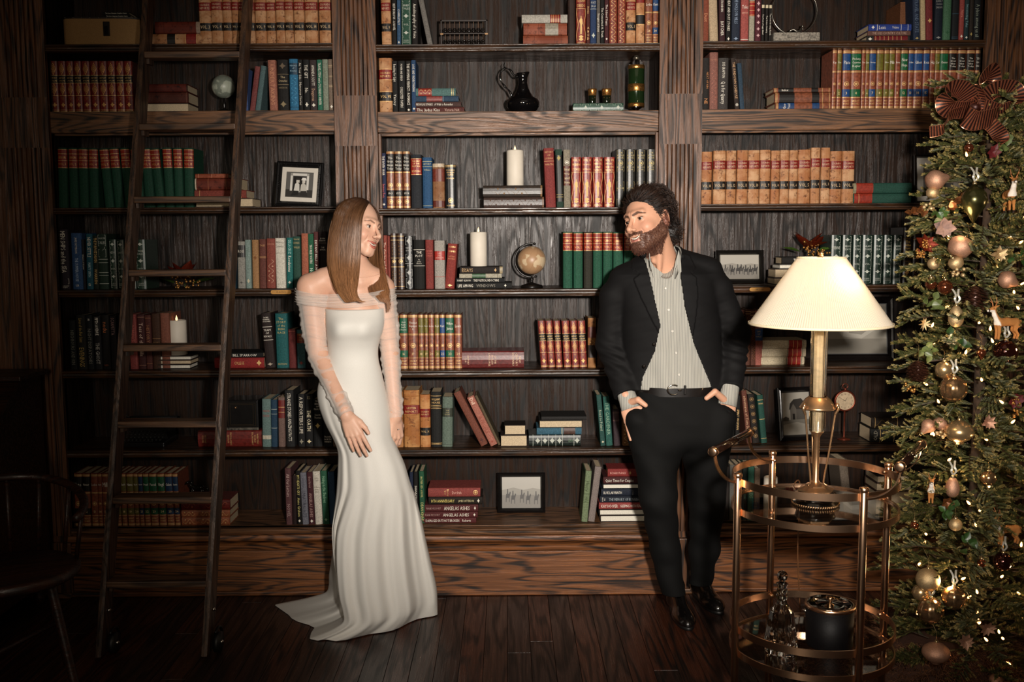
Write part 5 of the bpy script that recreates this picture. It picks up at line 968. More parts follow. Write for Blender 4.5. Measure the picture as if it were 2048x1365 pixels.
def poinsettia(z, x, y, Y, label, sc=1.0, seed=1, zb_=None, flat=False):
    c = kpx(z, x, y, Y); t = thing('glitter_poinsettia', label, 'decoration', (c[0], Y, c[2] if zb_ is None else zb_), group='glittered poinsettia picks')
    rr = random.Random(seed)
    for i in range(9):
        q = 2*math.pi*i/9+rr.uniform(-.2,.2); el = rr.uniform(.15,.9) if not flat else rr.uniform(-.05,.5)
        o = ob('petal', leafmesh(.060*sc*rr.uniform(.8,1.1), .017*sc, .2), REDG_, t, True)
        o.rotation_euler = (rr.uniform(-.5,.5), -el, q); o.location = (0,-.006,.022*sc)
    spray(t, (0,-.02*sc,.03*sc), (.022*sc,.012*sc,.012*sc), 22, GOLDG, 'gold_berry', seed, .0036*sc)
    spray(t, (.02*sc,-.03*sc,.012*sc), (.035*sc,.014*sc,.010*sc), 26, GOLDG, 'gold_berry', seed+5, .0034*sc)
    for q in (-.5, .35, 2.6): 
        o = ob('green_leaf', leafmesh(.055*sc, .017*sc), GRNL, t, True); o.rotation_euler = (.2,-.15,q); o.location = (.03*sc*math.cos(q),-.012,.012*sc)
    ob('stem', MB().tube([(0,.01,.02),(0,0,.0055),(.02,.005,.0030)], .002, 6), GRNL, t)
    return t
poinsettia(zb, 1080, 980, .07, 'copper glitter poinsettia with gold berries behind the ladder, fourth shelf', 1.7, 2, SHZ['L',4]+.002)
poinsettia(rb, 790, 760, .09, 'copper glitter poinsettia on the black book behind the lampshade', 1.55, 4, BOSSZ+.002)
# wooden ladder
def ladder():
    Yf, sl = -.72, .235; YL = lambda z: Yf+sl*z
    def on(x, y):                       # pixel -> point on the ladder's plane
        d = ray(x, y); k = (Yf+sl*CAMP[2]-CAMP[1])/(d[1]-sl*d[2]); return CAMP+d*k
    bl, br_ = on(190, 1318), on(402, 1318); tl, tr = on(285, 0), on(485, 0)
    t = thing('library_ladder', 'dark wooden rolling library ladder leaning on the bookcase at left', 'ladder', (0,0,0))
    zt = 2.70
    def lerp(a, b, z): u = (z-a[2])/(b[2]-a[2]); return a[0]+(b[0]-a[0])*u
    rw, rd_ = .022, .085; wl = wood('ladder_wood', 'z', '#5c4230', '#1c110a', .35)
    for (a, b) in ((bl, tl), (br_, tr)):
        R = []
        for z in (.012, zt):
            x = lerp(a, b, z); y = YL(z); R.append([(x,y,z),(x+rw*.5,y-.001,z),(x+rw,y,z),(x+rw,y+rd_,z),(x,y+rd_,z)])
        ob('ladder_rail', MB().rings(R), wl, t)
    wx = wood('ladder_tread_wood', 'x', '#6e4f38', '#22150c', .35)
    for y in (103, 247, 393, 540, 690, 843, 995, 1163):
        p = on(340, y); z = p[2]; xa = lerp(bl, tl, z)+rw; xb = lerp(br_, tr, z)+.002; yy = YL(z)
        ob('ladder_tread', MB().bbox(xa, xb, yy-.006, yy+.080, z-.026, z, .004), wx, t)
        for (xq, s_) in ((xa+.001, 1), (xb-.013, -1)): ob('tread_bracket', MB().box(xq, xq+.012, yy+.02, yy+.075, z-.046, z-.026), wl, t)
    for (a, b, s_) in ((bl, tl, -1), (br_, tr, 1)):
        z = .09; x = lerp(a, b, z)+(rw+.012); y = YL(z)+.05
        wh = ob('wheel', MB().tube([(x,y,.042),(x+.022,y,.042)], .04, 28), plain('black_rubber', '#0c0c0c', .5), t, True)
        ob('axle_cap', MB().sphere((x+.024,y,.043), .008, 12, 8), CHR, t, True)
        ob('wheel_fender', MB().tube([(x+.011, y+.055*math.cos(q)*1.0, .045+.055*math.sin(q)) for q in np.linspace(.1, 2.2, 14)], .006, 8), IRON, t, True)
        ob('fender_bolt', MB().sphere((lerp(a,b,.17)+rw+.004, YL(.17)+.04, .17), .008, 12, 8), CHR, t, True)
    ob('hook_bar', MB().tube([(-1.9,-.045,2.728),(-.8,-.045,2.728)], .012, 12), BRASS, t, True)
    for x in (bl[0], br_[0]): ob('hook', MB().tube([(x+.01,-.10,2.60),(x+.01,-.098,2.69),(x+.01,-.07,2.742),(x+.01,-.03,2.742)], .008, 8), IRON, t, True)
ladder()
# ================================================================ distance-field modelling of bodies and cloth
def smin(a, b, k):
    h = np.clip(.5+.5*(b-a)/k, 0, 1); return b*(1-h)+a*h-k*h*(1-h)
def smax(a, b, k): return -smin(-a, -b, k)
def ell(p, c, r):
    q = (p-np.array(c, np.float32))/np.array(r, np.float32); k0 = np.sqrt((q*q).sum(1)); q2 = q/np.array(r, np.float32)
    k1 = np.sqrt((q2*q2).sum(1))+1e-9; return k0*(k0-1)/k1
def sph(p, c, r): return np.sqrt(((p-np.array(c, np.float32))**2).sum(1))-r
def cap(p, a, b, ra, rb):
    a = np.array(a, np.float32); b = np.array(b, np.float32); ba = b-a; pa = p-a
    h = np.clip(pa@ba/(ba@ba+1e-12), 0, 1); return np.sqrt(((pa-h[:,None]*ba)**2).sum(1))-(ra+(rb-ra)*h)
def chain(p, pts, rr, k=.0):
    d = None
    for i in range(len(pts)-1):
        e = cap(p, pts[i], pts[i+1], rr[i], rr[i+1]); d = e if d is None else (smin(d, e, k) if k else np.minimum(d, e))
    return d
def within(p, c, R, fn):
    c = np.array(c, np.float32); q = np.sqrt(((p-c)**2).sum(1)); out = (q-R+.02).astype(np.float32); m = q < R
    if m.any(): out[m] = fn(p[m])
    return out
def vnoise(p, s, seed=0):              # cheap smooth pseudo-noise from sines
    q = p*s; r = np.sin(q[:,0]*1.3+q[:,2]*.7+seed)+np.sin(q[:,1]*1.7-q[:,0]*.9+seed*2.1)+np.sin(q[:,2]*1.9+q[:,1]*1.1+seed*.7)
    q = q*2.17; r = r+.5*(np.sin(q[:,0]*1.1-q[:,2]*1.4+seed)+np.sin(q[:,1]*1.3+q[:,2]*.8-seed)); return r/4
def inpoly(x, z, poly):
    ins = np.zeros(len(x), bool); n = len(poly)
    for i in range(n):
        x0, z0 = poly[i]; x1, z1 = poly[(i+1) % n]
        if z0 == z1: continue
        c = ((z0 > z) != (z1 > z)) & (x < (x1-x0)*(z-z0)/(z1-z0)+x0); ins ^= c
    return ins
def sdf_mesh(fn, lo, hi, h, name, col=None, smooth=True):
    lo = np.array(lo, np.float32); hi = np.array(hi, np.float32); B = 8
    nb = np.ceil((hi-lo)/(h*B)).astype(int); n = nb*B
    g = [lo[i]+(np.arange(nb[i])+.5)*h*B for i in range(3)]
    cc = np.stack(np.meshgrid(*g, indexing='ij'), -1).reshape(-1, 3).astype(np.float32)
    d = fn(cc); F = np.repeat(np.repeat(np.repeat(d.reshape(nb).astype(np.float32), B, 0), B, 1), B, 2)
    near = np.nonzero(np.abs(d) < h*B*1.15)[0]; off = np.stack(np.meshgrid(*[np.arange(B)]*3, indexing='ij'), -1).reshape(-1, 3)
    bi = np.stack(np.unravel_index(near, nb), -1)*B
    for s in range(0, len(bi), 600):
        b = bi[s:s+600]; idx = (b[:,None,:]+off[None]).reshape(-1, 3); v = fn((lo+idx*h).astype(np.float32)); F[idx[:,0], idx[:,1], idx[:,2]] = v
    Sg = F < 0; cnt = np.zeros(tuple(n-1), np.int8)
    for a in (0,1):
        for b in (0,1):
            for c in (0,1): cnt += Sg[a:n[0]-1+a, b:n[1]-1+b, c:n[2]-1+c]
    act = (cnt > 0) & (cnt < 8); ci = np.argwhere(act); vid = -np.ones(act.shape, np.int32); vid[tuple(ci.T)] = np.arange(len(ci))
    acc = np.zeros((len(ci), 3)); num = np.zeros(len(ci)); cor = [(a,b,c) for a in (0,1) for b in (0,1) for c in (0,1)]
    cv = {q: F[ci[:,0]+q[0], ci[:,1]+q[1], ci[:,2]+q[2]] for q in cor}
    for q in cor:
        for ax in range(3):
            if q[ax]: continue
            r = list(q); r[ax] = 1; r = tuple(r); f0, f1 = cv[q], cv[r]; m = (f0 < 0) != (f1 < 0); t = np.where(m, f0/(f0-f1+1e-12), 0)
            pt = np.array(q, float)[None].repeat(len(ci), 0); pt[:,ax] += t; acc[m] += pt[m]; num[m] += 1
    V = lo+(ci+acc/num[:,None])*h; quads = []
    for ax in range(3):
        sl0 = [slice(None)]*3; sl1 = [slice(None)]*3; sl0[ax] = slice(0, n[ax]-1); sl1[ax] = slice(1, n[ax])
        e = Sg[tuple(sl0)] != Sg[tuple(sl1)]; ei = np.argwhere(e); u, w_ = (ax+1) % 3, (ax+2) % 3
        m = (ei[:,u] > 0) & (ei[:,w_] > 0) & (ei[:,u] < n[u]-1) & (ei[:,w_] < n[w_]-1); ei = ei[m]; fl_ = Sg[tuple(ei.T)]
        q = []
        for du, dw in ((-1,-1),(0,-1),(0,0),(-1,0)):
            k = ei.copy(); k[:,u] += du; k[:,w_] += dw; q.append(vid[tuple(k.T)])
        q = np.stack(q, 1); q[~fl_] = q[~fl_][:, ::-1]; quads.append(q)
    Q = np.concatenate(quads); Q = Q[(Q >= 0).all(1)]
    me = bpy.data.meshes.new(name); me.vertices.add(len(V)); me.vertices.foreach_set('co', V.astype(np.float32).ravel())
    me.loops.add(len(Q)*4); me.loops.foreach_set('vertex_index', Q.astype(np.int32).ravel()); me.polygons.add(len(Q))
    me.polygons.foreach_set('loop_start', np.arange(0, len(Q)*4, 4, dtype=np.int32)); me.update(calc_edges=True)
    if smooth: me.shade_smooth()
    if col is not None:
        c = col(V.astype(np.float32)); a = me.color_attributes.new('Col', 'FLOAT_COLOR', 'POINT'); a.data.foreach_set('color', np.concatenate([c, np.ones((len(c),1))], 1).astype(np.float32).ravel())
    return me
def frame_of(f, u):
    f = np.array(f, float); f /= np.linalg.norm(f); u = np.array(u, float); u -= f*(u@f); u /= np.linalg.norm(u); y = -f; x = np.cross(y, u); return np.stack([x, y, u], 1)
class Local:
    def __init__(s, O, f, u, sc=1.0): s.O = np.array(O, float); s.R = frame_of(f, u); s.s = sc
    def to(s, p): return ((p-s.O.astype(np.float32))@s.R.astype(np.float32)/s.s).astype(np.float32)
    def w(s, q): return s.O+s.R@(np.array(q, float)*s.s)
def head_sdf(p, male=False):           # local head frame: -y is where the face looks, z=0 at the eyes
    wd = 1.0 if male else .93
    x = np.abs(p[:,0:1]); q = np.concatenate([x/wd, p[:,1:]], 1)     # mirrored
    d = ell(q, (0,.018,.030), (.076,.096,.088))
    d = smin(d, ell(q, (0,-.030,-.020), (.063,.060,.085)), .030)
    jw = .050 if male else .042
    d = smin(d, cap(q, (jw,.005,-.058), (.014,-.072,-.100), .018, .016 if male else .013), .030)
    d = smin(d, ell(q, (0,-.074,-.100 if male else -.097), (.022,.018,.016)), .018)
    d = smin(d, ell(q, (.040,-.062,-.034), (.022,.022,.020)), .022)           # cheeks
    d = smin(d, cap(q, (.006,-.086,.022), (.040,-.074,.024), .011, .009), .014)  # brow
    d = smax(d, -sph(q, (.033,-.102,.002), .0175), .016)                      # sockets
    d = smin(d, cap(q, (0,-.086,.014), (0,-.116,-.030), .0055, .0085), .010)    # nose
    d = smin(d, sph(q, (0,-.117,-.034), .0095), .006)
    d = smin(d, ell(q, (.0125,-.104,-.038), (.0075,.010,.0065)), .005)
    d = smax(d, -ell(q, (.0065,-.109,-.0445), (.0035,.006,.003)), .002)
    lid = np.abs(sph(q, (.032,-.074,.0), .0128))-.0012; lid = smax(lid, -ell(q, (.0325,-.087,-.0012), (.0122,.010,.0042)), .0012)
    d = smin(d, lid, .003); d = smax(d, -sph(q, (.032,-.074,0), .0117), .0008)
    d = smin(d, ell(q, (0,-.082,-.070), (.030,.016,.022)), .014)              # mouth mound
    d = smax(d, -chain(q, [(0,-.099,-.0695),(.012,-.097,-.0675),(.0245,-.086,-.0605)], [.0068,.006,.0018]), .002)
    lips = np.minimum(chain(q, [(0,-.0985,-.0615),(.012,-.096,-.0605),(.026,-.084,-.0570)], [.0038,.0036,.0016]),
                      chain(q, [(0,-.0975,-.0795),(.013,-.0945,-.0765),(.026,-.084,-.0590)], [.0050,.0044,.0016]))
    d = smin(d, lips, .003)
    d = smax(d, -chain(q, [(.0345,-.088,-.040),(.037,-.078,-.060)], [.001,.001]), .006)   # smile folds
    e = ell(q, (.079,.010,-.008), (.008,.018,.031)); e = smax(e, -ell(q, (.088,.006,-.004), (.008,.011,.020)), .004)
    d = smin(d, e, .004)
    return d
def eye_mesh(F, sx, wd, gaze, iris, name, parent):
    mb = MB().sphere((0,0,0), .0118, 24, 18); c = F.w((sx*.032*wd, -.074, 0)); me = mb.mesh(name, True)
    g = np.array(gaze, float); g /= np.linalg.norm(g); a = me.color_attributes.new('Col', 'FLOAT_COLOR', 'POINT')
    for i, v in enumerate(me.vertices):
        q = np.array(v.co[:]); q /= np.linalg.norm(q); ca = q@g
        col = (.003,.003,.003) if ca > .975 else lin(iris) if ca > .85 else (.46,.40,.36); a.data[i].color = (*col, 1)  # eye white darkened: shade around the eye is put into its colour
    me.transform(Matrix.Scale(F.s, 4)); me.materials.append(vcol('eye', .08, 0)); o = bpy.data.objects.new(name, me); C.objects.link(o); o.parent = parent; o.location = Vector(c)-parent.location
    return o
def hand_sdf(p, side=1, curl=(.15,.25,.3,.3), spread=.0, thumb=0.0, male=False):
    """local: origin wrist, fingers along -z, back of the hand -y, side=+1 puts the thumb at +x"""
    s = 1.12 if male else 1.0; q = p/s; q = q*np.array([side,1,1], np.float32)
    kn = [(.026,0,-.082),(.009,-.002,-.088),(-.009,-.001,-.084),(-.025,.002,-.075)]
    d = None
    for k, (x, y, z) in enumerate(kn):
        e = cap(q, (x*.55,0,-.006), (x,y,z), .0125, .0100); d = e if d is None else smin(d, e, .010)
    d = smin(d, cap(q, (0,0,.02), (0,0,-.01), .022, .019)*1.0, .012)
    d = smin(d, ell(q, (0,.006,-.045), (.034,.011,.040)), .008)
    Ls = [(.040,.024,.019),(.044,.027,.020),(.041,.025,.020),(.032,.019,.017)]; fd = None
    for k in range(4):
        pt = np.array(kn[k]); a = 0; dx = (k-1.5)*-.06*(1+spread*3); pts = [pt.copy()]
        for j in range(3):
            a += curl[k]*(1,1.1,.7)[j]; pt = pt+np.array([dx*Ls[k][j]*1.0, math.sin(a)*Ls[k][j], -math.cos(a)*Ls[k][j]]); pts.append(pt.copy())
        rr = [.0092,.0082,.0072,.0058] if k < 3 else [.0082,.0072,.0064,.0052]
        e = chain(q, pts, rr, .002); fd = e if fd is None else np.minimum(fd, e)
    d = smin(d, fd, .004)
    t = [(.018,.004,-.018),(.036,.010,-.046),(.046-thumb*.01,.014+thumb*.02,-.074),(.050-thumb*.02,.016+thumb*.04,-.098)]
    d = smin(d, chain(q, t, [.014,.0115,.0092,.0066], .003), .006)
    return d*s
def skin_col(base, V, extra=None):
    c = np.tile(np.array(lin(base)), (len(V), 1)); n = vnoise(V, 60, 2)[:,None]; c = c*(1+.05*n)
    if extra is not None: c = extra(c, V)
    return c
def blend(c, m, col): m = np.clip(m, 0, 1)[:,None]; return c*(1-m)+np.array(lin(col))*m
def catmull(pts, per=6):
    Q = [np.array(p, float) for p in pts]; out = []
    for i in range(len(Q)-1):
        p0, p1, p2, p3 = Q[max(0,i-1)], Q[i], Q[i+1], Q[min(len(Q)-1,i+2)]
        for k in range(per):
            u = k/per; out.append(.5*((2*p1)+(p2-p0)*u+(2*p0-5*p1+4*p2-p3)*u*u+(3*p1-p0-3*p2+p3)*u**3))
    out.append(Q[-1]); return out
class VM(MB):                           # mesh with a colour per vertex
    def __init__(s): super().__init__(); s.c = []
    def strand(s, pts, r0, r1, col0, col1, n=3):
        m = len(pts); i0 = len(s.v); s.tube(pts, [r0+(r1-r0)*i/(m-1) for i in range(m)], n, False)
        for i in range(m):
            u = i/(m-1); s.c += [tuple(a+(b-a)*u for a, b in zip(col0, col1))]*n
    def build(s, name, mat, parent):
        me = s.mesh(name, True); a = me.color_attributes.new('Col', 'FLOAT_COLOR', 'POINT')
        a.data.foreach_set('color', np.concatenate([np.array(s.c), np.ones((len(s.c),1))], 1).astype(np.float32).ravel())
        me.materials.append(mat); o = bpy.data.objects.new(name, me); C.objects.link(o)
        if parent: o.parent = parent; o.location = -Vector(parent.location)
        return o
def wob(name, me, mat, parent):         # mesh in world coordinates under a thing placed at its base
    o = ob(name, me, mat, parent); o.location = -Vector(parent.location); return o
# ================================================================ the woman
SKIN = vcol('skin', .48, 0, .04, 300, .4, .12, .08); SKINM = SKIN
def woman():
    Y0 = -.42
    p0 = G(705, 1255, 0); root = thing('person', 'smiling woman with long brown hair in off-shoulder white gown with sheer sleeves', 'person', (p0[0], Y0, 0))
    F = Local(P(716, 456, Y0), (.848,-.53,-.03), (.125,.20,.966), .97)
    W_ = lambda x, y, Y: P(x, y, Y)
    shL, elL, wrL = W_(622,574,-.41), W_(636,704,-.43), W_(693,830,-.585)
    shR, elR, wrR = W_(765,578,-.39), W_(780,702,-.375), W_(791,833,-.43)
    nb = W_(711,548,-.40); nt_ = F.w((0,.018,-.055))
    dL = W_(716,888,-.60)-wrL; HL = Local(wrL, -np.array([.35,-.9,.0]), -dL)      # back of hand to camera
    HL.R = frame_of(np.cross(np.cross(dL, (0,-1,0)), dL)*1.0, -dL)
    dR = W_(797,885,-.44)-wrR; HR = Local(wrR, (0,0,0.1), -dR) if 0 else Local(wrR, (.7,-.7,0), -dR)
    def body(p):
        d = within(p, F.O, .20, lambda q: head_sdf(F.to(q))*F.s)
        d = smin(d, cap(p, nt_, nb, .047, .052), .022)
        d = smin(d, cap(p, nb, W_(652,556,-.40), .050, .040), .04); d = smin(d, cap(p, nb, W_(752,556,-.385), .050, .038), .04)
        d = smin(d, ell(p, W_(706,630,-.405), (.108,.076,.15)), .05)
        d = smin(d, cap(p, W_(642,563,-.405), shL, .040, .050), .03); d = smin(d, cap(p, W_(752,563,-.385), shR, .038, .045), .03)
        # collar bones and the hollow of the throat
        d = smin(d, cap(p, W_(706,566,-.462), W_(642,550,-.425), .005, .004), .02); d = smin(d, cap(p, W_(722,566,-.452), W_(752,556,-.415), .005, .004), .03)
        d = smax(d, -sph(p, W_(714,560,-.490), .010), .02)
        d = smin(d, chain(p, [shL, elL, wrL], [.047,.036,.0235], .02), .03)
        d = smin(d, chain(p, [shR, elR, wrR], [.042,.033,.0225], .02), .03)
        d = np.minimum(d, cap(p, W_(706,690,-.41), W_(703,800,-.42), .070, .085))
        d = smin(d, within(p, wrL+dL*.7, .16, lambda q: hand_sdf(HL.to(q), 1, (.10,.12,.14,.16))), .01)
        d = smin(d, within(p, wrR+dR*.7, .16, lambda q: hand_sdf(HR.to(q), 1, (.45,.5,.5,.5), 0, .4)), .01)
        return d
    def col(V):
        q = F.to(V); x = np.abs(q[:,0]); c = skin_col('#d4a890', V)
        near = np.sqrt((q*q).sum(1)) < .16
        m = np.exp(-((x-.042)**2+(q[:,1]+.07)**2+(q[:,2]+.034)**2)/(2*.016**2))*near*.35; c = blend(c, m, '#cf8a76')
        up = chain(np.stack([x, q[:,1], q[:,2]], 1), [(0,-.0985,-.0615),(.012,-.096,-.0605),(.026,-.084,-.0570)], [.0042,.0038,.0018])
        lo = chain(np.stack([x, q[:,1], q[:,2]], 1), [(0,-.0975,-.0795),(.013,-.0945,-.0765),(.026,-.084,-.0590)], [.0054,.0048,.0018])
        c = blend(c, (np.minimum(up, lo) < .0001)*near*.8, '#a8463c')
        cav = (np.abs(q[:,2]+.069) < .007) & (x < .022) & (q[:,1] > -.0955) & (q[:,1] < -.07) & near & (np.minimum(up, lo) > .0006); c = blend(c, cav*.9, '#3a1512')
        br = chain(np.stack([x, q[:,1]*0, q[:,2]], 1), [(.014,0,.0185),(.03,0,.0245),(.047,0,.0195)], [.0022,.0026,.0008]); c = blend(c, (1-np.clip(br/.0012, 0, 1))*(q[:,1] < -.05)*near*.75, '#5a3828')
        ly = np.abs(np.sqrt(((np.stack([x,q[:,1],q[:,2]],1)-np.array([.032,-.074,0]))**2).sum(1))-.0132) < .0022
        c = blend(c, (ly & (np.abs(q[:,2]-.0042-.0*x) < .0018) & near & (q[:,1] < -.078))*.85, '#241511')
        return c
    lo = np.minimum.reduce([W_(585,900,-.6), W_(585,400,-.2), F.O-.14]); hi = np.maximum.reduce([W_(815,395,-.2), W_(815,395,-.6)])
    me = sdf_mesh(body, (lo[0], -.74, W_(0,912,-.5)[2]), (hi[0]+.02, -.25, F.O[2]+.14), .0021, 'body', col); me.materials.append(SKIN)
    # lower body, inside the gown, joined to the same mesh
    wob('body', me, None, root)
    for sx in (-1, 1): eye_mesh(F, sx, .93, F.R@np.array([sx*-.0+.10, -1, .05]), '#2c1a10', 'eye', root)
    # teeth
    tb = MB(); R = []
    for z in (-.0635,-.0745): R.append([F.w((x, -.0925+7.5*x*x, z+3.2*x*x*2)) for x in np.linspace(-.021,.021,15)])
    tb.rings(R, False, False, False); wob('teeth', tb, plain('teeth', '#e8e0d2', .25, 0, 0, 10, .3, .5, 0), root)
    # ---------------- hair
    rr = random.Random(11); vm = VM()
    near = [[(737,405,-.435),(730,418,-.480),(723,440,-.515),(720,480,-.522),(719,520,-.52),(716,556,-.545),(712,588,-.575),(720,603,-.585),(732,604,-.585)],
            [(731,403,-.42),(720,413,-.475),(710,438,-.512),(705,480,-.522),(702,520,-.522),(700,556,-.545),(704,588,-.57),(714,604,-.58)],
            [(726,402,-.41),(705,413,-.455),(692,440,-.49),(686,480,-.507),(683,520,-.512),(685,556,-.535),(693,588,-.56),(706,606,-.57)],
            [(720,402,-.40),(692,414,-.41),(676,440,-.435),(667,480,-.455),(664,520,-.475),(669,556,-.50),(680,586,-.53),(697,608,-.55)],
            [(716,401,-.385),(688,409,-.385),(669,432,-.385),(660,470,-.40),(657,524,-.43),(664,556,-.46),(676,580,-.50),(690,600,-.53)],
            [(712,401,-.36),(688,410,-.345),(671,434,-.335),(661,475,-.345),(658,524,-.37),(662,556,-.38),(668,576,-.40)],
            [(712,403,-.34),(698,414,-.30),(686,445,-.29),(677,490,-.30),(674,530,-.32),(676,560,-.33)]]
    far = [[(735,404,-.415),(750,418,-.40),(759,440,-.385),(762,470,-.375),(764,510,-.39),(770,550,-.43),(778,590,-.49),(776,630,-.50)],
           [(733,403,-.40),(748,420,-.37),(756,445,-.35),(758,480,-.34),(759,520,-.36),(763,556,-.43),(768,590,-.49),(782,612,-.49)],
           [(730,403,-.38),(742,425,-.33),(748,455,-.30),(749,490,-.30),(750,530,-.33),(753,560,-.42),(760,590,-.49),(770,606,-.50)],
           [(725,403,-.36),(726,425,-.30),(726,460,-.27),(728,500,-.28),(734,540,-.33),(742,566,-.42),(752,590,-.49),(763,604,-.50)],
           [(716,403,-.35),(708,425,-.30),(700,460,-.275),(698,500,-.28),(700,540,-.31),(705,570,-.33)]]
    def curtain(G_, n, base, tips, jit=.0022, keep=1.0):
        gs = [catmull([W_(*g) for g in gg], 5) for gg in G_]; L_ = 40
        gs = [[np.array(g[min(len(g)-1, int(round(i*(len(g)-1)/(L_-1))))]) for i in range(L_)] for g in gs]
        for i in range(n):
            u = rr.random()*(len(gs)-1); k = int(min(u, len(gs)-2)); f = u-k; end = L_-int(rr.random()**2*9*keep)
            ph = rr.random()*6; dy = rr.uniform(-.009,.003); pts = []
            jx, jz = rr.gauss(0,jit), rr.gauss(0,jit); lift = rr.uniform(1.01,1.06)
            for j in range(0, end, 2):
                q = gs[k][j]*(1-f)+gs[k+1][j]*f; a_ = j/L_
                wv = math.sin(a_*7+ph)*.0020+ (math.sin(a_*16+ph)*.004*max(0,a_-.7)*3)
                pt = np.array((q[0]+jx*(.4+a_)+wv, q[1]+dy*(.3+a_*.7), q[2]+jz*.4)); l_ = F.to(pt.astype(np.float32)[None])[0]; e_ = (l_-np.array([0,.020,.032]))/np.array([.0745,.096,.088]); k0 = np.linalg.norm(e_)
                if k0 < lift and l_[2] > -.02: pt = F.w(np.array([0,.020,.032])+(l_-np.array([0,.020,.032]))*lift/k0)
                pts.append(tuple(pt))
            if len(pts) < 4: continue
            v = rr.uniform(.65,1.35); c0 = tuple(x*v for x in lin(base)); c1 = tuple(x*v for x in lin(tips)); w_ = rr.uniform(.0009,.0017)
            vm.strand(pts, w_, .0005, c0, c1)
    curtain(near, 2100, '#26140c', '#a07048'); curtain(far, 950, '#2a160d', '#946642')
    # hair cap under the strands
    def hcap(p):
        q = F.to(p); d = ell(q, (0,.020,.032), (.0745,.096,.088))
        face = q[:,1]+.052-.35*np.clip(q[:,2]-.05, 0, .06)*2.2
        return smax(d, -face-.0, .01)*F.s
    capm = sdf_mesh(hcap, F.O-.16, F.O+.16, .004, 'hair_cap', lambda V: np.tile(np.array(lin('#3a2318')), (len(V),1)))
    hm = vcol('hair', .42, 0, 0, 200, .6); hair = vm.build('hair', hm, root); hc = wob('hair_cap', capm, hm, hair); hc.location = (0,0,0)
    # ---------------- gown
    gw = plain('white_crepe', '#d6d3cc', .62, 0, .02, 500, 0, .3, .12)
    prof = [(617,651,768,.088,.0),(628,652,769,.100,.004),(645,653,769,.112,.008),(662,654,766,.110,.006),(680,655,760,.098,.0),(700,656,756,.088,-.004),(722,655,757,.086,-.004),(745,647,763,.096,0),(770,637,769,.108,.004),(800,637,776,.114,.008),(840,650,783,.116,.010),(875,668,787,.112,.012),(900,677,797,.112,.012),(930,677,810,.116,.010),(965,675,820,.125,.006)]
    N_ = 180; rings = []
    hemf = [(875,1230),(868,1233),(850,1236),(835,1239),(818,1246),(800,1256),(785,1262),(765,1266),(740,1269),(715,1275),(692,1281),(672,1283),(652,1280),(635,1282),(619,1278),(622,1266),(629,1256),(617,1250),(606,1247),(594,1243),(583,1237),(577,1230)]
    hemw = [G(x, y, .004) for x, y in hemf]
    back = [(-1.03,-.155),(-.98,-.12),(-.88,-.09),(-.75,-.08),(-.6,-.07),(-.45,-.075),(-.36,-.11),(-.325,-.17),(-.31,-.22)]
    loop = [np.array((h[0], h[1], .004)) for h in hemw]+[np.array((x, y, .004)) for x, y in back]
    # resample hem loop by angle order starting at its right end
    seg = [np.linalg.norm(loop[(i+1) % len(loop)]-loop[i]) for i in range(len(loop))]
    def along(i0, i1, n):
        pts = loop[i0:i1+1]; c = np.concatenate([[0], np.cumsum([np.linalg.norm(pts[i+1]-pts[i]) for i in range(len(pts)-1)])]); s = np.linspace(0, c[-1], n, endpoint=False)
        return [np.array([np.interp(x, c, [q[k] for q in pts]) for k in range(3)]) for x in s]
    loop.append(loop[0]); nf = 100; hem = along(0, len(hemf)-1, nf)+along(len(hemf)-1, len(loop)-1, N_-nf)
    th0 = []
    for k in range(N_):      # front half sweeps angle 0 -> -pi (right to left through the front), back returns
        th0.append(-math.pi*k/nf if k < nf else -math.pi-math.pi*(k-nf)/(N_-nf))
    for (y, xl, xr, dr, dy) in prof:
        a = P(xl, y, Y0); b = P(xr, y, Y0); cx_, rx = (a[0]+b[0])/2, (b[0]-a[0])/2; z = (a[2]+b[2])/2; ring = []
        u = np.clip((y-760)/430, 0, 1)
        for t in th0:
            c_, s_ = math.cos(t), math.sin(t)
            fo = u*u*(.012*math.sin(5*t+1.0)+.010*math.sin(9*t+2+u*1.5)+.006*math.sin(15*t))
            # strong groove at the left where the panel folds over the train
            gro = -u*.030*math.exp(-((t+2.25)/.10)**2) - u*.016*math.exp(-((t+1.2)/.16)**2)+u*.012*math.exp(-((t+2.45)/.12)**2)
            bust = 0
            if y < 700: bust = .020*math.exp(-((y-655)/22)**2)*(math.exp(-((t+1.05)/.38)**2)+math.exp(-((t+2.05)/.38)**2))
            wr = .0048*math.sin(z*150+1.8*c_)*math.exp(-((y-712)/34)**2)+.0016*math.sin(z*310+3*c_)*math.exp(-((y-690)/30)**2)
            ring.append((cx_+c_*(rx+(fo*.35 if abs(c_) < .98 else 0)), Y0+dy*-1+s_*(dr+fo+gro+bust+wr), z))
        rings.append(ring)
    # blend the last body ring into the hem on the floor
    last = [np.array(q) for q in rings[-1]]
    SIL = [(965,675,820),(998,672,831),(1045,666,841),(1097,658,850),(1145,650,859),(1180,643,866),(1208,640,870)]
    zl = last[0][2]; sz = [P(700, y, Y0)[2] for y, _, _ in SIL]; sxl = [P(a, y, Y0)[0] for y, a, _ in SIL]; sxr = [P(b, y, Y0)[0] for y, _, b in SIL]
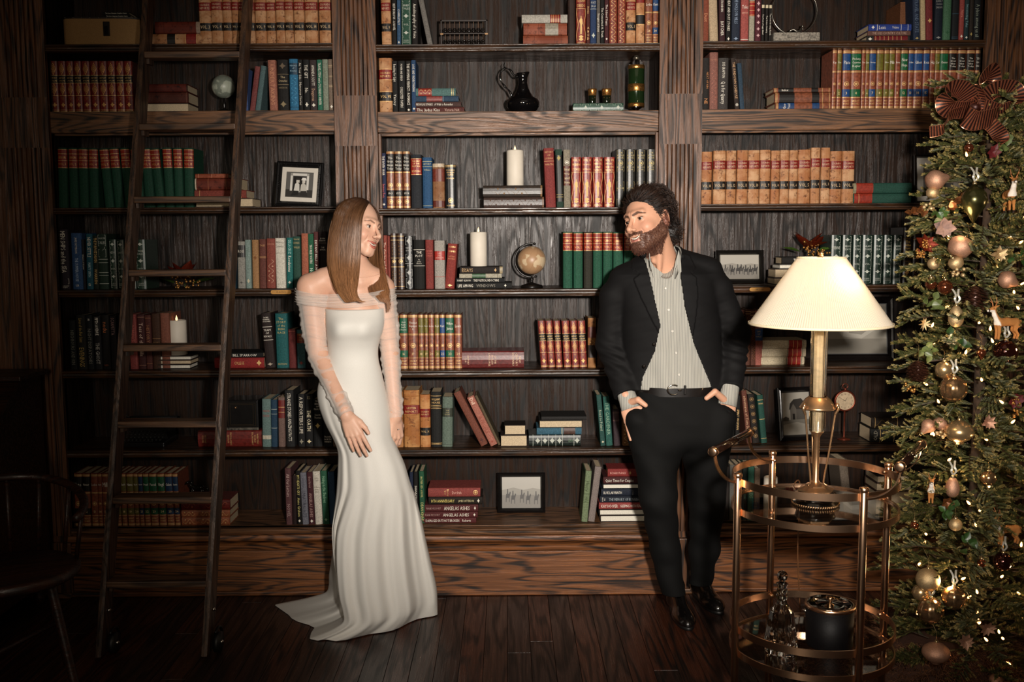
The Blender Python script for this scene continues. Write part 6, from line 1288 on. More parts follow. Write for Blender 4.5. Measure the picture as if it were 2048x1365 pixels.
    for u in (.09,.19,.30,.41,.52,.63,.73,.82,.89,.94,.975,.992,1.0):
        z = zl*(1-u)+.004; ring = []
        raw = [last[k][:2]*(1-u**1.25)+hem[k][:2]*(u**(1.15+2.0*math.exp(-((k-100)/15)**2))) + last[k][:2]*(u**1.25-u**(1.15+2.0*math.exp(-((k-100)/15)**2))) for k in range(N_)]
        mn, mxx = min(r[0] for r in raw), max(r[0] for r in raw); XL = np.interp(-z, [-q for q in sz], sxl); XR = np.interp(-z, [-q for q in sz], sxr); w2 = np.clip((u-.86)/.14, 0, 1)**1.6
        for k in range(N_):
            x = XL+(raw[k][0]-mn)/(mxx-mn)*(XR-XL); x = x*(1-w2)+hem[k][0]*w2
            wv = (.008*math.sin(k*.30+1)+.005*math.sin(k*.66))*min(1, (1-u)*8)*min(1, u*3)
            ring.append((x, raw[k][1]-wv-.022*math.exp(-((k-72)/2.6)**2)*-min(1,u*2)*(1-w2), z))
        rings.append(ring)
    # smooth interpolation between rings
    fine = []
    for k in range(N_):
        fine.append(catmull([r[k] for r in rings], 4))
    R = [[fine[k][i] for k in range(N_)] for i in range(len(fine[0]))]
    g = MB().rings(R, True, False, False); go = wob('gown', g, gw, root); go.data.shade_smooth()
    so = go.modifiers.new('thickness', 'SOLIDIFY'); so.thickness = .003; so.offset = -1
    # curled edge of the train
    # ---------------- sheer ruched sleeves and neckline band
    m, t, b = nt('sheer_tulle'); b.inputs['Base Color'].default_value = (.80,.74,.68,1); b.inputs['Roughness'].default_value = .8
    tr = N(t, 'ShaderNodeBsdfTransparent'); mx = N(t, 'ShaderNodeMixShader'); lw = N(t, 'ShaderNodeLayerWeight'); lw.inputs[0].default_value = .45
    fac = N(t, 'ShaderNodeMapRange'); fac.inputs[3].default_value = .22; fac.inputs[4].default_value = .9; L(t, lw.outputs['Facing'], fac.inputs[0]); L(t, fac.outputs[0], mx.inputs[0]); L(t, tr.outputs[0], mx.inputs[1]); L(t, b.outputs[0], mx.inputs[2])
    L(t, mx.outputs[0], t.nodes['Material Output'].inputs[0])
    def sleeve(pts, rr_, seed, nfold):
        pts = catmull(pts, 34); n = len(pts); R = []; r_ = random.Random(seed); ups = [r_.uniform(0,6) for _ in range(8)]
        fr = None
        for i, p in enumerate(pts):
            u = i/(n-1); a = pts[max(0,i-1)]; c = pts[min(n-1,i+1)]; t_ = Vector(c-a).normalized(); s_ = t_.cross(Vector((0,-1,0))).normalized(); w2 = s_.cross(t_)
            rad = np.interp(u, np.linspace(0,1,len(rr_)), rr_); ring = []
            for k in range(40):
                q = 2*math.pi*k/40
                ph = u*nfold*2*math.pi+1.3*math.sin(q+ups[0])+.9*math.sin(2*q+ups[1]+u*6)
                e = .0042*(max(0, math.sin(ph))**2)+.0022*max(0, math.sin(ph*1.62+ups[2]))**2+.002*math.sin(u*23+q*2)
                v = Vector(p)+(s_*math.cos(q)+w2*math.sin(q))*(rad+e); ring.append(v[:])
            R.append(ring)
        o = wob('sheer_sleeve', MB().rings(R, True, False, False), m, root); o.data.shade_smooth(); return o
    sleeve([W_(625,592,-.41), W_(628,640,-.415), elL, W_(664,770,-.50), wrL+dL*.06], [.062,.053,.043,.036,.030], 3, 11)
    sleeve([W_(766,592,-.39), W_(774,640,-.385), elR, W_(786,768,-.40), wrR+dR*.06], [.050,.045,.039,.033,.028], 4, 11)
    # band of tulle draped across chest and round both arms
    R = []
    for i in range(17):
        u = i/16; ring = []
        for k in range(96):
            q = 2*math.pi*k/96; x0, x1 = 591, 790; cxp, rxp = (x0+x1)/2, (x1-x0)/2
            y = 600+(i-8)*1.6-8*abs(math.cos(q))**2*1.0-2
            pp = P(cxp, y, Y0+.01); rx = rxp*S(Y0)*(1.0); dpt = .112 if math.sin(q) < 0 else .10
            e = .004*math.sin(i*1.9+q*2.5)+.0025*math.sin(i*3.3+q*7)
            cc = math.copysign(abs(math.cos(q))**.8, math.cos(q))
            ring.append((pp[0]+cc*(rx+e), Y0+.012+math.sin(q)*(dpt+e+.004), pp[2]+e*.6))
        R.append(ring)
    o = wob('tulle_neckline', MB().rings(R, True, False, False), m, root); o.data.shade_smooth()
    # ring on the far hand
    rc_ = HR.w((-.009,.012,-.098)); wob('diamond_ring', MB().sphere(W_(797.5,859,-.475), .0028, 8, 6), plain('diamond', '#f0ece4', .05, .6), root)
    return root
woman()
# ================================================================ the man
def man():
    Y0 = -.32; W_ = lambda x, y, Y: P(x, y, Y)
    root = thing('person', 'bearded man with dark curly hair in black suit and striped open shirt, hands in pockets', 'person', (G(1360,1250,0)[0], Y0, 0))
    F = Local(P(1296, 441, -.37), (-.743,-.669,-.02), (-.16,.18,.97), 1.06)
    nb = W_(1330,540,-.30); nt_ = F.w((0,.022,-.05))
    BL = plain('black_wool_suit', '#0c0b0c', .78, 0, .10, 400, 0, .25, .25)
    # ---- skin
    shL, elL, wrL = W_(1256,576,-.30), W_(1216,690,-.27), W_(1254,800,-.40)
    shR, elR, wrR = W_(1408,566,-.30), W_(1474,668,-.27), W_(1458,795,-.40)
    dL = W_(1275,868,-.405)-wrL; HL = Local(wrL, (0,.9,.0), -dL)
    dR = W_(1440,866,-.405)-wrR; HR = Local(wrR, (0,.9,0), -dR)
    def beard_zone(q):
        x = np.abs(q[:,0]); y, z = q[:,1], q[:,2]
        line = np.interp(y, [-.10,-.07,-.045,-.02,.004,.016], [-.060,-.053,-.043,-.026,.012,.02]); jaw = (z < line+.002*vnoise(q, 500, 2)) & (y < .014) & (z > -.135) & ~((x < .033) & (y < -.070) & (z > -.049))
        must = (x < .033) & (y < -.070) & (z < -.046) & (z > -.064); side = must
        mouth = (np.abs(z+.0695) < .0125) & (x < .0245) & (y < -.075)
        return (jaw | side | must) & ~mouth
    def hd(q_):
        q = F.to(q_); d = head_sdf(q, True)
        z = beard_zone(q).astype(np.float32); n = vnoise(q, 330, 1)*.0016+vnoise(q, 700, 4)*.0010
        return (d-z*(.0030+n))*F.s
    def body(p):
        d = within(p, F.O, .21, hd)
        d = smin(d, cap(p, nt_, nb, .056, .062), .018)
        d = smin(d, cap(p, F.w((.042,.0,-.06)), W_(1318,548,-.375), .012, .010), .02)
        d = smin(d, ell(p, W_(1332,612,-.30), (.12,.075,.13)), .05)
        d = smin(d, sph(p, W_(1307,522,-.375), .008), .02)
        d = smin(d, chain(p, [shL, elL, wrL], [.032,.034,.028], .02), .03); d = smin(d, chain(p, [shR, elR, wrR], [.032,.034,.028], .02), .03)
        d = np.minimum(d, cap(p, W_(1340,640,-.30), W_(1355,780,-.31), .10, .11))
        d = smin(d, within(p, wrL+dL*.6, .17, lambda q: hand_sdf(HL.to(q), -1, (.1,.1,.1,.1), 0, -1.1, True)), .01)
        d = smin(d, within(p, wrR+dR*.6, .17, lambda q: hand_sdf(HR.to(q), 1, (.1,.1,.1,.1), 0, -1.1, True)), .01)
        # thumbs hooked over the pockets
        for a, b, c in ((W_(1262,805,-.425), W_(1276,800,-.455), W_(1291,811,-.462)), (W_(1448,800,-.425), W_(1430,784,-.455), W_(1413,797,-.462))):
            d = smin(d, chain(p, [a, b, c], [.015,.0125,.0095], .003), .008)
        return d
    def col(V):
        q = F.to(V); x = np.abs(q[:,0]); c = skin_col('#cf9c80', V); near = np.sqrt((q*q).sum(1)) < .165
        m = np.exp(-((x-.042)**2+(q[:,1]+.07)**2+(q[:,2]+.030)**2)/(2*.016**2))*near*.35; c = blend(c, m, '#c98070')
        qq = np.stack([x, q[:,1], q[:,2]], 1)
        lo = chain(qq, [(0,-.0975,-.0795),(.013,-.0945,-.0765),(.026,-.084,-.0590)], [.0050,.0044,.0018]); c = blend(c, (lo < .0004)*near*.8, '#a8605a')
        z = beard_zone(q) & near; n = .5+.5*vnoise(V, 420, 3); c = blend(c, z*(.72+.28*n), '#3c2018')
        cav = (np.abs(q[:,2]+.069) < .007) & (x < .022) & (q[:,1] > -.0955) & (q[:,1] < -.07) & near & (lo > .0004); c = blend(c, cav*.9, '#2a0f0d')
        br = chain(np.stack([x, q[:,1]*0, q[:,2]], 1), [(.012,0,.0175),(.03,0,.0235),(.050,0,.0165)], [.0034,.0040,.0014]); c = blend(c, (1-np.clip(br/.0012, 0, 1))*(q[:,1] < -.05)*near*.85, '#231510')
        ly = np.abs(np.sqrt(((qq-np.array([.032,-.074,0]))**2).sum(1))-.0132) < .0022
        c = blend(c, (ly & (np.abs(q[:,2]-.0042) < .0016) & near & (q[:,1] < -.078))*.8, '#1c110e')
        c = blend(c, (x > .079)*near*.25, '#c47a66'); return c
    me = sdf_mesh(body, (W_(1185,500,-.3)[0], -.56, W_(0,905,-.4)[2]), (W_(1500,500,-.3)[0], -.14, F.O[2]+.15), .0021, 'body', col); me.materials.append(SKINM)
    wob('body', me, None, root)
    for sx in (-1, 1): eye_mesh(F, sx, 1.0, F.R@np.array([-.25*0+.05, -1, .0]), '#2c1d14', 'eye', root)
    R = []
    for z in (-.0635,-.0750): R.append([F.w((x, -.0925+7.5*x*x, z+6.4*x*x)) for x in np.linspace(-.021,.021,15)])
    wob('teeth', MB().rings(R, False, False, False), plain('teeth', '#e8e0d2', .25, 0, 0, 10, .3, .5, 0), root)
    rr = random.Random(5)
    # beard hairs
    vm = VM(); V = np.empty(len(me.vertices)*3, np.float32); me.vertices.foreach_get('co', V); V = V.reshape(-1,3)
    NV = np.empty(len(me.vertices)*3, np.float32); me.vertices.foreach_get('normal', NV); NV = NV.reshape(-1,3)
    q = F.to(V); ok = np.nonzero(beard_zone(q) & (np.sqrt((q*q).sum(1)) < .16))[0]
    for i in rr.sample(list(ok), min(2600, len(ok))):
        p = Vector(V[i]); n = Vector(NV[i]); dn = Vector(F.R@np.array([rr.gauss(0,.3), rr.gauss(0,.3), -1.0])); l_ = rr.uniform(.004,.009)
        a = p-n*.001; b = p+n*l_*.35+dn*l_*.4; c_ = p+n*l_*.45+dn*l_*.9+Vector((rr.gauss(0,.0012),rr.gauss(0,.0012),0)); v = rr.uniform(.5,1.6)
        vm.strand([a,b,c_], .00055, .00025, tuple(x*v for x in lin('#3a2017')), tuple(x*v for x in lin('#6a4030')))
    hm = vcol('dark_hair', .5, 0, 0, 200, .35)
    vm.build('beard', hm, root)
    # curly hair
    def hcap(p):
        q = F.to(p); n = vnoise(q, 95, 2)*.0045+vnoise(q, 210, 5)*.0022
        d = ell(q, (0,.028,.038), (.084,.109,.092))-n
        d = smin(d, ell(q, (0,.088,-.045), (.066,.042,.062))-n*1.2, .02)
        d = smin(d, ell(q, (.0,.052,.085), (.062,.062,.048))-n, .02)
        cut = np.interp(q[:,2], [-.10,-.03,.0,.03,.05,.07,.1], [.022,.006,-.020,-.042,-.054,-.070,-.095])-q[:,1]
        d = smax(d, cut, .012); d = smax(d, -ell(q, (.096,.008,-.012), (.024,.017,.030)), .004); d = smax(d, -(q[:,2]+.105), .01)
        return d*F.s
    capm = sdf_mesh(hcap, F.O-.20, F.O+.20, .0032, 'hair_base', lambda V: np.tile(np.array(lin('#120d0b')), (len(V),1)))
    CV = np.empty(len(capm.vertices)*3, np.float32); capm.vertices.foreach_get('co', CV); CV = CV.reshape(-1,3)
    CN = np.empty(len(capm.vertices)*3, np.float32); capm.vertices.foreach_get('normal', CN); CN = CN.reshape(-1,3)
    vm = VM(); q = F.to(CV); dd = np.sqrt((q*q).sum(1)); okc = np.nonzero(dd > .088)[0]
    fr = np.nonzero(q[:,1] < -.022)[0]
    for i in rr.sample(list(okc), min(1900, len(okc)))+rr.sample(list(fr), min(900, len(fr))):
        p = Vector(CV[i]); n = Vector(CN[i]); qz = q[i]
        back = Vector(F.R@np.array([0, 1.0, -.25 if qz[1] > .03 else .25])); t_ = (back-n*back.dot(n)).normalized(); s_ = n.cross(t_)
        L_ = rr.uniform(.022,.045)*(1.3 if qz[1] < -.022 else 1); tight = 1.0 if qz[1] > .0 or qz[2] < .02 else .35; ph = rr.random()*6; cr = rr.uniform(.003,.0055)*tight; pts = []
        for j in range(12):
            u = j/11; a_ = ph+u*rr.uniform(9,10)*tight
            pts.append(p-n*.002+t_*(L_*u)+n*(.004*math.sin(u*3)+cr*math.sin(a_)-.006*u*u)+s_*cr*math.cos(a_))
        v = rr.uniform(.6,1.8); vm.strand(pts, .0012, .0004, tuple(x*v for x in lin('#1d1410')), tuple(x*v for x in lin('#33231b')), 4)
    hair = vm.build('hair', hm, root); hc = wob('hair_base', capm, hm, hair); hc.location = (0,0,0)
    # ---- torso sections from the silhouette (pixel rows at depth Y0)
    def secs(rows, Yd):
        zs, cx_, rx, cy, ry = [], [], [], [], []
        for y, xl, xr, c_, d_ in rows:
            a, b = P(xl, y, Yd), P(xr, y, Yd); zs.append((a[2]+b[2])/2); cx_.append((a[0]+b[0])/2); rx.append((b[0]-a[0])/2); cy.append(c_); ry.append(d_)
        o = np.argsort(zs); return [np.array(v)[o] for v in (zs, cx_, rx, cy, ry)]
    def sec_d(p, S_, e=2.3):
        zs, cx_, rx, cy, ry = [np.interp(p[:,2], S_[0], v) for v in S_]
        u = np.abs((p[:,0]-cx_)/rx); v = np.abs((p[:,1]-cy)/ry); return ((u**e+v**e)**(1/e)-1)*np.minimum(rx, ry)
    T = secs([(515,1290,1352,-.30,.065),(530,1268,1382,-.30,.08),(548,1243,1424,-.30,.105),(580,1240,1426,-.30,.125),(620,1246,1428,-.305,.130),(660,1250,1432,-.305,.125),(700,1254,1434,-.305,.120),(740,1256,1440,-.31,.122),(785,1254,1448,-.315,.128),(830,1256,1450,-.32,.130)], Y0)
    ztop, zbot = P(1330,505,Y0)[2], P(1330,775,Y0)[2]
    yl = [(P(x, y, -.44)[0], P(x, y, -.44)[2]) for x, y in ((1290,500),(1297,528),(1310,600),(1321,651),(1311,704),(1288,757),(1280,800))]
    yr = [(P(x, y, -.44)[0], P(x, y, -.44)[2]) for x, y in ((1352,500),(1360,528),(1370,616),(1388,686),(1423,771),(1432,800))]
    opening = yl+yr[::-1]
    PP = lambda L_: [(P(x, y, -.45)[0], P(x, y, -.45)[2]) for x, y in L_]
    lapL = PP([(1284,505),(1299,535),(1312,600),(1324,652),(1317,664),(1304,640),(1284,597),(1270,560),(1283,549),(1268,538),(1273,518)])
    lapR = PP([(1350,498),(1360,528),(1370,616),(1390,690),(1384,692),(1392,640),(1398,590),(1396,556),(1385,548),(1398,537),(1388,512)])
    def wr(p):
        return .0035*vnoise(p, 22, 3)+.0022*vnoise(p*np.array([1,1,2.2],np.float32), 38, 6)
    cL, cR = W_(1252,790,-.385), W_(1462,776,-.385)
    def sleeves(p, g=0.0):
        eL = p[:,2]
        d = np.minimum(chain(p, [W_(1262,560,-.30), W_(1231,592,-.30), elL+np.array([.012,0,0]), cL], [.060,.062,.060,.050], .02), chain(p, [W_(1404,546,-.30), W_(1432,578,-.30), elR-np.array([.006,0,0]), cR], [.058,.062,.060,.048], .02))
        for e_, c_ in ((elL, cL), (elR, cR)):
            r_ = np.sqrt(((p-((e_*.6+c_*.4)).astype(np.float32))**2).sum(1)); d = d+.0055*np.sin((p[:,2]*1.0+p[:,0]*.5)*150+3*vnoise(p,14,1))*np.exp(-(r_/.085)**2)
        return d-g
    def jacket(p):
        t = sec_d(p, T)
        t = smin(t, cap(p, W_(1330,528,-.30), W_(1248,560,-.305), .055, .050), .03); t = smin(t, cap(p, W_(1330,522,-.30), W_(1416,543,-.305), .055, .048), .03)
        front = (p[:,1] < -.30)
        th = .012+.0055*((inpoly(p[:,0], p[:,2], lapL) | inpoly(p[:,0], p[:,2], lapR)) & front)
        outer = t-th-wr(p)*.6
        # flare of the unbuttoned fronts and the cut-away hem
        inner = t-.003
        shell = smax(outer, -inner, .004)
        hz = zbot+.02*np.clip(np.abs(p[:,0]-P(1350,775,Y0)[0])/.1-1, -1, 1)
        shell = smax(shell, hz-.012-p[:,2], .006)
        op = inpoly(p[:,0], p[:,2], opening) & front; 
        shell = np.where(op, np.maximum(shell, .006), shell)
        neck = cap(p, W_(1331,470,-.31), W_(1331,552,-.34), .078, .060); shell = smax(shell, -neck, .006)
        s_ = sleeves(p)-wr(p)*.7; s_ = smax(s_, -(sleeves(p)+.006), .002) if 0 else s_
        # open the cuffs
        for c_, e_ in ((cL, elL), (cR, elR)):
            ax = (c_-e_)/np.linalg.norm(c_-e_); s_ = np.where(((p-c_.astype(np.float32))@ax.astype(np.float32) > .0) & (np.sqrt(((p-c_.astype(np.float32))**2).sum(1)) < .11), np.maximum(s_, ((p-c_.astype(np.float32))@ax.astype(np.float32))), s_)
        body_in = smax(s_, -(t-.004)*1.0, .004) if 0 else s_
        return smin(shell, body_in, .018)
    jm = sdf_mesh(jacket, (W_(1175,600,Y0)[0], -.52, zbot-.10), (W_(1512,600,Y0)[0], -.11, ztop+.03), .0034, 'jacket'); jo = wob('jacket', jm, BL, root)
    # collar roll behind the neck
    cr_ = catmull([W_(1286,512,-.375), W_(1292,500,-.33), W_(1312,494,-.26), W_(1340,494,-.245), W_(1360,500,-.30), W_(1364,516,-.37)], 6)
    wob('jacket_collar', MB().tube(cr_, .0125, 10), BL, root).data.shade_smooth()
    for x, y in ((1309,689),(1289,733)):
        c = W_(x, y, -.457); wob('jacket_button', MB().sphere(c, (.0075,.003,.0075), 14, 8), plain('horn_button', '#1c1816', .15, .2, .05, 20, .5), root)
    # ---- shirt
    m, t, b = nt('striped_shirt'); tc = N(t, 'ShaderNodeTexCoord'); sp = N(t, 'ShaderNodeSeparateXYZ'); L(t, tc.outputs['Object'], sp.inputs[0])
    mu = N(t, 'ShaderNodeMath', operation='MULTIPLY'); mu.inputs[1].default_value = 2*math.pi/.0062; L(t, sp.outputs[0], mu.inputs[0]); si = N(t, 'ShaderNodeMath', operation='SINE'); L(t, mu.outputs[0], si.inputs[0])
    L(t, mixc(t, ramp(t, si.outputs[0], .55, .85), lin('#8d8c86'), lin('#c2beb2')), b.inputs['Base Color']); b.inputs['Roughness'].default_value = .8; b.inputs['Specular IOR Level'].default_value = .2
    SHM = m
    def shirt(p):
        t_ = sec_d(p, T)-.0005; t_ = smin(t_, cap(p, W_(1330,528,-.30), W_(1268,560,-.305), .048, .030), .03)+.002; t_ = smin(t_, cap(p, W_(1330,522,-.30), W_(1392,546,-.305), .048, .030), .03)
        n = .0035*vnoise(p*np.array([2.2,1,1],np.float32), 17, 2)+.003*np.sin(p[:,0]*62+p[:,2]*24+2*vnoise(p,9,1))*np.clip((P(0,690,Y0)[2]-p[:,2])/.12, 0, 1)
        xc = np.interp(p[:,2], [W_(0,770,-.43)[2], W_(0,560,-.43)[2]], [W_(1358,770,-.43)[0], W_(1333,560,-.43)[0]])
        pk = ((np.abs(p[:,0]-xc) < .015) & (p[:,1] < -.33))*.0018
        d = t_-n-pk
        vx = np.abs(p[:,0]-W_(1334,560,-.42)[0])/.036+(W_(0,563,-.42)[2]-p[:,2])/.085
        neck = cap(p, W_(1322,500,-.33), W_(1332,540,-.40), .066, .034); d = smax(d, -neck, .004)
        return smax(d, P(1350,774,Y0)[2]-p[:,2]-.02*np.clip((W_(1300,770,-.43)[0]-p[:,0])/.1, -.3, 0), .004)
    wob('shirt', sdf_mesh(shirt, (W_(1230,600,Y0)[0], -.48, P(1350,790,Y0)[2]), (W_(1450,600,Y0)[0], -.15, ztop+.02), .0042, 'shirt'), SHM, root)
    for i in range(5):
        y = (577,620,663,706,750)[i]; x = (1331,1337,1345,1352,1358)[i]; d_ = W_(x, y, -.40); c = None
        zz = d_[2]; tcy = np.interp(zz, T[0], T[3])-np.interp(zz, T[0], T[4]); c = W_(x, y, tcy-.006)
        wob('shirt_button', MB().lathe([(.001,-.001),(.0042,-.0012),(.005,0),(.0042,.001),(.001,.0006)], 16, axis='y').xf(Matrix.Translation(c)), plain('pearl_button', '#cfcac0', .25, 0, .1, 200, .3), root)
    for pts in ([(1299,520),(1300,530),(1310,566),(1327,548),(1309,534)], [(1358,500),(1362,528),(1364,560),(1348,556),(1335,566),(1346,548),(1352,520)]):      # collar leaves
        R = [[W_(x, y, -.402-.012*math.sin((y-500)/22)-o_) for x, y in pts] for o_ in (0, .004)]
        c_ = MB().rings([[tuple(q) for q in r_] for r_ in R]); auto(wob('shirt_collar', c_, SHM, root))
    band = catmull([W_(1302,532,-.395), W_(1300,512,-.365), W_(1312,500,-.30), W_(1345,496,-.27), W_(1360,506,-.33), W_(1359,526,-.395), W_(1350,548,-.43)], 6)
    R = [[Vector(q)+Vector((0,0,dz)) for q in band] for dz in (-.020, .016)]
    o = wob('shirt_collar', MB().rings(R, False, False, False), SHM, root); o.data.shade_smooth(); so = o.modifiers.new('t', 'SOLIDIFY'); so.thickness = .003
    for c0, c1, r0, r1 in ((cL+np.array([0,0,.01]), W_(1263,818,-.405), .040, .045), (cR+np.array([0,0,.01]), W_(1454,812,-.405), .040, .044)):
        ax = Vector(c1-c0).normalized(); u = ax.orthogonal().normalized(); v = ax.cross(u); R = []
        for s_, r_ in ((0, r0), (.5, (r0+r1)/2), (1, r1), (1.0, r1-.003), (0, r0-.003)):
            R.append([tuple(Vector(c0).lerp(Vector(c1), s_)+(u*math.cos(q)+v*math.sin(q)*.82)*r_*(1+.05*math.sin(3*q))) for q in np.linspace(0, 2*math.pi, 33)[:-1]])
        o = wob('shirt_cuff', MB().rings(R, True, False, False), SHM, root); o.data.shade_smooth()
    # ---- trousers, belt
    Lg = [W_(1308,835,-.33), W_(1312,910,-.35), W_(1317,997,-.39), W_(1330,1096,-.36), W_(1347,1192,-.36)]; Rg = [W_(1405,835,-.32), W_(1412,910,-.31), W_(1414,1005,-.30), W_(1408,1100,-.25), W_(1401,1172,-.23)]
    HP = secs([(768,1266,1440,-.315,.118),(800,1260,1452,-.32,.125),(840,1256,1461,-.325,.130),(880,1262,1462,-.33,.125)], -.34)
    def pants(p):
        h = sec_d(p, HP); zc0, zc1 = P(1350,895,-.34)[2], P(1350,766,-.34)[2]
        h = smax(smax(h, zc0-p[:,2], .07), p[:,2]-zc1, .003)
        f1 = .004*vnoise(p*np.array([1,1,.9],np.float32), 16, 4)+.0035*np.sin(p[:,2]*42+p[:,0]*30+2*vnoise(p,8,3))
        l = np.minimum(chain(p, Lg, [.100,.092,.072,.060,.048], .03), chain(p, Rg, [.098,.092,.074,.060,.046], .03))
        for a, b in ((W_(1273,842,-.40), W_(1286,892,-.39)), (W_(1446,840,-.40), W_(1436,888,-.39))): l = smin(l, cap(p, a, b, .050, .040), .02)
        d = smin(h, l, .05)
        # pocket openings and fly seam
        for a, b in ((W_(1256,830,-.43), W_(1288,800,-.455)), (W_(1462,830,-.43), W_(1420,788,-.455))): d = smax(d, -cap(p, a, b, .003, .003), .004)
        d = smax(d, -cap(p, W_(1362,800,-.452), W_(1364,860,-.458), .0018, .0018), .003)
        d = d-f1*.8
        # knee folds
        cut = np.maximum(P(0,1198,-.36)[2]-p[:,2], 0)*(p[:,0] < W_(1383,0,-.3)[0])+np.maximum(P(0,1180,-.24)[2]-p[:,2], 0)*(p[:,0] >= W_(1383,0,-.3)[0])
        return np.where(cut > 0, np.maximum(d, cut), d)
    wob('trousers', sdf_mesh(pants, (W_(1245,900,-.34)[0], -.50, .10), (W_(1475,900,-.34)[0], -.15, P(1350,762,-.34)[2]), .0045, 'trousers'), plain('black_trouser_wool', '#080808', .8, 0, .1, 400, 0, .2, .2), root)
    zs = P(1350,776,-.34)[2]; R = []
    BLt = plain('black_belt_leather', '#120e0d', .30, 0, .1, 120, .2)
    ccx = np.interp(zs, HP[0], HP[1]); crx = np.interp(zs, HP[0], HP[2]); ccy = np.interp(zs, HP[0], HP[3]); cry = np.interp(zs, HP[0], HP[4])
    for dz, e in ((-.018,.004),(-.017,.0065),(.017,.0065),(.018,.004)):
        ring = []
        for k in range(64):
            q = 2*math.pi*k/64; c_, s_ = math.cos(q), math.sin(q); ee = 2/2.3
            ring.append((ccx+math.copysign(abs(c_)**ee, c_)*(crx+e), ccy+math.copysign(abs(s_)**ee, s_)*(cry+e), zs+dz-.006*max(0,-s_)))
        R.append(ring)
    o = wob('belt', MB().rings(R, True, False, False), BLt, root); auto(o, 60)
    bk = W_(1353,780,-.452); st = plain('steel_buckle', '#b0aaa0', .15, 1, .02, 20, 0, .5, 0)
    pts = [(bk[0]-.012+.024*math.cos(q), bk[1]-.004, bk[2]+.020*math.sin(q)) for q in np.linspace(.9, 5.4, 22)]
    wob('belt_buckle', MB().tube(pts, .0028, 8), st, root).data.shade_smooth(); wob('belt_buckle', MB().bbox(bk[0]+.006, bk[0]+.020, bk[1]-.006, bk[1], bk[2]-.005, bk[2]+.003), st, root)
    wob('belt_keeper', MB().bbox(bk[0]+.030, bk[0]+.038, bk[1]-.006, bk[1]+.002, bk[2]-.020, bk[2]+.018), BLt, root)
    # ---- shoes
    SL = plain('black_polished_leather', '#0d0b0a', .22, 0, .06, 60, .6, .6, .1)
    for (toe, heel, ank) in ((G(1378,1262,0), G(1346,1212,0), Lg[-1]), (G(1440,1230,0), G(1395,1190,0), Rg[-1])):
        toe = np.array(toe); heel = np.array(heel); dr = (toe-heel); dr /= np.linalg.norm(dr); heel = toe-dr*.29; ank = np.array([heel[0]+dr[0]*.07, heel[1]+dr[1]*.07, .10]); sd = np.array([-dr[1], dr[0], 0])
        FF = Local(heel, (dr[0],dr[1],0), (0,0,1))
        def shoe(p, FF=FF):
            q = FF.to(p); y = -q[:,1]
            d = ell(np.stack([q[:,0], y, q[:,2]], 1), (0,.20,.022), (.047,.095,.036)); u = np.stack([q[:,0], y, q[:,2]], 1)
            d = smin(d, ell(u, (0,.07,.045), (.036,.075,.042)), .03); d = smin(d, cap(u, (0,.06,.05), (0,.055,.105), .036, .040), .02); d = smin(d, cap(u, (0,.19,.036), (0,.10,.085), .026, .030), .02)
            return smax(d, .012-u[:,2], .003)
        o_ = wob('shoe', sdf_mesh(shoe, heel-np.array([.16,.16,.0])+np.minimum(dr*.3,0), heel+np.array([.16,.16,.17])+np.maximum(dr*.3,0), .0035, 'shoe'), SL, root)
        sm = MB(); R = []
        for z, e in ((.0,0),(.004,.002),(.013,.002),(.014,0)):
            R.append([tuple(heel+dr*(.148+.148*math.cos(a_)+e*math.cos(a_))+sd*((.040+.008*math.cos(a_-.0))*math.sin(a_))*(1-.16*math.exp(-((math.cos(a_)+.15)/.35)**2))+np.array([0,0,z])) for a_ in np.linspace(0, 2*math.pi, 41)[:-1]])
        s2 = ob('shoe_sole', sm.rings(R), plain('sole_rubber', '#0a0908', .5), o_); s2.data.shade_smooth()
        for k in range(4):
            u = .10+.022*k; z = .122-.019*k; c = heel+dr*u; wob_ = ob('shoe_lace', MB().tube([tuple(c-sd*.018+np.array([0,0,z-.006])), tuple(c+np.array([0,0,z+.0035])), tuple(c+sd*.018+np.array([0,0,z-.006]))], .0022, 6), plain('lace', '#191614', .5), o_)
    return root
man()
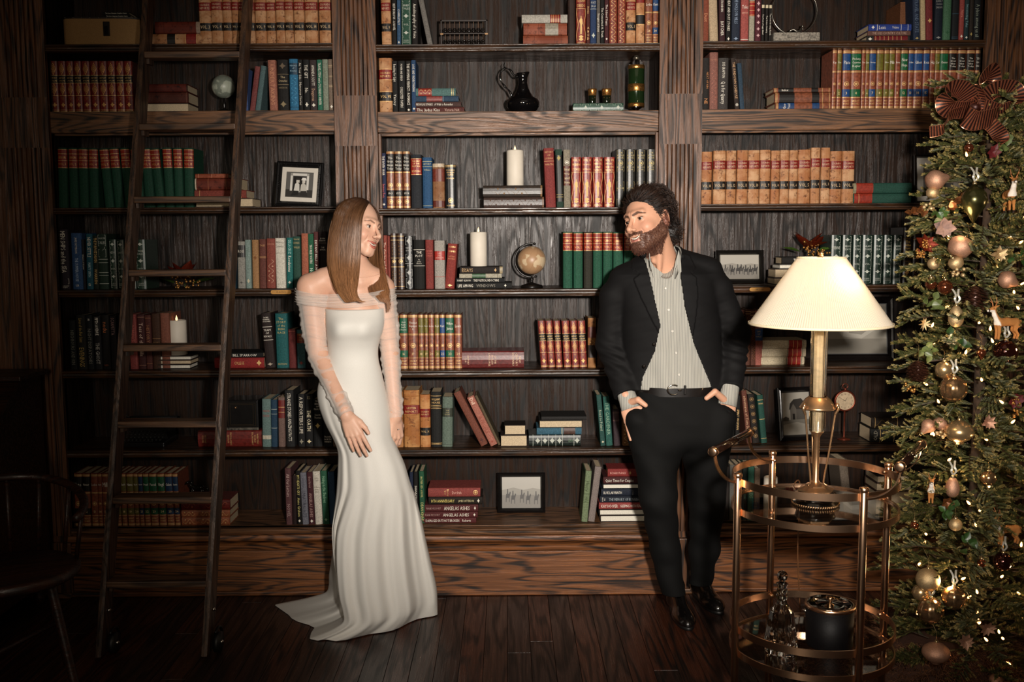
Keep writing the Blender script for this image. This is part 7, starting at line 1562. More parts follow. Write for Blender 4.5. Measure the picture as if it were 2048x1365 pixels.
# ================================================================ bar cart, lamp, decanter, ice bucket
CC = np.array([.938, -1.40]); RR_ = .246
def cart():
    t = thing('bar_cart', 'round two-tier gold bar cart with glass shelves and dark handles', 'bar cart', (CC[0], CC[1], 0))
    def hoop(z, h, r, nm='gallery_hoop'):
        prof = [(-.0022,0),(.0022,0),(.0022,h),(-.0022,h)]; path = [(r*math.cos(a), r*math.sin(a), z) for a in np.linspace(0, 2*math.pi, 97)[:-1]]
        return auto(ob(nm, MB().sweep(path, prof), GOLDM, t), 50)
    gl = glassmat('smoked_glass', (.80,.74,.66))
    for z0, z1 in ((.852,.762),(.392,.318)):
        hoop(z0, .022, RR_); hoop(z1, .020, RR_, 'shelf_hoop')
        ob('glass_shelf', MB().lathe([(.0005,z1+.008),(RR_-.003,z1+.008),(RR_-.003,z1+.014),(.0005,z1+.014)], 96, cap=False), gl, t)
    posts = [(-.250,-.062),(.064,-.245),(.250,.062),(-.064,.245)]
    for x, y in posts:
        ob('post', MB().lathe([(.001,.07),(.0115,.07),(.0115,.878),(.010,.881),(.001,.881)], 24, (x,y,0)), GOLDM, t, True)
        ob('post_cap', MB().lathe([(.0115,.878),(.0135,.880),(.0135,.890),(.011,.893),(.001,.893)], 24, (x,y,0)), GOLDM, t, True)
        for z in (.863,.772,.403,.328):
            d = Vector((-x,-y,0)).normalized(); p = Vector((x,y,z)); ob('post_screw', MB().tube([p+d*.008, p+d*.019], .0058, 12), GOLDM, t, True)
        ob('caster_wheel', MB().tube([(x-.009,y,.028),(x+.009,y,.028)], .027, 24), plain('black_rubber', '#0c0c0c', .5), t, True); ob('caster_fork', MB().bbox(x-.013,x+.013,y-.008,y+.008,.05,.072), GOLDM, t)
    hd = plain('dark_resin_handle', '#1c0f0a', .12, .1, .2, 30, .6)
    for s_, (h0, h1), (a0, a1) in ((-1, ((-.335,-.100,.965),(-.150,.200,.965)), (posts[0], posts[3])), (1, ((.136,-.310,.965),(.322,-.010,.965)), (posts[1], posts[2]))):
        h0, h1 = Vector(h0), Vector(h1); d = (h1-h0).normalized()
        ob('handle', MB().tube([h0+d*.012, h1-d*.012], .0125, 24), hd, t, True)
        for p, q in ((h0, d), (h1, -d)): ob('handle_cap', MB().tube([p-q*.004, p-q*.002, p+q*.016, p+q*.022], [.010,.0145,.0145,.0128], 24), GOLDM, t, True)
        for hp, ap, q in ((h0+d*.02, a0, d), (h1-d*.02, a1, -d)):
            A = Vector((ap[0]*.97, ap[1]*.97, .863)); o_ = Vector((hp.x-A.x, hp.y-A.y, 0)); pts = []
            for k in range(13):
                a = math.pi/2*k/12; pts.append(Vector((hp.x, hp.y, 0)).lerp(Vector((A.x, A.y, 0)), 1-math.cos(a))+Vector((0,0,.957-(.957-.863)*math.sin(a))))
            R = []; n = len(pts)
            for k, p in enumerate(pts):
                tn = (pts[min(n-1,k+1)]-pts[max(0,k-1)]).normalized(); sd = d; nn = tn.cross(sd).normalized()
                R.append([p+sd*.011+nn*.0014, p-sd*.011+nn*.0014, p-sd*.011-nn*.0014, p+sd*.011-nn*.0014])
            auto(ob('handle_bracket', MB().rings(R), GOLDM, t), 50)
cart()
TOPZ = .776; LOWT = .332
def lamp():
    c = (.945, -1.39); t = thing('table_lamp', 'lit table lamp with pleated ivory shade, fluted glass column and brass tripod', 'lamp', (c[0], c[1], TOPZ+.0006))
    zz = lambda y: P(1657, y, c[1])[2]-TOPZ
    ob('foot', MB().lathe([(.001,0),(.066,0),(.070,.003),(.069,.008),(.060,.012),(.056,.020),(.060,.030),(.061,.036),(.050,.042)], 48), plain('black_marble_foot', '#14110f', .2, .1, .1, 60, .4), t, True)
    rope = MB()
    for k in range(60):
        a = 2*math.pi*k/60; rope.tube([(.0695*math.cos(a), .0695*math.sin(a), .001), (.0705*math.cos(a+.06), .0705*math.sin(a+.06), .008)], .0022, 5)
    r_ = ob('rope_moulding', rope, BRASS, t, True); r_['kind'] = 'stuff'
    auto(ob('hexagonal_plinth', MB().lathe([(.052,.040),(.056,.043),(.056,.047),(.034,.056),(.034,.060),(.018,.066),(.001,.066)], 6), BRASS, t))
    zb_, zc_0, zc_1, zc_2, zs0 = zz(960), zz(862), zz(817), zz(795), zz(655)
    ob('stem', MB().lathe([(.012,.064),(.0125,.07),(.009,.076),(.009,zc_0-.02),(.012,zc_0-.014),(.020,zc_0-.004),(.022,zc_0)], 32), BRASS, t, True)
    def flute(z0, z1, r):
        R = []
        for z in (z0, z0+.004, z1-.004, z1):
            e = 0 if z in (z0, z1) else 1; R.append([((r-.0022*abs(math.sin(8*a))*e)*math.cos(a), (r-.0022*abs(math.sin(8*a))*e)*math.sin(a), z) for a in np.linspace(0, 2*math.pi, 129)[:-1]])
        return MB().rings(R)
    cg = glassmat('crystal_column', (1,.95,.86), .03, 1.5)
    ob('glass_column', flute(zc_0, zs0+.02, .0245), cg, t, True)
    ob('column_core', MB().lathe([(.012,zc_0),(.012,zs0+.02)], 16), plain('frosted_core', '#d8c4a0', .6), t, True)
    ob('collar', MB().lathe([(.026,zc_1-.004),(.052,zc_1-.002),(.055,zc_1+.002),(.052,zc_1+.006),(.050,zc_1+.010),(.038,zc_2-.006),(.030,zc_2),(.027,zc_2+.003),(.026,zc_2)], 48, cap=False), BRASS, t, True)
    for a0 in (-2.6, -.5, 1.6):
        cs, sn = math.cos(a0), math.sin(a0)
        pts = [(.056*cs,.056*sn,zc_1+.014),(.062*cs,.062*sn,zc_1+.004),(.054*cs,.054*sn,zc_1-.012),(.050*cs,.050*sn,zc_1-.030),(.036*cs,.036*sn,.16),(.024*cs,.024*sn,.078),(.026*cs,.026*sn,.066),(.034*cs,.034*sn,.062)]
        ob('tripod_leg', MB().tube(catmull(pts, 5), [.0042 if i < 12 else .0030 for i in range(36)], 8), BRASS, t, True)
        ob('ram_head', MB().sphere((.058*cs,.058*sn,zc_1+.012), (.006,.006,.008), 12, 8), BRASS, t, True)
    # shade
    m, tt, b = nt('pleated_silk_shade'); b.inputs['Base Color'].default_value = (.50,.44,.35,1); b.inputs['Roughness'].default_value = .9
    tl = N(tt, 'ShaderNodeBsdfTranslucent'); tl.inputs[0].default_value = (.95,.80,.58,1); mx = N(tt, 'ShaderNodeMixShader'); mx.inputs[0].default_value = .17
    L(tt, b.outputs[0], mx.inputs[1]); L(tt, tl.outputs[0], mx.inputs[2]); L(tt, mx.outputs[0], tt.nodes['Material Output'].inputs[0])
    z0, z1 = zz(650), zz(516); r0, r1 = .2095, .070; R = []; n = 720
    for u in (0, .03, .2, .4, .6, .8, .97, 1.0):
        z = z0+(z1-z0)*u; r = r0+(r1-r0)*u
        R.append([((r+(.0024*(1-.5*u))*math.cos(k*math.pi/2.0+.25*math.sin(k*.7)))*math.cos(2*math.pi*k/n), (r+(.0024*(1-.5*u))*math.cos(k*math.pi/2.0+.25*math.sin(k*.7)))*math.sin(2*math.pi*k/n), z) for k in range(n)])
    ob('shade', MB().rings(R, True, False, False), m, t, True)
    tm_ = plain('shade_trim', '#d8c6a4', .8, 0, .05, 200)
    for r, z, w_ in ((r0+.001,z0,.007),(r1+.001,z1-.004,.006)): ob('shade_trim', MB().sweep([(r*math.cos(a), r*math.sin(a), z) for a in np.linspace(0, 2*math.pi, 129)[:-1]], [(-.0012,0),(.0016,0),(.0016,w_),(-.0012,w_)]), tm_, t, True)
    ob('harp', MB().tube([(0,.0,zs0+.02),(.03,0,zs0+.06),(.032,0,z1-.03),(0,0,z1+.004)], .0016, 8), BRASS, t, True)
    for a in (0, 2.09, 4.19): ob('shade_spider', MB().tube([(0,0,z1-.002),(r1*math.cos(a),r1*math.sin(a),z1-.002)], .0012, 6), BRASS, t)
    ob('finial', MB().lathe([(.004,z1+.003),(.007,z1+.006),(.005,z1+.010),(.008,z1+.013),(.003,z1+.018),(.001,z1+.020)], 16), BRASS, t, True)
    bz = (z0*.42+z1*.58); bx, by = .046, -.072
    ob('socket', MB().tube([(.0,0,zs0+.02),(.02,-.03,zs0+.045),(bx,by,bz-.045)], .008, 10), BRASS, t, True)
    ob('bulb', MB().lathe([(.010,-.042),(.013,-.03),(.026,-.008),(.029,.008),(.022,.024),(.010,.031),(.001,.033)], 24, (bx,by,bz)), plain('lit_bulb', '#fff2d8', .5, 0, 0, 10, 0, .5, 0, '#ffdca8', 30), t, True)
    l = point('lamp_bulb_light', (c[0]+bx, c[1]+by+.0, TOPZ+bz+.02), 5.0, (1, .72, .42), .032); l.data.use_shadow = True
    ob('lamp_cord', MB().tube(catmull([(-.02,.06,.004),(-.015,.16,.0022),(.0,.232,.0022),(.03,.262,-.01),(.03,.27,-.25),(.06,.30,-.60),(.10,.5,-.771),(.3,1.0,-.771)], 6), .0022, 6), plain('clear_cord', '#5c3c24', .3), t, True)
lamp()
def decanter():
    Y = -1.455; c = P(1562, 1280, Y); t = thing('decanter', 'cut crystal decanter with ball stopper on the lower cart shelf', 'decanter', (c[0], Y, LOWT+.0006))
    g = glassmat('cut_crystal', (1,.97,.93), 0, 1.52); z = lambda y: P(1562, y, Y)[2]-LOWT
    R = []
    for r, zq in [(.001,.0),(.046,.0),(.050,.004),(.051,.035),(.051,.045),(.049,.052),(.036,z(1222)),(.017,z(1208)),(.0135,z(1200)),(.0175,z(1196)),(.0175,z(1191)),(.013,z(1188)),(.0165,z(1184)),(.0165,z(1180)),(.0125,z(1177)),(.018,z(1168)),(.001,z(1168))]:
        R.append([(r*(1-(.07*abs(math.sin(6*a+zq*70)) if zq < .05 and r > .04 else (.03*abs(math.sin(6*a)) if r > .02 else 0)))*math.cos(a), r*(1-(.07*abs(math.sin(6*a+zq*70)) if zq < .05 and r > .04 else (.03*abs(math.sin(6*a)) if r > .02 else 0)))*math.sin(a), zq) for a in np.linspace(0, 2*math.pi, 73)[:-1]])
    ob('body', MB().rings(R), g, t, False)
    ob('ball_stopper', MB().sphere((0,0,z(1153)), .0165, 10, 7), g, t, False); ob('stopper_neck', MB().lathe([(.009,z(1168)),(.011,z(1166)),(.008,z(1162))], 12), g, t)
decanter()
def bucket():
    Y = -1.40; c = P(1658, 1280, Y); r = .0735; t = thing('ice_bucket', 'black leather ice bucket with chrome lid on the lower cart shelf', 'bucket', (c[0], Y, LOWT+.0006)); h = P(1658, 1207, Y)[2]-LOWT
    ob('bucket_body', MB().lathe([(.001,0),(r*.94,0),(r*.96,.003),(r,h-.012),(r*.98,h-.012)], 56), plain('black_leatherette', '#080607', .55, 0, .1, 200, 0, .2, .3), t, True)
    ob('rim', MB().lathe([(r*.98,h-.013),(r*1.03,h-.011),(r*1.04,h-.002),(r*1.0,h),(r*.93,h-.001)], 56, cap=False), GOLDM, t, True)
    ob('lid', MB().lathe([(r*.94,h-.002),(r*.92,h+.001),(r*.80,h-.004),(r*.5,h-.001),(r*.2,h+.003),(.001,h+.004)], 56), CHR, t, True)
    ob('lid_knob', MB().lathe([(.006,h+.003),(.005,h+.010),(.013,h+.013),(.0145,h+.018),(.012,h+.022),(.001,h+.023)], 28), plain('champagne_metal', '#b09070', .2, 1), t, True)
    for s_ in (-1, 1): ob('handle_lug', MB().lathe([(.001,-.002),(.006,-.002),(.007,.002),(.004,.006),(.001,.007)], 14, axis='x').xf(Matrix.Translation((s_*(r+.002),0,h-.024)) @ Matrix.Rotation(0 if s_ > 0 else math.pi, 4, 'Z')), CHR, t, True)
    ob('bail_handle', MB().tube([((r+.006)*math.cos(a), -.012-(.02)*math.sin(a), h-.024-(.055)*math.sin(a)) for a in np.linspace(0, math.pi, 24)][:0] or [((r+.006)*math.cos(a), .010+.062*math.sin(a), h-.024-.03*math.sin(a)) for a in np.linspace(0, math.pi, 24)], .0018, 8), CHR, t, True)
bucket()
def desk():
    wd = wood('dark_mahogany', 'x', '#3a2016', '#120907', .25); t = thing('writing_desk', 'very dark wooden slant-front desk at the left edge of the room', 'desk', (-2.33, -.40, 0)); t.scale = (1, .9, .93)
    R = [[(x, y, z) for y, z in ((-.35,.12),(.35,.12),(.35,1.10),(.12,1.10),(-.35,.82))] for x in (-.55, .30)]
    ob('desk_case', MB().rings(R), wd, t); ob('desk_top', MB().bbox(-.57,.33,.08,.37,1.10,1.122,.004), wd, t)
    S_ = Vector((0,-.47,-.28)).normalized(); ob('slant_front', MB().rings([[(x,.12,1.112),(x,-.37,.82),(x,-.36,.805),(x,.12,1.095)] for x in (-.57,.32)]), wd, t)
    for i in range(3):
        d_ = ob('drawer', MB().bbox(-.50,.25,-.362,-.348,.18+i*.20,.36+i*.20,.004), wd, t); ob('drawer_knob', MB().sphere((-.12,-.375,.27+i*.20), .014, 12, 8), BRASS, d_, True)
    for x in (-.50,.26):
        for y in (-.31,.31): ob('leg', MB().lathe([(.001,.0),(.018,.0),(.026,.04),(.020,.08),(.028,.12)], 16, (x,y,0)), wd, t, True)
    c = thing('armchair', 'dark bentwood armchair with curved arms beside the left desk', 'chair', (-1.72, -1.02, 0), (0,0,.5))
    ob('seat', MB().lathe([(.001,.43),(.20,.43),(.215,.44),(.215,.46),(.20,.47),(.001,.475)], 40), wd, c, True)
    for a in (.8, 2.35, 3.95, 5.5): ob('leg', MB().tube(catmull([(.15*math.cos(a),.15*math.sin(a),.43),(.19*math.cos(a),.19*math.sin(a),.25),(.24*math.cos(a),.24*math.sin(a),.02)], 6), .015, 10), wd, c, True)
    ob('arm_rail', MB().tube([(.235*math.cos(a), .235*math.sin(a), .68+.06*math.sin(a)) for a in np.linspace(-.6, 3.75, 30)], .015, 10), wd, c, True)
    for a in (0,.55,1.1,1.57,2.1,2.6,3.14): ob('spindle', MB().tube([(.20*math.cos(a),.20*math.sin(a),.46),(.233*math.cos(a),.233*math.sin(a),.68+.06*math.sin(a))], .008, 8), wd, c, True)
    ob('stretcher', MB().tube([(-.15,-.15,.2),(.15,.15,.2)], .009, 8), wd, c, True)
desk()
# ================================================================ decorated tree
TY = -1.0; TA = P(1962, 700, TY)[0]
def tree():
    t = thing('christmas_tree', 'slim evergreen tree with warm lights at the right edge', 'christmas tree', (TA, TY, 0)); rr = random.Random(21)
    ob('trunk', MB().tube([(0,0,.0),(0,0,1.2),(0,0,2.12)], [.022,.018,.008], 10), plain('bark', '#3a2a1c', .9, 0, .3, 60), t, True)
    ob('tree_stand', MB().lathe([(.14,.0),(.14,.012),(.04,.03),(.03,.12),(.026,.12)], 24), IRON, t, True)
    vars_ = []
    for s in range(4):
        vm = VM(); q = random.Random(s); L_ = .15
        for k in range(15):
            u = .12+.88*k/14; side = (-1)**k; a = side*q.uniform(.5,1.0)*(1-.35*u); tl = (.065-.035*u)*q.uniform(.8,1.2); b0 = Vector((u*L_,0,-.03*u*u)); el = q.uniform(-.35,.5)
            d = Vector((math.cos(a), math.sin(a), el)).normalized(); n = Vector((0,0,1)); sd = d.cross(n).normalized()
            for j in range(12):
                v = j/11; p = b0+d*tl*v
                for sg in (-1, 1):
                    for lift in (.25, -.35):
                        nd = (d*.75+sd*sg*.65+n*(lift+q.uniform(-.2,.2))).normalized(); ln = q.uniform(.008,.014)*(1.1-.3*v); w_ = sd.cross(nd).normalized()*.0011; i0 = len(vm.v)
                        vm.add([p-w_, p+w_, p+nd*ln*.6+w_*1.1, p+nd*ln, p+nd*ln*.6-w_*1.1], [(0,1,2,3,4)])
                        g = q.uniform(0,1); c0 = np.array(lin('#1f2611'))*(1-g)+np.array(lin('#4e4c26'))*g; tip = np.array(lin('#8e7c48')) if v > .75 else c0*1.3; vm.c += [tuple(c0)]*2+[tuple(tip)]*3
        i0 = len(vm.v); vm.tube([(0,0,0),(.07,0,-.007),(L_,0,-.03)], [.003,.002,.001], 5); vm.c += [lin('#3a2a1a')]*(len(vm.v)-i0)
        me = vm.mesh('branch'); a = me.color_attributes.new('Col', 'FLOAT_COLOR', 'POINT'); a.data.foreach_set('color', np.concatenate([np.array(vm.c), np.ones((len(vm.c),1))], 1).astype(np.float32).ravel()); me.materials.append(vcol('needles', .55, 0, 0, 200, .3)); vars_.append(me)
    n = 290
    for i in range(n):
        u = (i+.5)/n; z = .10+2.02*u; rad = np.interp(z, [0,.3,1.2,1.7,1.95,2.15], [.215,.225,.20,.16,.09,.01]); a = i*2.39996+rr.uniform(-.2,.2)
        o = bpy.data.objects.new('branch', vars_[i % 4]); C.objects.link(o); o.parent = t; s_ = rr.uniform(.85,1.2); r0 = max(0, rad-.09)
        o.location = (r0*math.cos(a), r0*math.sin(a), z); o.rotation_euler = (rr.uniform(-.6,.6), rr.uniform(-.5,.35), a+rr.uniform(-.3,.3)); o.scale = (s_,)*3
    # inner ring of branches hides the core
    for i in range(150):
        z = .12+1.9*(i+.5)/150; a = i*2.1; o = bpy.data.objects.new('inner_branch', vars_[i % 4]); C.objects.link(o); o.parent = t; o.location = (0,0,z); o.rotation_euler = (rr.uniform(-1,1), -.2, a); o.scale = (1.0,)*3
    bl = plain('lit_fairy_bulb', '#ffd9a0', .4, 0, 0, 10, 0, .5, 0, '#ffae62', 9)
    bm_ = MB().lathe([(.0012,-.004),(.0028,-.002),(.0030,.002),(.0016,.007),(.0003,.009)], 10).mesh('fairy_bulb', True); bm_.materials.append(bl)
    for i in range(70):
        z = .12+1.75*rr.random(); rad = np.interp(z, [0,.3,1.2,1.7,1.95,2.15], [.215,.225,.20,.16,.09,.01])*rr.uniform(.65,.98); a = rr.uniform(-3.6,-.6)
        o = bpy.data.objects.new('fairy_bulb', bm_); C.objects.link(o); o.parent = t; o.location = (rad*math.cos(a), rad*math.sin(a), z); o.rotation_euler = (rr.uniform(-1,1),rr.uniform(-1,1),0); o.scale = (1.3,)*3
    for z, e in ((.45,.9),(.85,.9),(1.25,.8),(1.65,.6)):
        for a in (-2.3,-1.1): l = point('fairy_glow', (TA+.25*math.cos(a), TY+.25*math.sin(a), z), e*.8, (1,.66,.36), .02)
    return t
tree()
def OP(x, y, d=0):                 # a point on the camera side of the tree, d further in
    z0 = P(x, y, TY)[2]; dx = P(x, y, TY)[0]-TA; rad = np.interp(z0, [0,.3,1.2,1.7,1.95,2.15], [.235,.24,.22,.19,.12,.03]); yy = -math.sqrt(max(.0, rad*rad-min(dx*dx, rad*rad*.98)))
    return P(x, y, TY+yy*.92+d)
PXT = .00163
GB1 = plain('champagne_glitter', '#dcbc8c', .38, .7, .35, 900, 0, .5, .8); PK = plain('rose_gold_glitter', '#cc9c80', .40, .6, .3, 900, 0, .5, .8); MT = plain('matte_gold_glass', '#d0b080', .26, .85, .08, 30, .3, .5, .05); AQ = plain('antique_gold_glass', '#c49c70', .18, .9, .25, 40, .4, .5, .2)
CO = plain('copper_glass', '#a0583a', .12, .9, .1, 30, .5, .5, 0); BRN = plain('brown_mirror_glass', '#4a221c', .07, .85, .1, 20, .6, .5, 0); OL = plain('olive_gold_glass', '#4c4a2a', .24, .8, .25, 20, .3, .5, .1); CAPM = plain('ornament_cap', '#c9b084', .25, .9, .05, 60); RIB = plain('silver_ribbon', '#a8a498', .35, .2, .1, 80, 0, .5, .2); FUR = vcol('fur', .9, 0, 0, 200, .1)
def orn(nm, lab, x, y, prof, mat, cat='ornament', d=0, hang=True, ribbon=False, fl=0, tilt=0, group='tree ornaments'):
    c = OP(x, y, d); t = thing(nm, lab, cat, tuple(c), (0,tilt,0), group=group); s_ = PXT
    R = []
    for r, z in prof:
        R.append([((r*s_)*(1-(.05*abs(math.sin(fl*a/2)) if fl else 0))*math.cos(a), (r*s_)*(1-(.05*abs(math.sin(fl*a/2)) if fl else 0))*math.sin(a), z*s_) for a in np.linspace(0, 2*math.pi, 41)[:-1]])
    ob('ornament_body', MB().rings(R), mat, t, True); top = max(z for r, z in prof)*s_
    if hang:
        ob('cap', MB().lathe([(.0065,top-.0045),(.0065,top+.003),(.004,top+.0045),(.001,top+.005)], 14), CAPM, t, True)
        ob('loop', MB().tube([(.003*math.cos(a),0,top+.007+.003*math.sin(a)) for a in np.linspace(0,2*math.pi,13)[:-1]], .0006, 5, close=True), CAPM, t)
        ob('hanging_thread', MB().tube([(0,0,top+.009),(.003,.01,top+.030),(0,.045,top+.055)], .0006, 4), CAPM, t)
    if ribbon:
        for q in (-1, 1):
            pts = [(0,0,top+.006),(q*.008,-.004,top+.020),(q*.004,.0,top+.034),(q*.010,.012,top+.052)]; R = []
            for p in catmull(pts, 4): R.append([(p[0]-.003,p[1],p[2]),(p[0]+.003,p[1]-.002,p[2])])
            o = ob('ribbon', MB().rings(R, False, False, False), RIB, t, True)
    return t
def ball(r, n=12): return [(max(.02, r*math.sin(math.pi*i/n)), -r*math.cos(math.pi*i/n)) for i in range(n+1)]
def egg(r, h): return [(max(.02, r*math.sin(math.pi*i/12)*(1+.18*math.cos(math.pi*i/12))), -h*math.cos(math.pi*i/12)) for i in range(13)]
def pear(r): return [(.05,-r*.95),(r*.6,-r*.85),(r*.95,-r*.35),(r,.0),(r*.85,r*.4),(r*.5,r*.8),(r*.36,r*1.1),(r*.2,r*1.28),(.05,r*1.3)]
def apple(r): return [(.05,-r*.72),(r*.35,-r*.86),(r*.8,-r*.6),(r,-.0),(r*.92,r*.42),(r*.6,r*.76),(r*.3,r*.78),(.05,r*.6)]
def onion(r, h): return [(.05,-h*1.02),(r*.32,-h*.98),(r*.36,-h*.80),(r*.7,-h*.62),(r*.97,-h*.2),(r,h*.05),(r*.9,h*.4),(r*.55,h*.75),(r*.2,h*.93),(.05,h)]
def drop(r, h): return [(.05,-h),(r*.10,-h*.9),(r*.45,-h*.52),(r*.88,-h*.1),(r,h*.22),(r*.88,h*.52),(r*.55,h*.76),(r*.2,h*.86),(r*.16,h*.95),(.05,h)]
O = [('pear_ornament','large rose gold glitter pear below the framed print',1872,360,pear(21),PK,1.35,0,0),('apple_ornament','small gold glitter apple hanging under the large glitter pear',1865,386,apple(13),GB1,.3,0,0),
 ('drop_ornament','big dark olive drop ornament on a silver ribbon near the treetop',1948,408,drop(25,40),OL,0,1,0),('apple_ornament','large rose glitter apple below the olive drop ornament',1921,494,apple(24),PK,.5,0,0),
 ('apple_ornament','small champagne apple directly under the large rose apple',1912,526,apple(15),GB1,-.6,0,0),('ball_ornament','small pale gold ball left of the small champagne apple',1867,528,ball(12),GB1,0,0,0),
 ('pear_ornament','rosy gold pear at the right edge above the standing deer',2015,560,pear(18),PK,2.0,0,0),('ball_ornament','small ribbed copper ball at the left, beside the copper mirror ball',1862,568,ball(12),CO,0,0,14),
 ('ball_ornament','shiny copper mirror ball left of the pine cone',1890,575,ball(15),CO,0,0,0),('egg_ornament','upper gold egg ornament on ribbon beneath the copper balls',1912,633,egg(14.5,22),GB1,0,1,0),
 ('ball_ornament','large brown mirror ball under the standing deer',2011,704,ball(24),BRN,0,1,0),('ball_ornament','matte gold ball above the large patterned ball',1888,740,ball(17.5),MT,0,0,0),
 ('ball_ornament','large antique gold patterned ball at mid height',1907,778,ball(27),AQ,0,1,12),('pear_ornament','pink pear at the left edge beside the onion ornament',1857,853,pear(15),PK,-2.4,0,0),
 ('apple_ornament','small pink gold apple between the pink pear and onion ornament',1880,848,apple(14),PK,.6,0,0),('onion_ornament','upper gold onion shaped ornament at mid height',1918,864,onion(28,25),MT,0,0,0),
 ('drop_ornament','tiny copper drop left of the large brown ball',1963,709,drop(9,12),CO,0,0,0),('egg_ornament','lower rose gold egg hanging beside the facing deer',1905,975,egg(13.5,21),PK,0,1,0),
 ('ball_ornament','two-tone gold glass ball below the cart handle level',1977,957,ball(15),AQ,0,0,0),('ball_ornament','small glitter ball in the middle of the lower tree',1911,1050,ball(13),GB1,0,0,0),
 ('ball_ornament','brown mirror ball below the lower walking deer',2006,1124,ball(19),BRN,0,1,0),('ball_ornament','crackled gold glitter ball above the matte gold one, low left',1856,1160,ball(24),GB1,0,0,0),
 ('ball_ornament','matte gold ball at the lower left edge of the tree',1841,1186,ball(17),MT,0,0,0),('ball_ornament','large patterned gold ball low at the left side',1861,1221,ball(27),AQ,0,1,12),
 ('ball_ornament','antique ball half hidden behind the low patterned gold ball',1907,1196,ball(24),AQ,0,1,10),('onion_ornament','lowest rose onion shaped ornament near the fur skirt',1872,1306,onion(28,23),PK,0,0,0),
 ('drop_ornament','tiny copper drop in the lower right of the tree',1963,1129,drop(9,12),CO,0,0,0),('ball_ornament','small copper ball under the bow in the upper tree',1938,296,ball(9),CO,0,0,0),
 ('ball_ornament','small rose ball at the very bottom of the tree',1992,1362,ball(14),PK,0,0,0),('ball_ornament','little copper glitter ball at the left edge near the cart',1829,1052,ball(9),CO,0,0,0)]
for nm, lb, x, y, pr, mt, tl, rb_, fl in O: orn(nm, lb, x, y, pr, mt, d=.02 if 'half hidden' in lb else 0, ribbon=bool(rb_), fl=fl, tilt=tl)
def cone(x, y, lab, h=.085, r=.036):
    c = OP(x, y, .0); t = thing('pine_cone', lab, 'pine cone', tuple(c), group='pine cones on the tree'); br = plain('cone_brown', '#4a2c20', .35, .3, .2, 80)
    ob('cone_core', MB().lathe([(.001,-h/2),(r*.3,-h*.42),(r*.55,0),(r*.3,h*.42),(.001,h/2)], 14), br, t, True); sc = leafmesh(.018, .008, .5, 3, 2).mesh('cone_scale', True); sc.materials.append(br)
    for i in range(90):
        u = (i+.5)/90; z = -h/2+h*u; a = i*2.4; o = bpy.data.objects.new('cone_scale', sc); C.objects.link(o); o.parent = t; rr_ = r*.5*math.sin(math.pi*(.12+.8*u)); o.location = (rr_*math.cos(a), rr_*math.sin(a), z); o.rotation_euler = (0,.5,a); k = .8+.8*math.sin(math.pi*u); o.scale = (k,)*3
    ob('hanging_thread', MB().tube([(0,0,h/2),(.004,.01,h/2+.05),(0,.03,h/2+.06)], .0008, 4), CAPM, t)
cone(1950, 598, 'dark pine cone hanging beside the upper gold egg'); cone(1836, 742, 'copper pine cone at the left edge of the tree', .07, .026)
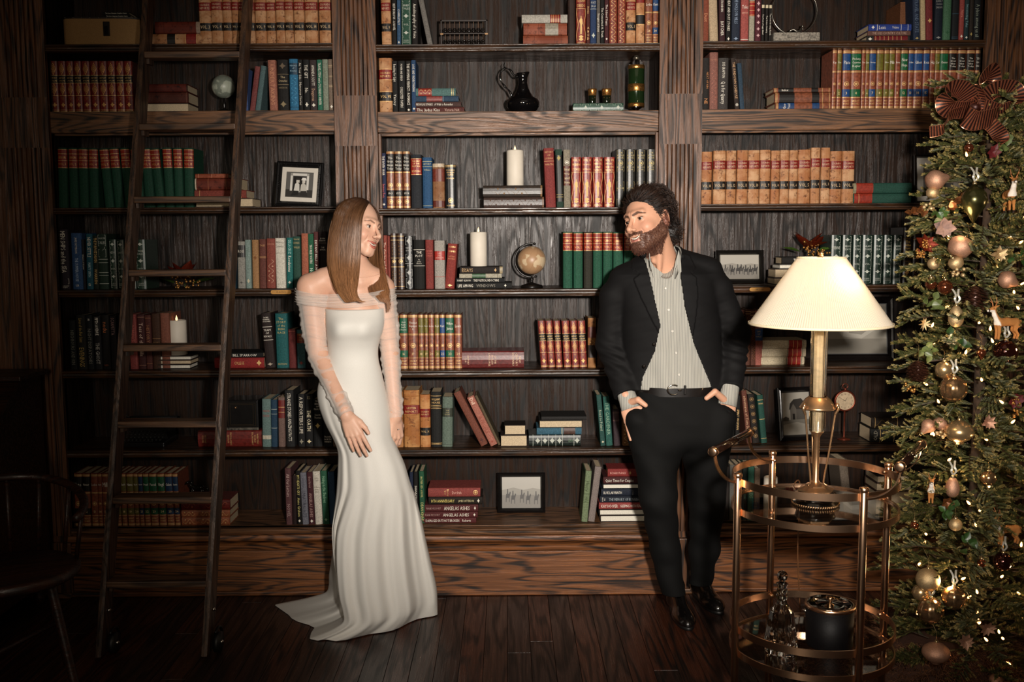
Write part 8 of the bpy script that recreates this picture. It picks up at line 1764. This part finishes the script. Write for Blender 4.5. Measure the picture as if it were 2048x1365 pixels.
def deer(x, y, lab, sc=1.0, yaw=0.0, facing=False):
    c = OP(x, y, -.02); t = thing('deer_ornament', lab, 'ornament', tuple(c), (0,0,yaw), group='flocked deer ornaments')
    A = [np.array(q)*sc for q in ((-.006,0,.012),(.028,0,.010),(.050,0,.002))]
    tan = '#a8703c'
    def f(p):
        s = sc; d = chain(p, [(-.010*s,0,.010*s),(.020*s,0,.012*s),(.050*s,0,.010*s),(.058*s,0,.002*s)], [.0135*s,.0125*s,.0125*s,.010*s], .004)
        d = smin(d, chain(p, [(-.012*s,0,.014*s),(-.026*s,0,.034*s),(-.032*s,0,.050*s)], [.011*s,.0075*s,.0065*s], .004), .006)
        d = smin(d, cap(p, (-.032*s,0,.052*s), (-.050*s,0,.047*s), .0085*s, .0042*s), .004)
        for sy in (-1, 1):
            d = smin(d, cap(p, (-.029*s,sy*.005*s,.058*s), (-.022*s,sy*.014*s,.064*s), .0034*s, .0015*s), .002)
            d = smin(d, chain(p, [(-.014*s,sy*.006*s,.004*s),(-.012*s,sy*.006*s,-.018*s),(-.015*s,sy*.006*s,-.044*s)], [.0070*s,.0042*s,.0034*s], .003), .004)
            d = smin(d, chain(p, [(.050*s,sy*.006*s,.004*s),(.045*s,sy*.006*s,-.014*s),(.056*s,sy*.006*s,-.028*s),(.050*s,sy*.006*s,-.046*s)], [.0085*s,.0055*s,.0038*s,.0034*s], .003), .004)
        return smin(d, sph(p, (.067*s,0,.012*s), .005*s), .004)
    def col(V):
        c = np.tile(np.array(lin(tan)), (len(V),1)); v = V/sc
        c = blend(c, np.clip((-.018-v[:,0]-(v[:,2]-.02)*.45)/.003, 0, 1)*(v[:,2] > .002)*(v[:,2] < .050), '#e0d8cc')
        c = blend(c, (v[:,2] < -.040)*1.0, '#241812'); c = blend(c, (np.abs(v[:,0]+.049) < .0022)*(v[:,2] > .04)*1., '#241812'); return c
    me = sdf_mesh(f, (-.062*sc,-.022*sc,-.052*sc), (.076*sc,.022*sc,.072*sc), .0022*sc, 'deer_body', col); me.materials.append(vcol('flocked', .85, 0, .1, 400, .2)); ob('deer_body', me, None, t)
    for sy in (-1, 1):
        an = plain('antler', '#a86a3c', .5); p = lambda a: tuple(np.array(a)*sc)
        ob('antler', MB().tube([p((-.030,sy*.004,.058)),p((-.028,sy*.010,.072)),p((-.034,sy*.014,.088))], [.0020*sc,.0016*sc,.0006*sc], 6), an, t, True); ob('antler', MB().tube([p((-.029,sy*.009,.070)),p((-.038,sy*.012,.078))], [.0014*sc,.0005*sc], 5), an, t, True)
        ob('eye', MB().sphere(p((-.036,sy*.0075,.055)), .0014*sc, 8, 6), BLK, t, True)
    ob('hanging_thread', MB().tube([p((.01,0,.022)),p((.02,.02,.06)),p((.03,.05,.075))], .0006, 4), CAPM, t)
deer(2003, 652, 'standing flocked deer with white chest facing left, right edge mid tree', 1.05, .25); deer(2008, 1066, 'lower walking flocked deer facing left, above the lower brown ball', .95, .25)
deer(2022, 395, 'upright flocked deer with antlers high at the right side', 1.0, 1.35); deer(1862, 985, 'small flocked deer facing the camera beside the cart handle', .82, 1.2)
def spiky(x, y, lab, n, ln, wd, mt, cat='ornament', nm='leaf_ornament', seed=1, berries=0):
    c = OP(x, y, -.01); t = thing(nm, lab, cat, tuple(c), group='leaf and flower picks on the tree'); rr = random.Random(seed)
    for i in range(n):
        a = 2*math.pi*i/n+rr.uniform(-.15,.15); o = ob('petal', leafmesh(ln*rr.uniform(.8,1.1), wd, .2, 7, 4), mt, t, True); e = Matrix.Rotation(rr.uniform(.3,.7), 4, 'Y'); o.matrix_local = Matrix.Rotation(math.pi/2, 4, 'X') @ Matrix.Rotation(a, 4, 'Z') @ Matrix.Rotation(-rr.uniform(.05,.5), 4, 'Y')
        if cat == 'leaves': o.matrix_local = Matrix.Translation((rr.uniform(-.022,.022), rr.uniform(-.012,.012), rr.uniform(-.022,.022))) @ Matrix.Rotation(rr.uniform(.6,2.4), 4, 'X') @ Matrix.Rotation(rr.uniform(0,6.3), 4, 'Z') @ Matrix.Rotation(rr.uniform(-.7,.3), 4, 'Y')
    if berries: spray(t, (0,-.014,0), (.014,.008,.014), berries, GOLDG, 'berry', seed, .0036)
    return t
GRY = plain('grey_velvet_leaf', '#6c5a58', .7, 0, .15, 80, 0, .3, .3); IV = plain('ivy_green', '#2f4a20', .40, 0, .3, 50, .1, .5, .2); IV2 = plain('ivy_pale', '#5c6838', .45, 0, .25, 50); BRZ = plain('bronze_leaf', '#7a4a28', .35, .5, .3, 90); RDL = plain('deep_red_velvet', '#5c1418', .6, 0, .2, 60)
spiky(1887, 456, 'grey velvet flower above the large rose apple', 7, .042, .017, GRY, seed=3); spiky(1998, 508, 'wooden flower pick at the right above the rosy pear', 8, .034, .008, GB1, seed=4)
spiky(1975, 845, 'upper rose glitter leaf cluster on ribbon', 9, .028, .008, PK, seed=5); spiky(1974, 1257, 'lower right rose glitter leaf cluster', 9, .030, .008, PK, seed=6); spiky(1931, 1284, 'lowest rose glitter leaf cluster near the skirt', 9, .032, .009, PK, seed=7)
spiky(1850, 488, 'copper poinsettia with gold berries at the upper left edge', 7, .040, .012, REDG_, seed=8, berries=20); spiky(1838, 507, 'cluster of gold berries reaching left toward the shelf', 3, .022, .006, REDG_, seed=9, berries=34)
spiky(1985, 305, 'deep red velvet flower under the bow', 6, .030, .010, RDL, seed=10); spiky(2030, 800, 'dark red flower at the right edge of the tree', 7, .034, .012, RDL, seed=12, berries=10); spiky(1848, 648, 'wicker twig star at the left edge beside the egg', 10, .026, .003, GB1, seed=13)
spiky(1893, 1005, 'small bronze leaf pick below the lower egg', 5, .026, .009, BRZ, seed=14)
for x, y, lb, mt, s in ((1912,680,'green ivy sprig in the middle of the tree',IV,20),(1865,610,'pale ivy sprig at the upper left of the egg',IV2,21),(1850,700,'grey green ivy sprig near the left edge',IV2,22),(1880,432,'green leaves left of the olive drop',IV,23),(1835,418,'bronze leaf reaching over the third shelf',BRZ,24),(1935,1090,'bright green ivy sprig in the lower tree',IV,25),(1912,405,'bronze oak leaf beside the olive drop',BRZ,26),(2012,285,'green berry leaves right of the bow tail',IV2,27),(1900,1020,'dark green leaf beside the lower egg',IV,28),(2040,520,'green leaves at the right picture edge',IV,29),(1822,905,'pale leaves at the left edge by the handle',IV2,30)):
    spiky(x, y, lb, 8, .030, .013, mt, 'leaves', 'ivy_sprig', s)
for x, y, lb in ((1857,412,'cluster of small gold berries above the bronze leaf'),(1915,545,'row of pale gold berries under the small apple'),(1885,866,'tiny pink gold berries beside the onion ornament'),(1822,775,'copper berry string at the left tree edge'),(2040,830,'rose glitter berries at the right edge')):
    c = OP(x, y, -.01); t = thing('berry_cluster', lb, 'berries', tuple(c), group='berry clusters on the tree'); spray(t, (0,0,0), (.020,.008,.014), 9, GB1 if 'gold' in lb else GOLDG, 'berry', x, .0062); ob('stem', MB().tube([(-.02,.01,.0),(0,.004,.004),(.02,.01,0)], .0012, 5), BRZ, t)
def bow():
    c = P(1948, 215, TY-.10); t = thing('ribbon_bow', 'large copper striped ribbon bow at the top of the tree', 'bow', tuple(c))
    m, tt, b = nt('striped_copper_ribbon'); tc = N(tt, 'ShaderNodeTexCoord'); sp = N(tt, 'ShaderNodeSeparateXYZ'); L(tt, tc.outputs['UV'], sp.inputs[0])
    mu = N(tt, 'ShaderNodeMath', operation='MULTIPLY'); mu.inputs[1].default_value = 2*math.pi; L(tt, sp.outputs[0], mu.inputs[0]); si = N(tt, 'ShaderNodeMath', operation='SINE'); L(tt, mu.outputs[0], si.inputs[0])
    nz = N(tt, 'ShaderNodeTexNoise', Scale=1200); L(tt, tc.outputs['Object'], nz.inputs['Vector']); f = N(tt, 'ShaderNodeMath', operation='MULTIPLY'); L(tt, ramp(tt, si.outputs[0], .0, .25), f.inputs[0]); L(tt, ramp(tt, nz.outputs[0], .35, .6), f.inputs[1])
    L(tt, mixc(tt, f.outputs[0], lin('#1c0a08'), lin('#c97858')), b.inputs['Base Color']); L(tt, f.outputs[0], b.inputs['Metallic']); b.inputs['Roughness'].default_value = .35
    def loop(pts, w_, nm='loop'):
        q = catmull(pts, 8); me = MB(); R = []; s = 0; us = []
        for i, p in enumerate(q):
            if i: s += np.linalg.norm(q[i]-q[i-1])
            us.append(s); a = q[max(0,i-1)]; b_ = q[min(len(q)-1,i+1)]; tn = Vector(b_-a).normalized(); sd = tn.cross(Vector((0,0,1)) if abs(tn.z) < .9 else Vector((1,0,0)))
            sd = (Vector((.12,-.55,.83)) - tn*tn.dot(Vector((.12,-.55,.83)))).normalized(); R.append([tuple(Vector(p)+sd*w_*k/4) for k in range(-4, 5)])
        me.rings(R, False, False, False); o = ob(nm, me, m, t, True); uv = o.data.uv_layers.new(name='UVMap'); vu = [us[i//9]/.0085 for i in range(len(q)*9)]
        for l_ in o.data.loops: uv.data[l_.index].uv = (vu[l_.vertex_index], (l_.vertex_index % 9)/8)
        for e in (0, 8): ob('wire_edge', MB().tube([R[i][e] for i in range(len(R))], .0009, 5), plain('copper_wire', '#c98a68', .3, .9), t)
    loop([(0,0,0),(-.05,-.03,.05),(-.10,-.04,.05),(-.10,-.02,.0),(-.05,-.01,-.01),(0,0,0)], .030); loop([(0,0,0),(.05,-.03,.05),(.11,-.03,.05),(.12,-.02,.0),(.05,-.01,-.02),(0,0,0)], .030)
    loop([(0,0,0),(.0,-.03,.07),(.035,-.03,.11),(.05,-.0,.07),(.01,0,.0)], .030); loop([(0,0,-.01),(-.05,-.05,-.03),(-.02,-.06,-.05),(.05,-.05,-.03),(.01,0,0)], .034)
    loop([(-.03,0,-.01),(-.09,-.02,-.03),(-.11,-.03,-.07),(-.15,-.02,-.08)], .020, 'tail'); loop([(.01,-.02,-.03),(.05,-.04,-.07),(.08,-.03,-.11),(.06,-.03,-.16)], .024, 'tail')
    ob('knot', MB().sphere((0,-.012,0), (.018,.016,.018), 14, 10), plain('dark_copper_ribbon', '#3a1810', .4, .5, .2, 200), t, True)
bow()
def skirt():
    t = thing('tree_skirt', 'brown faux fur skirt on the floor around the tree', 'tree skirt', (TA-.06, TY+.12, .001)); rr = random.Random(9); vm = VM(); R_ = .52
    base = MB().lathe([(.04,.15),(.15,.145),(R_*.6,.105),(R_*.9,.05),(R_,.001)], 48, cap=False); ob('fur_backing', base, plain('fur_backing', '#4a3024', .9), t, True)
    for i in range(8000):
        a = rr.uniform(-4.2, .6); r = R_*math.sqrt(rr.uniform(.1,1.0)); z = .15-.148*(r/R_)**2.4+.012*math.sin(a*9+r*20); p = Vector((r*math.cos(a), r*math.sin(a), z)); d = Vector((math.cos(a)+rr.gauss(0,.5), math.sin(a)+rr.gauss(0,.5), rr.uniform(.2,1.2))).normalized(); ln = rr.uniform(.02,.04); v = rr.uniform(.5,1.5)
        vm.strand([p, p+d*ln*.5+Vector((0,0,.004)), p+d*ln-Vector((0,0,ln*.25))], .0016, .0004, tuple(x*v for x in lin('#4a3022')), tuple(x*v for x in lin('#8a6248')))
    o = vm.build('fur_pile', FUR, t); o['kind'] = 'stuff'; o.location = (0,0,0)
skirt()
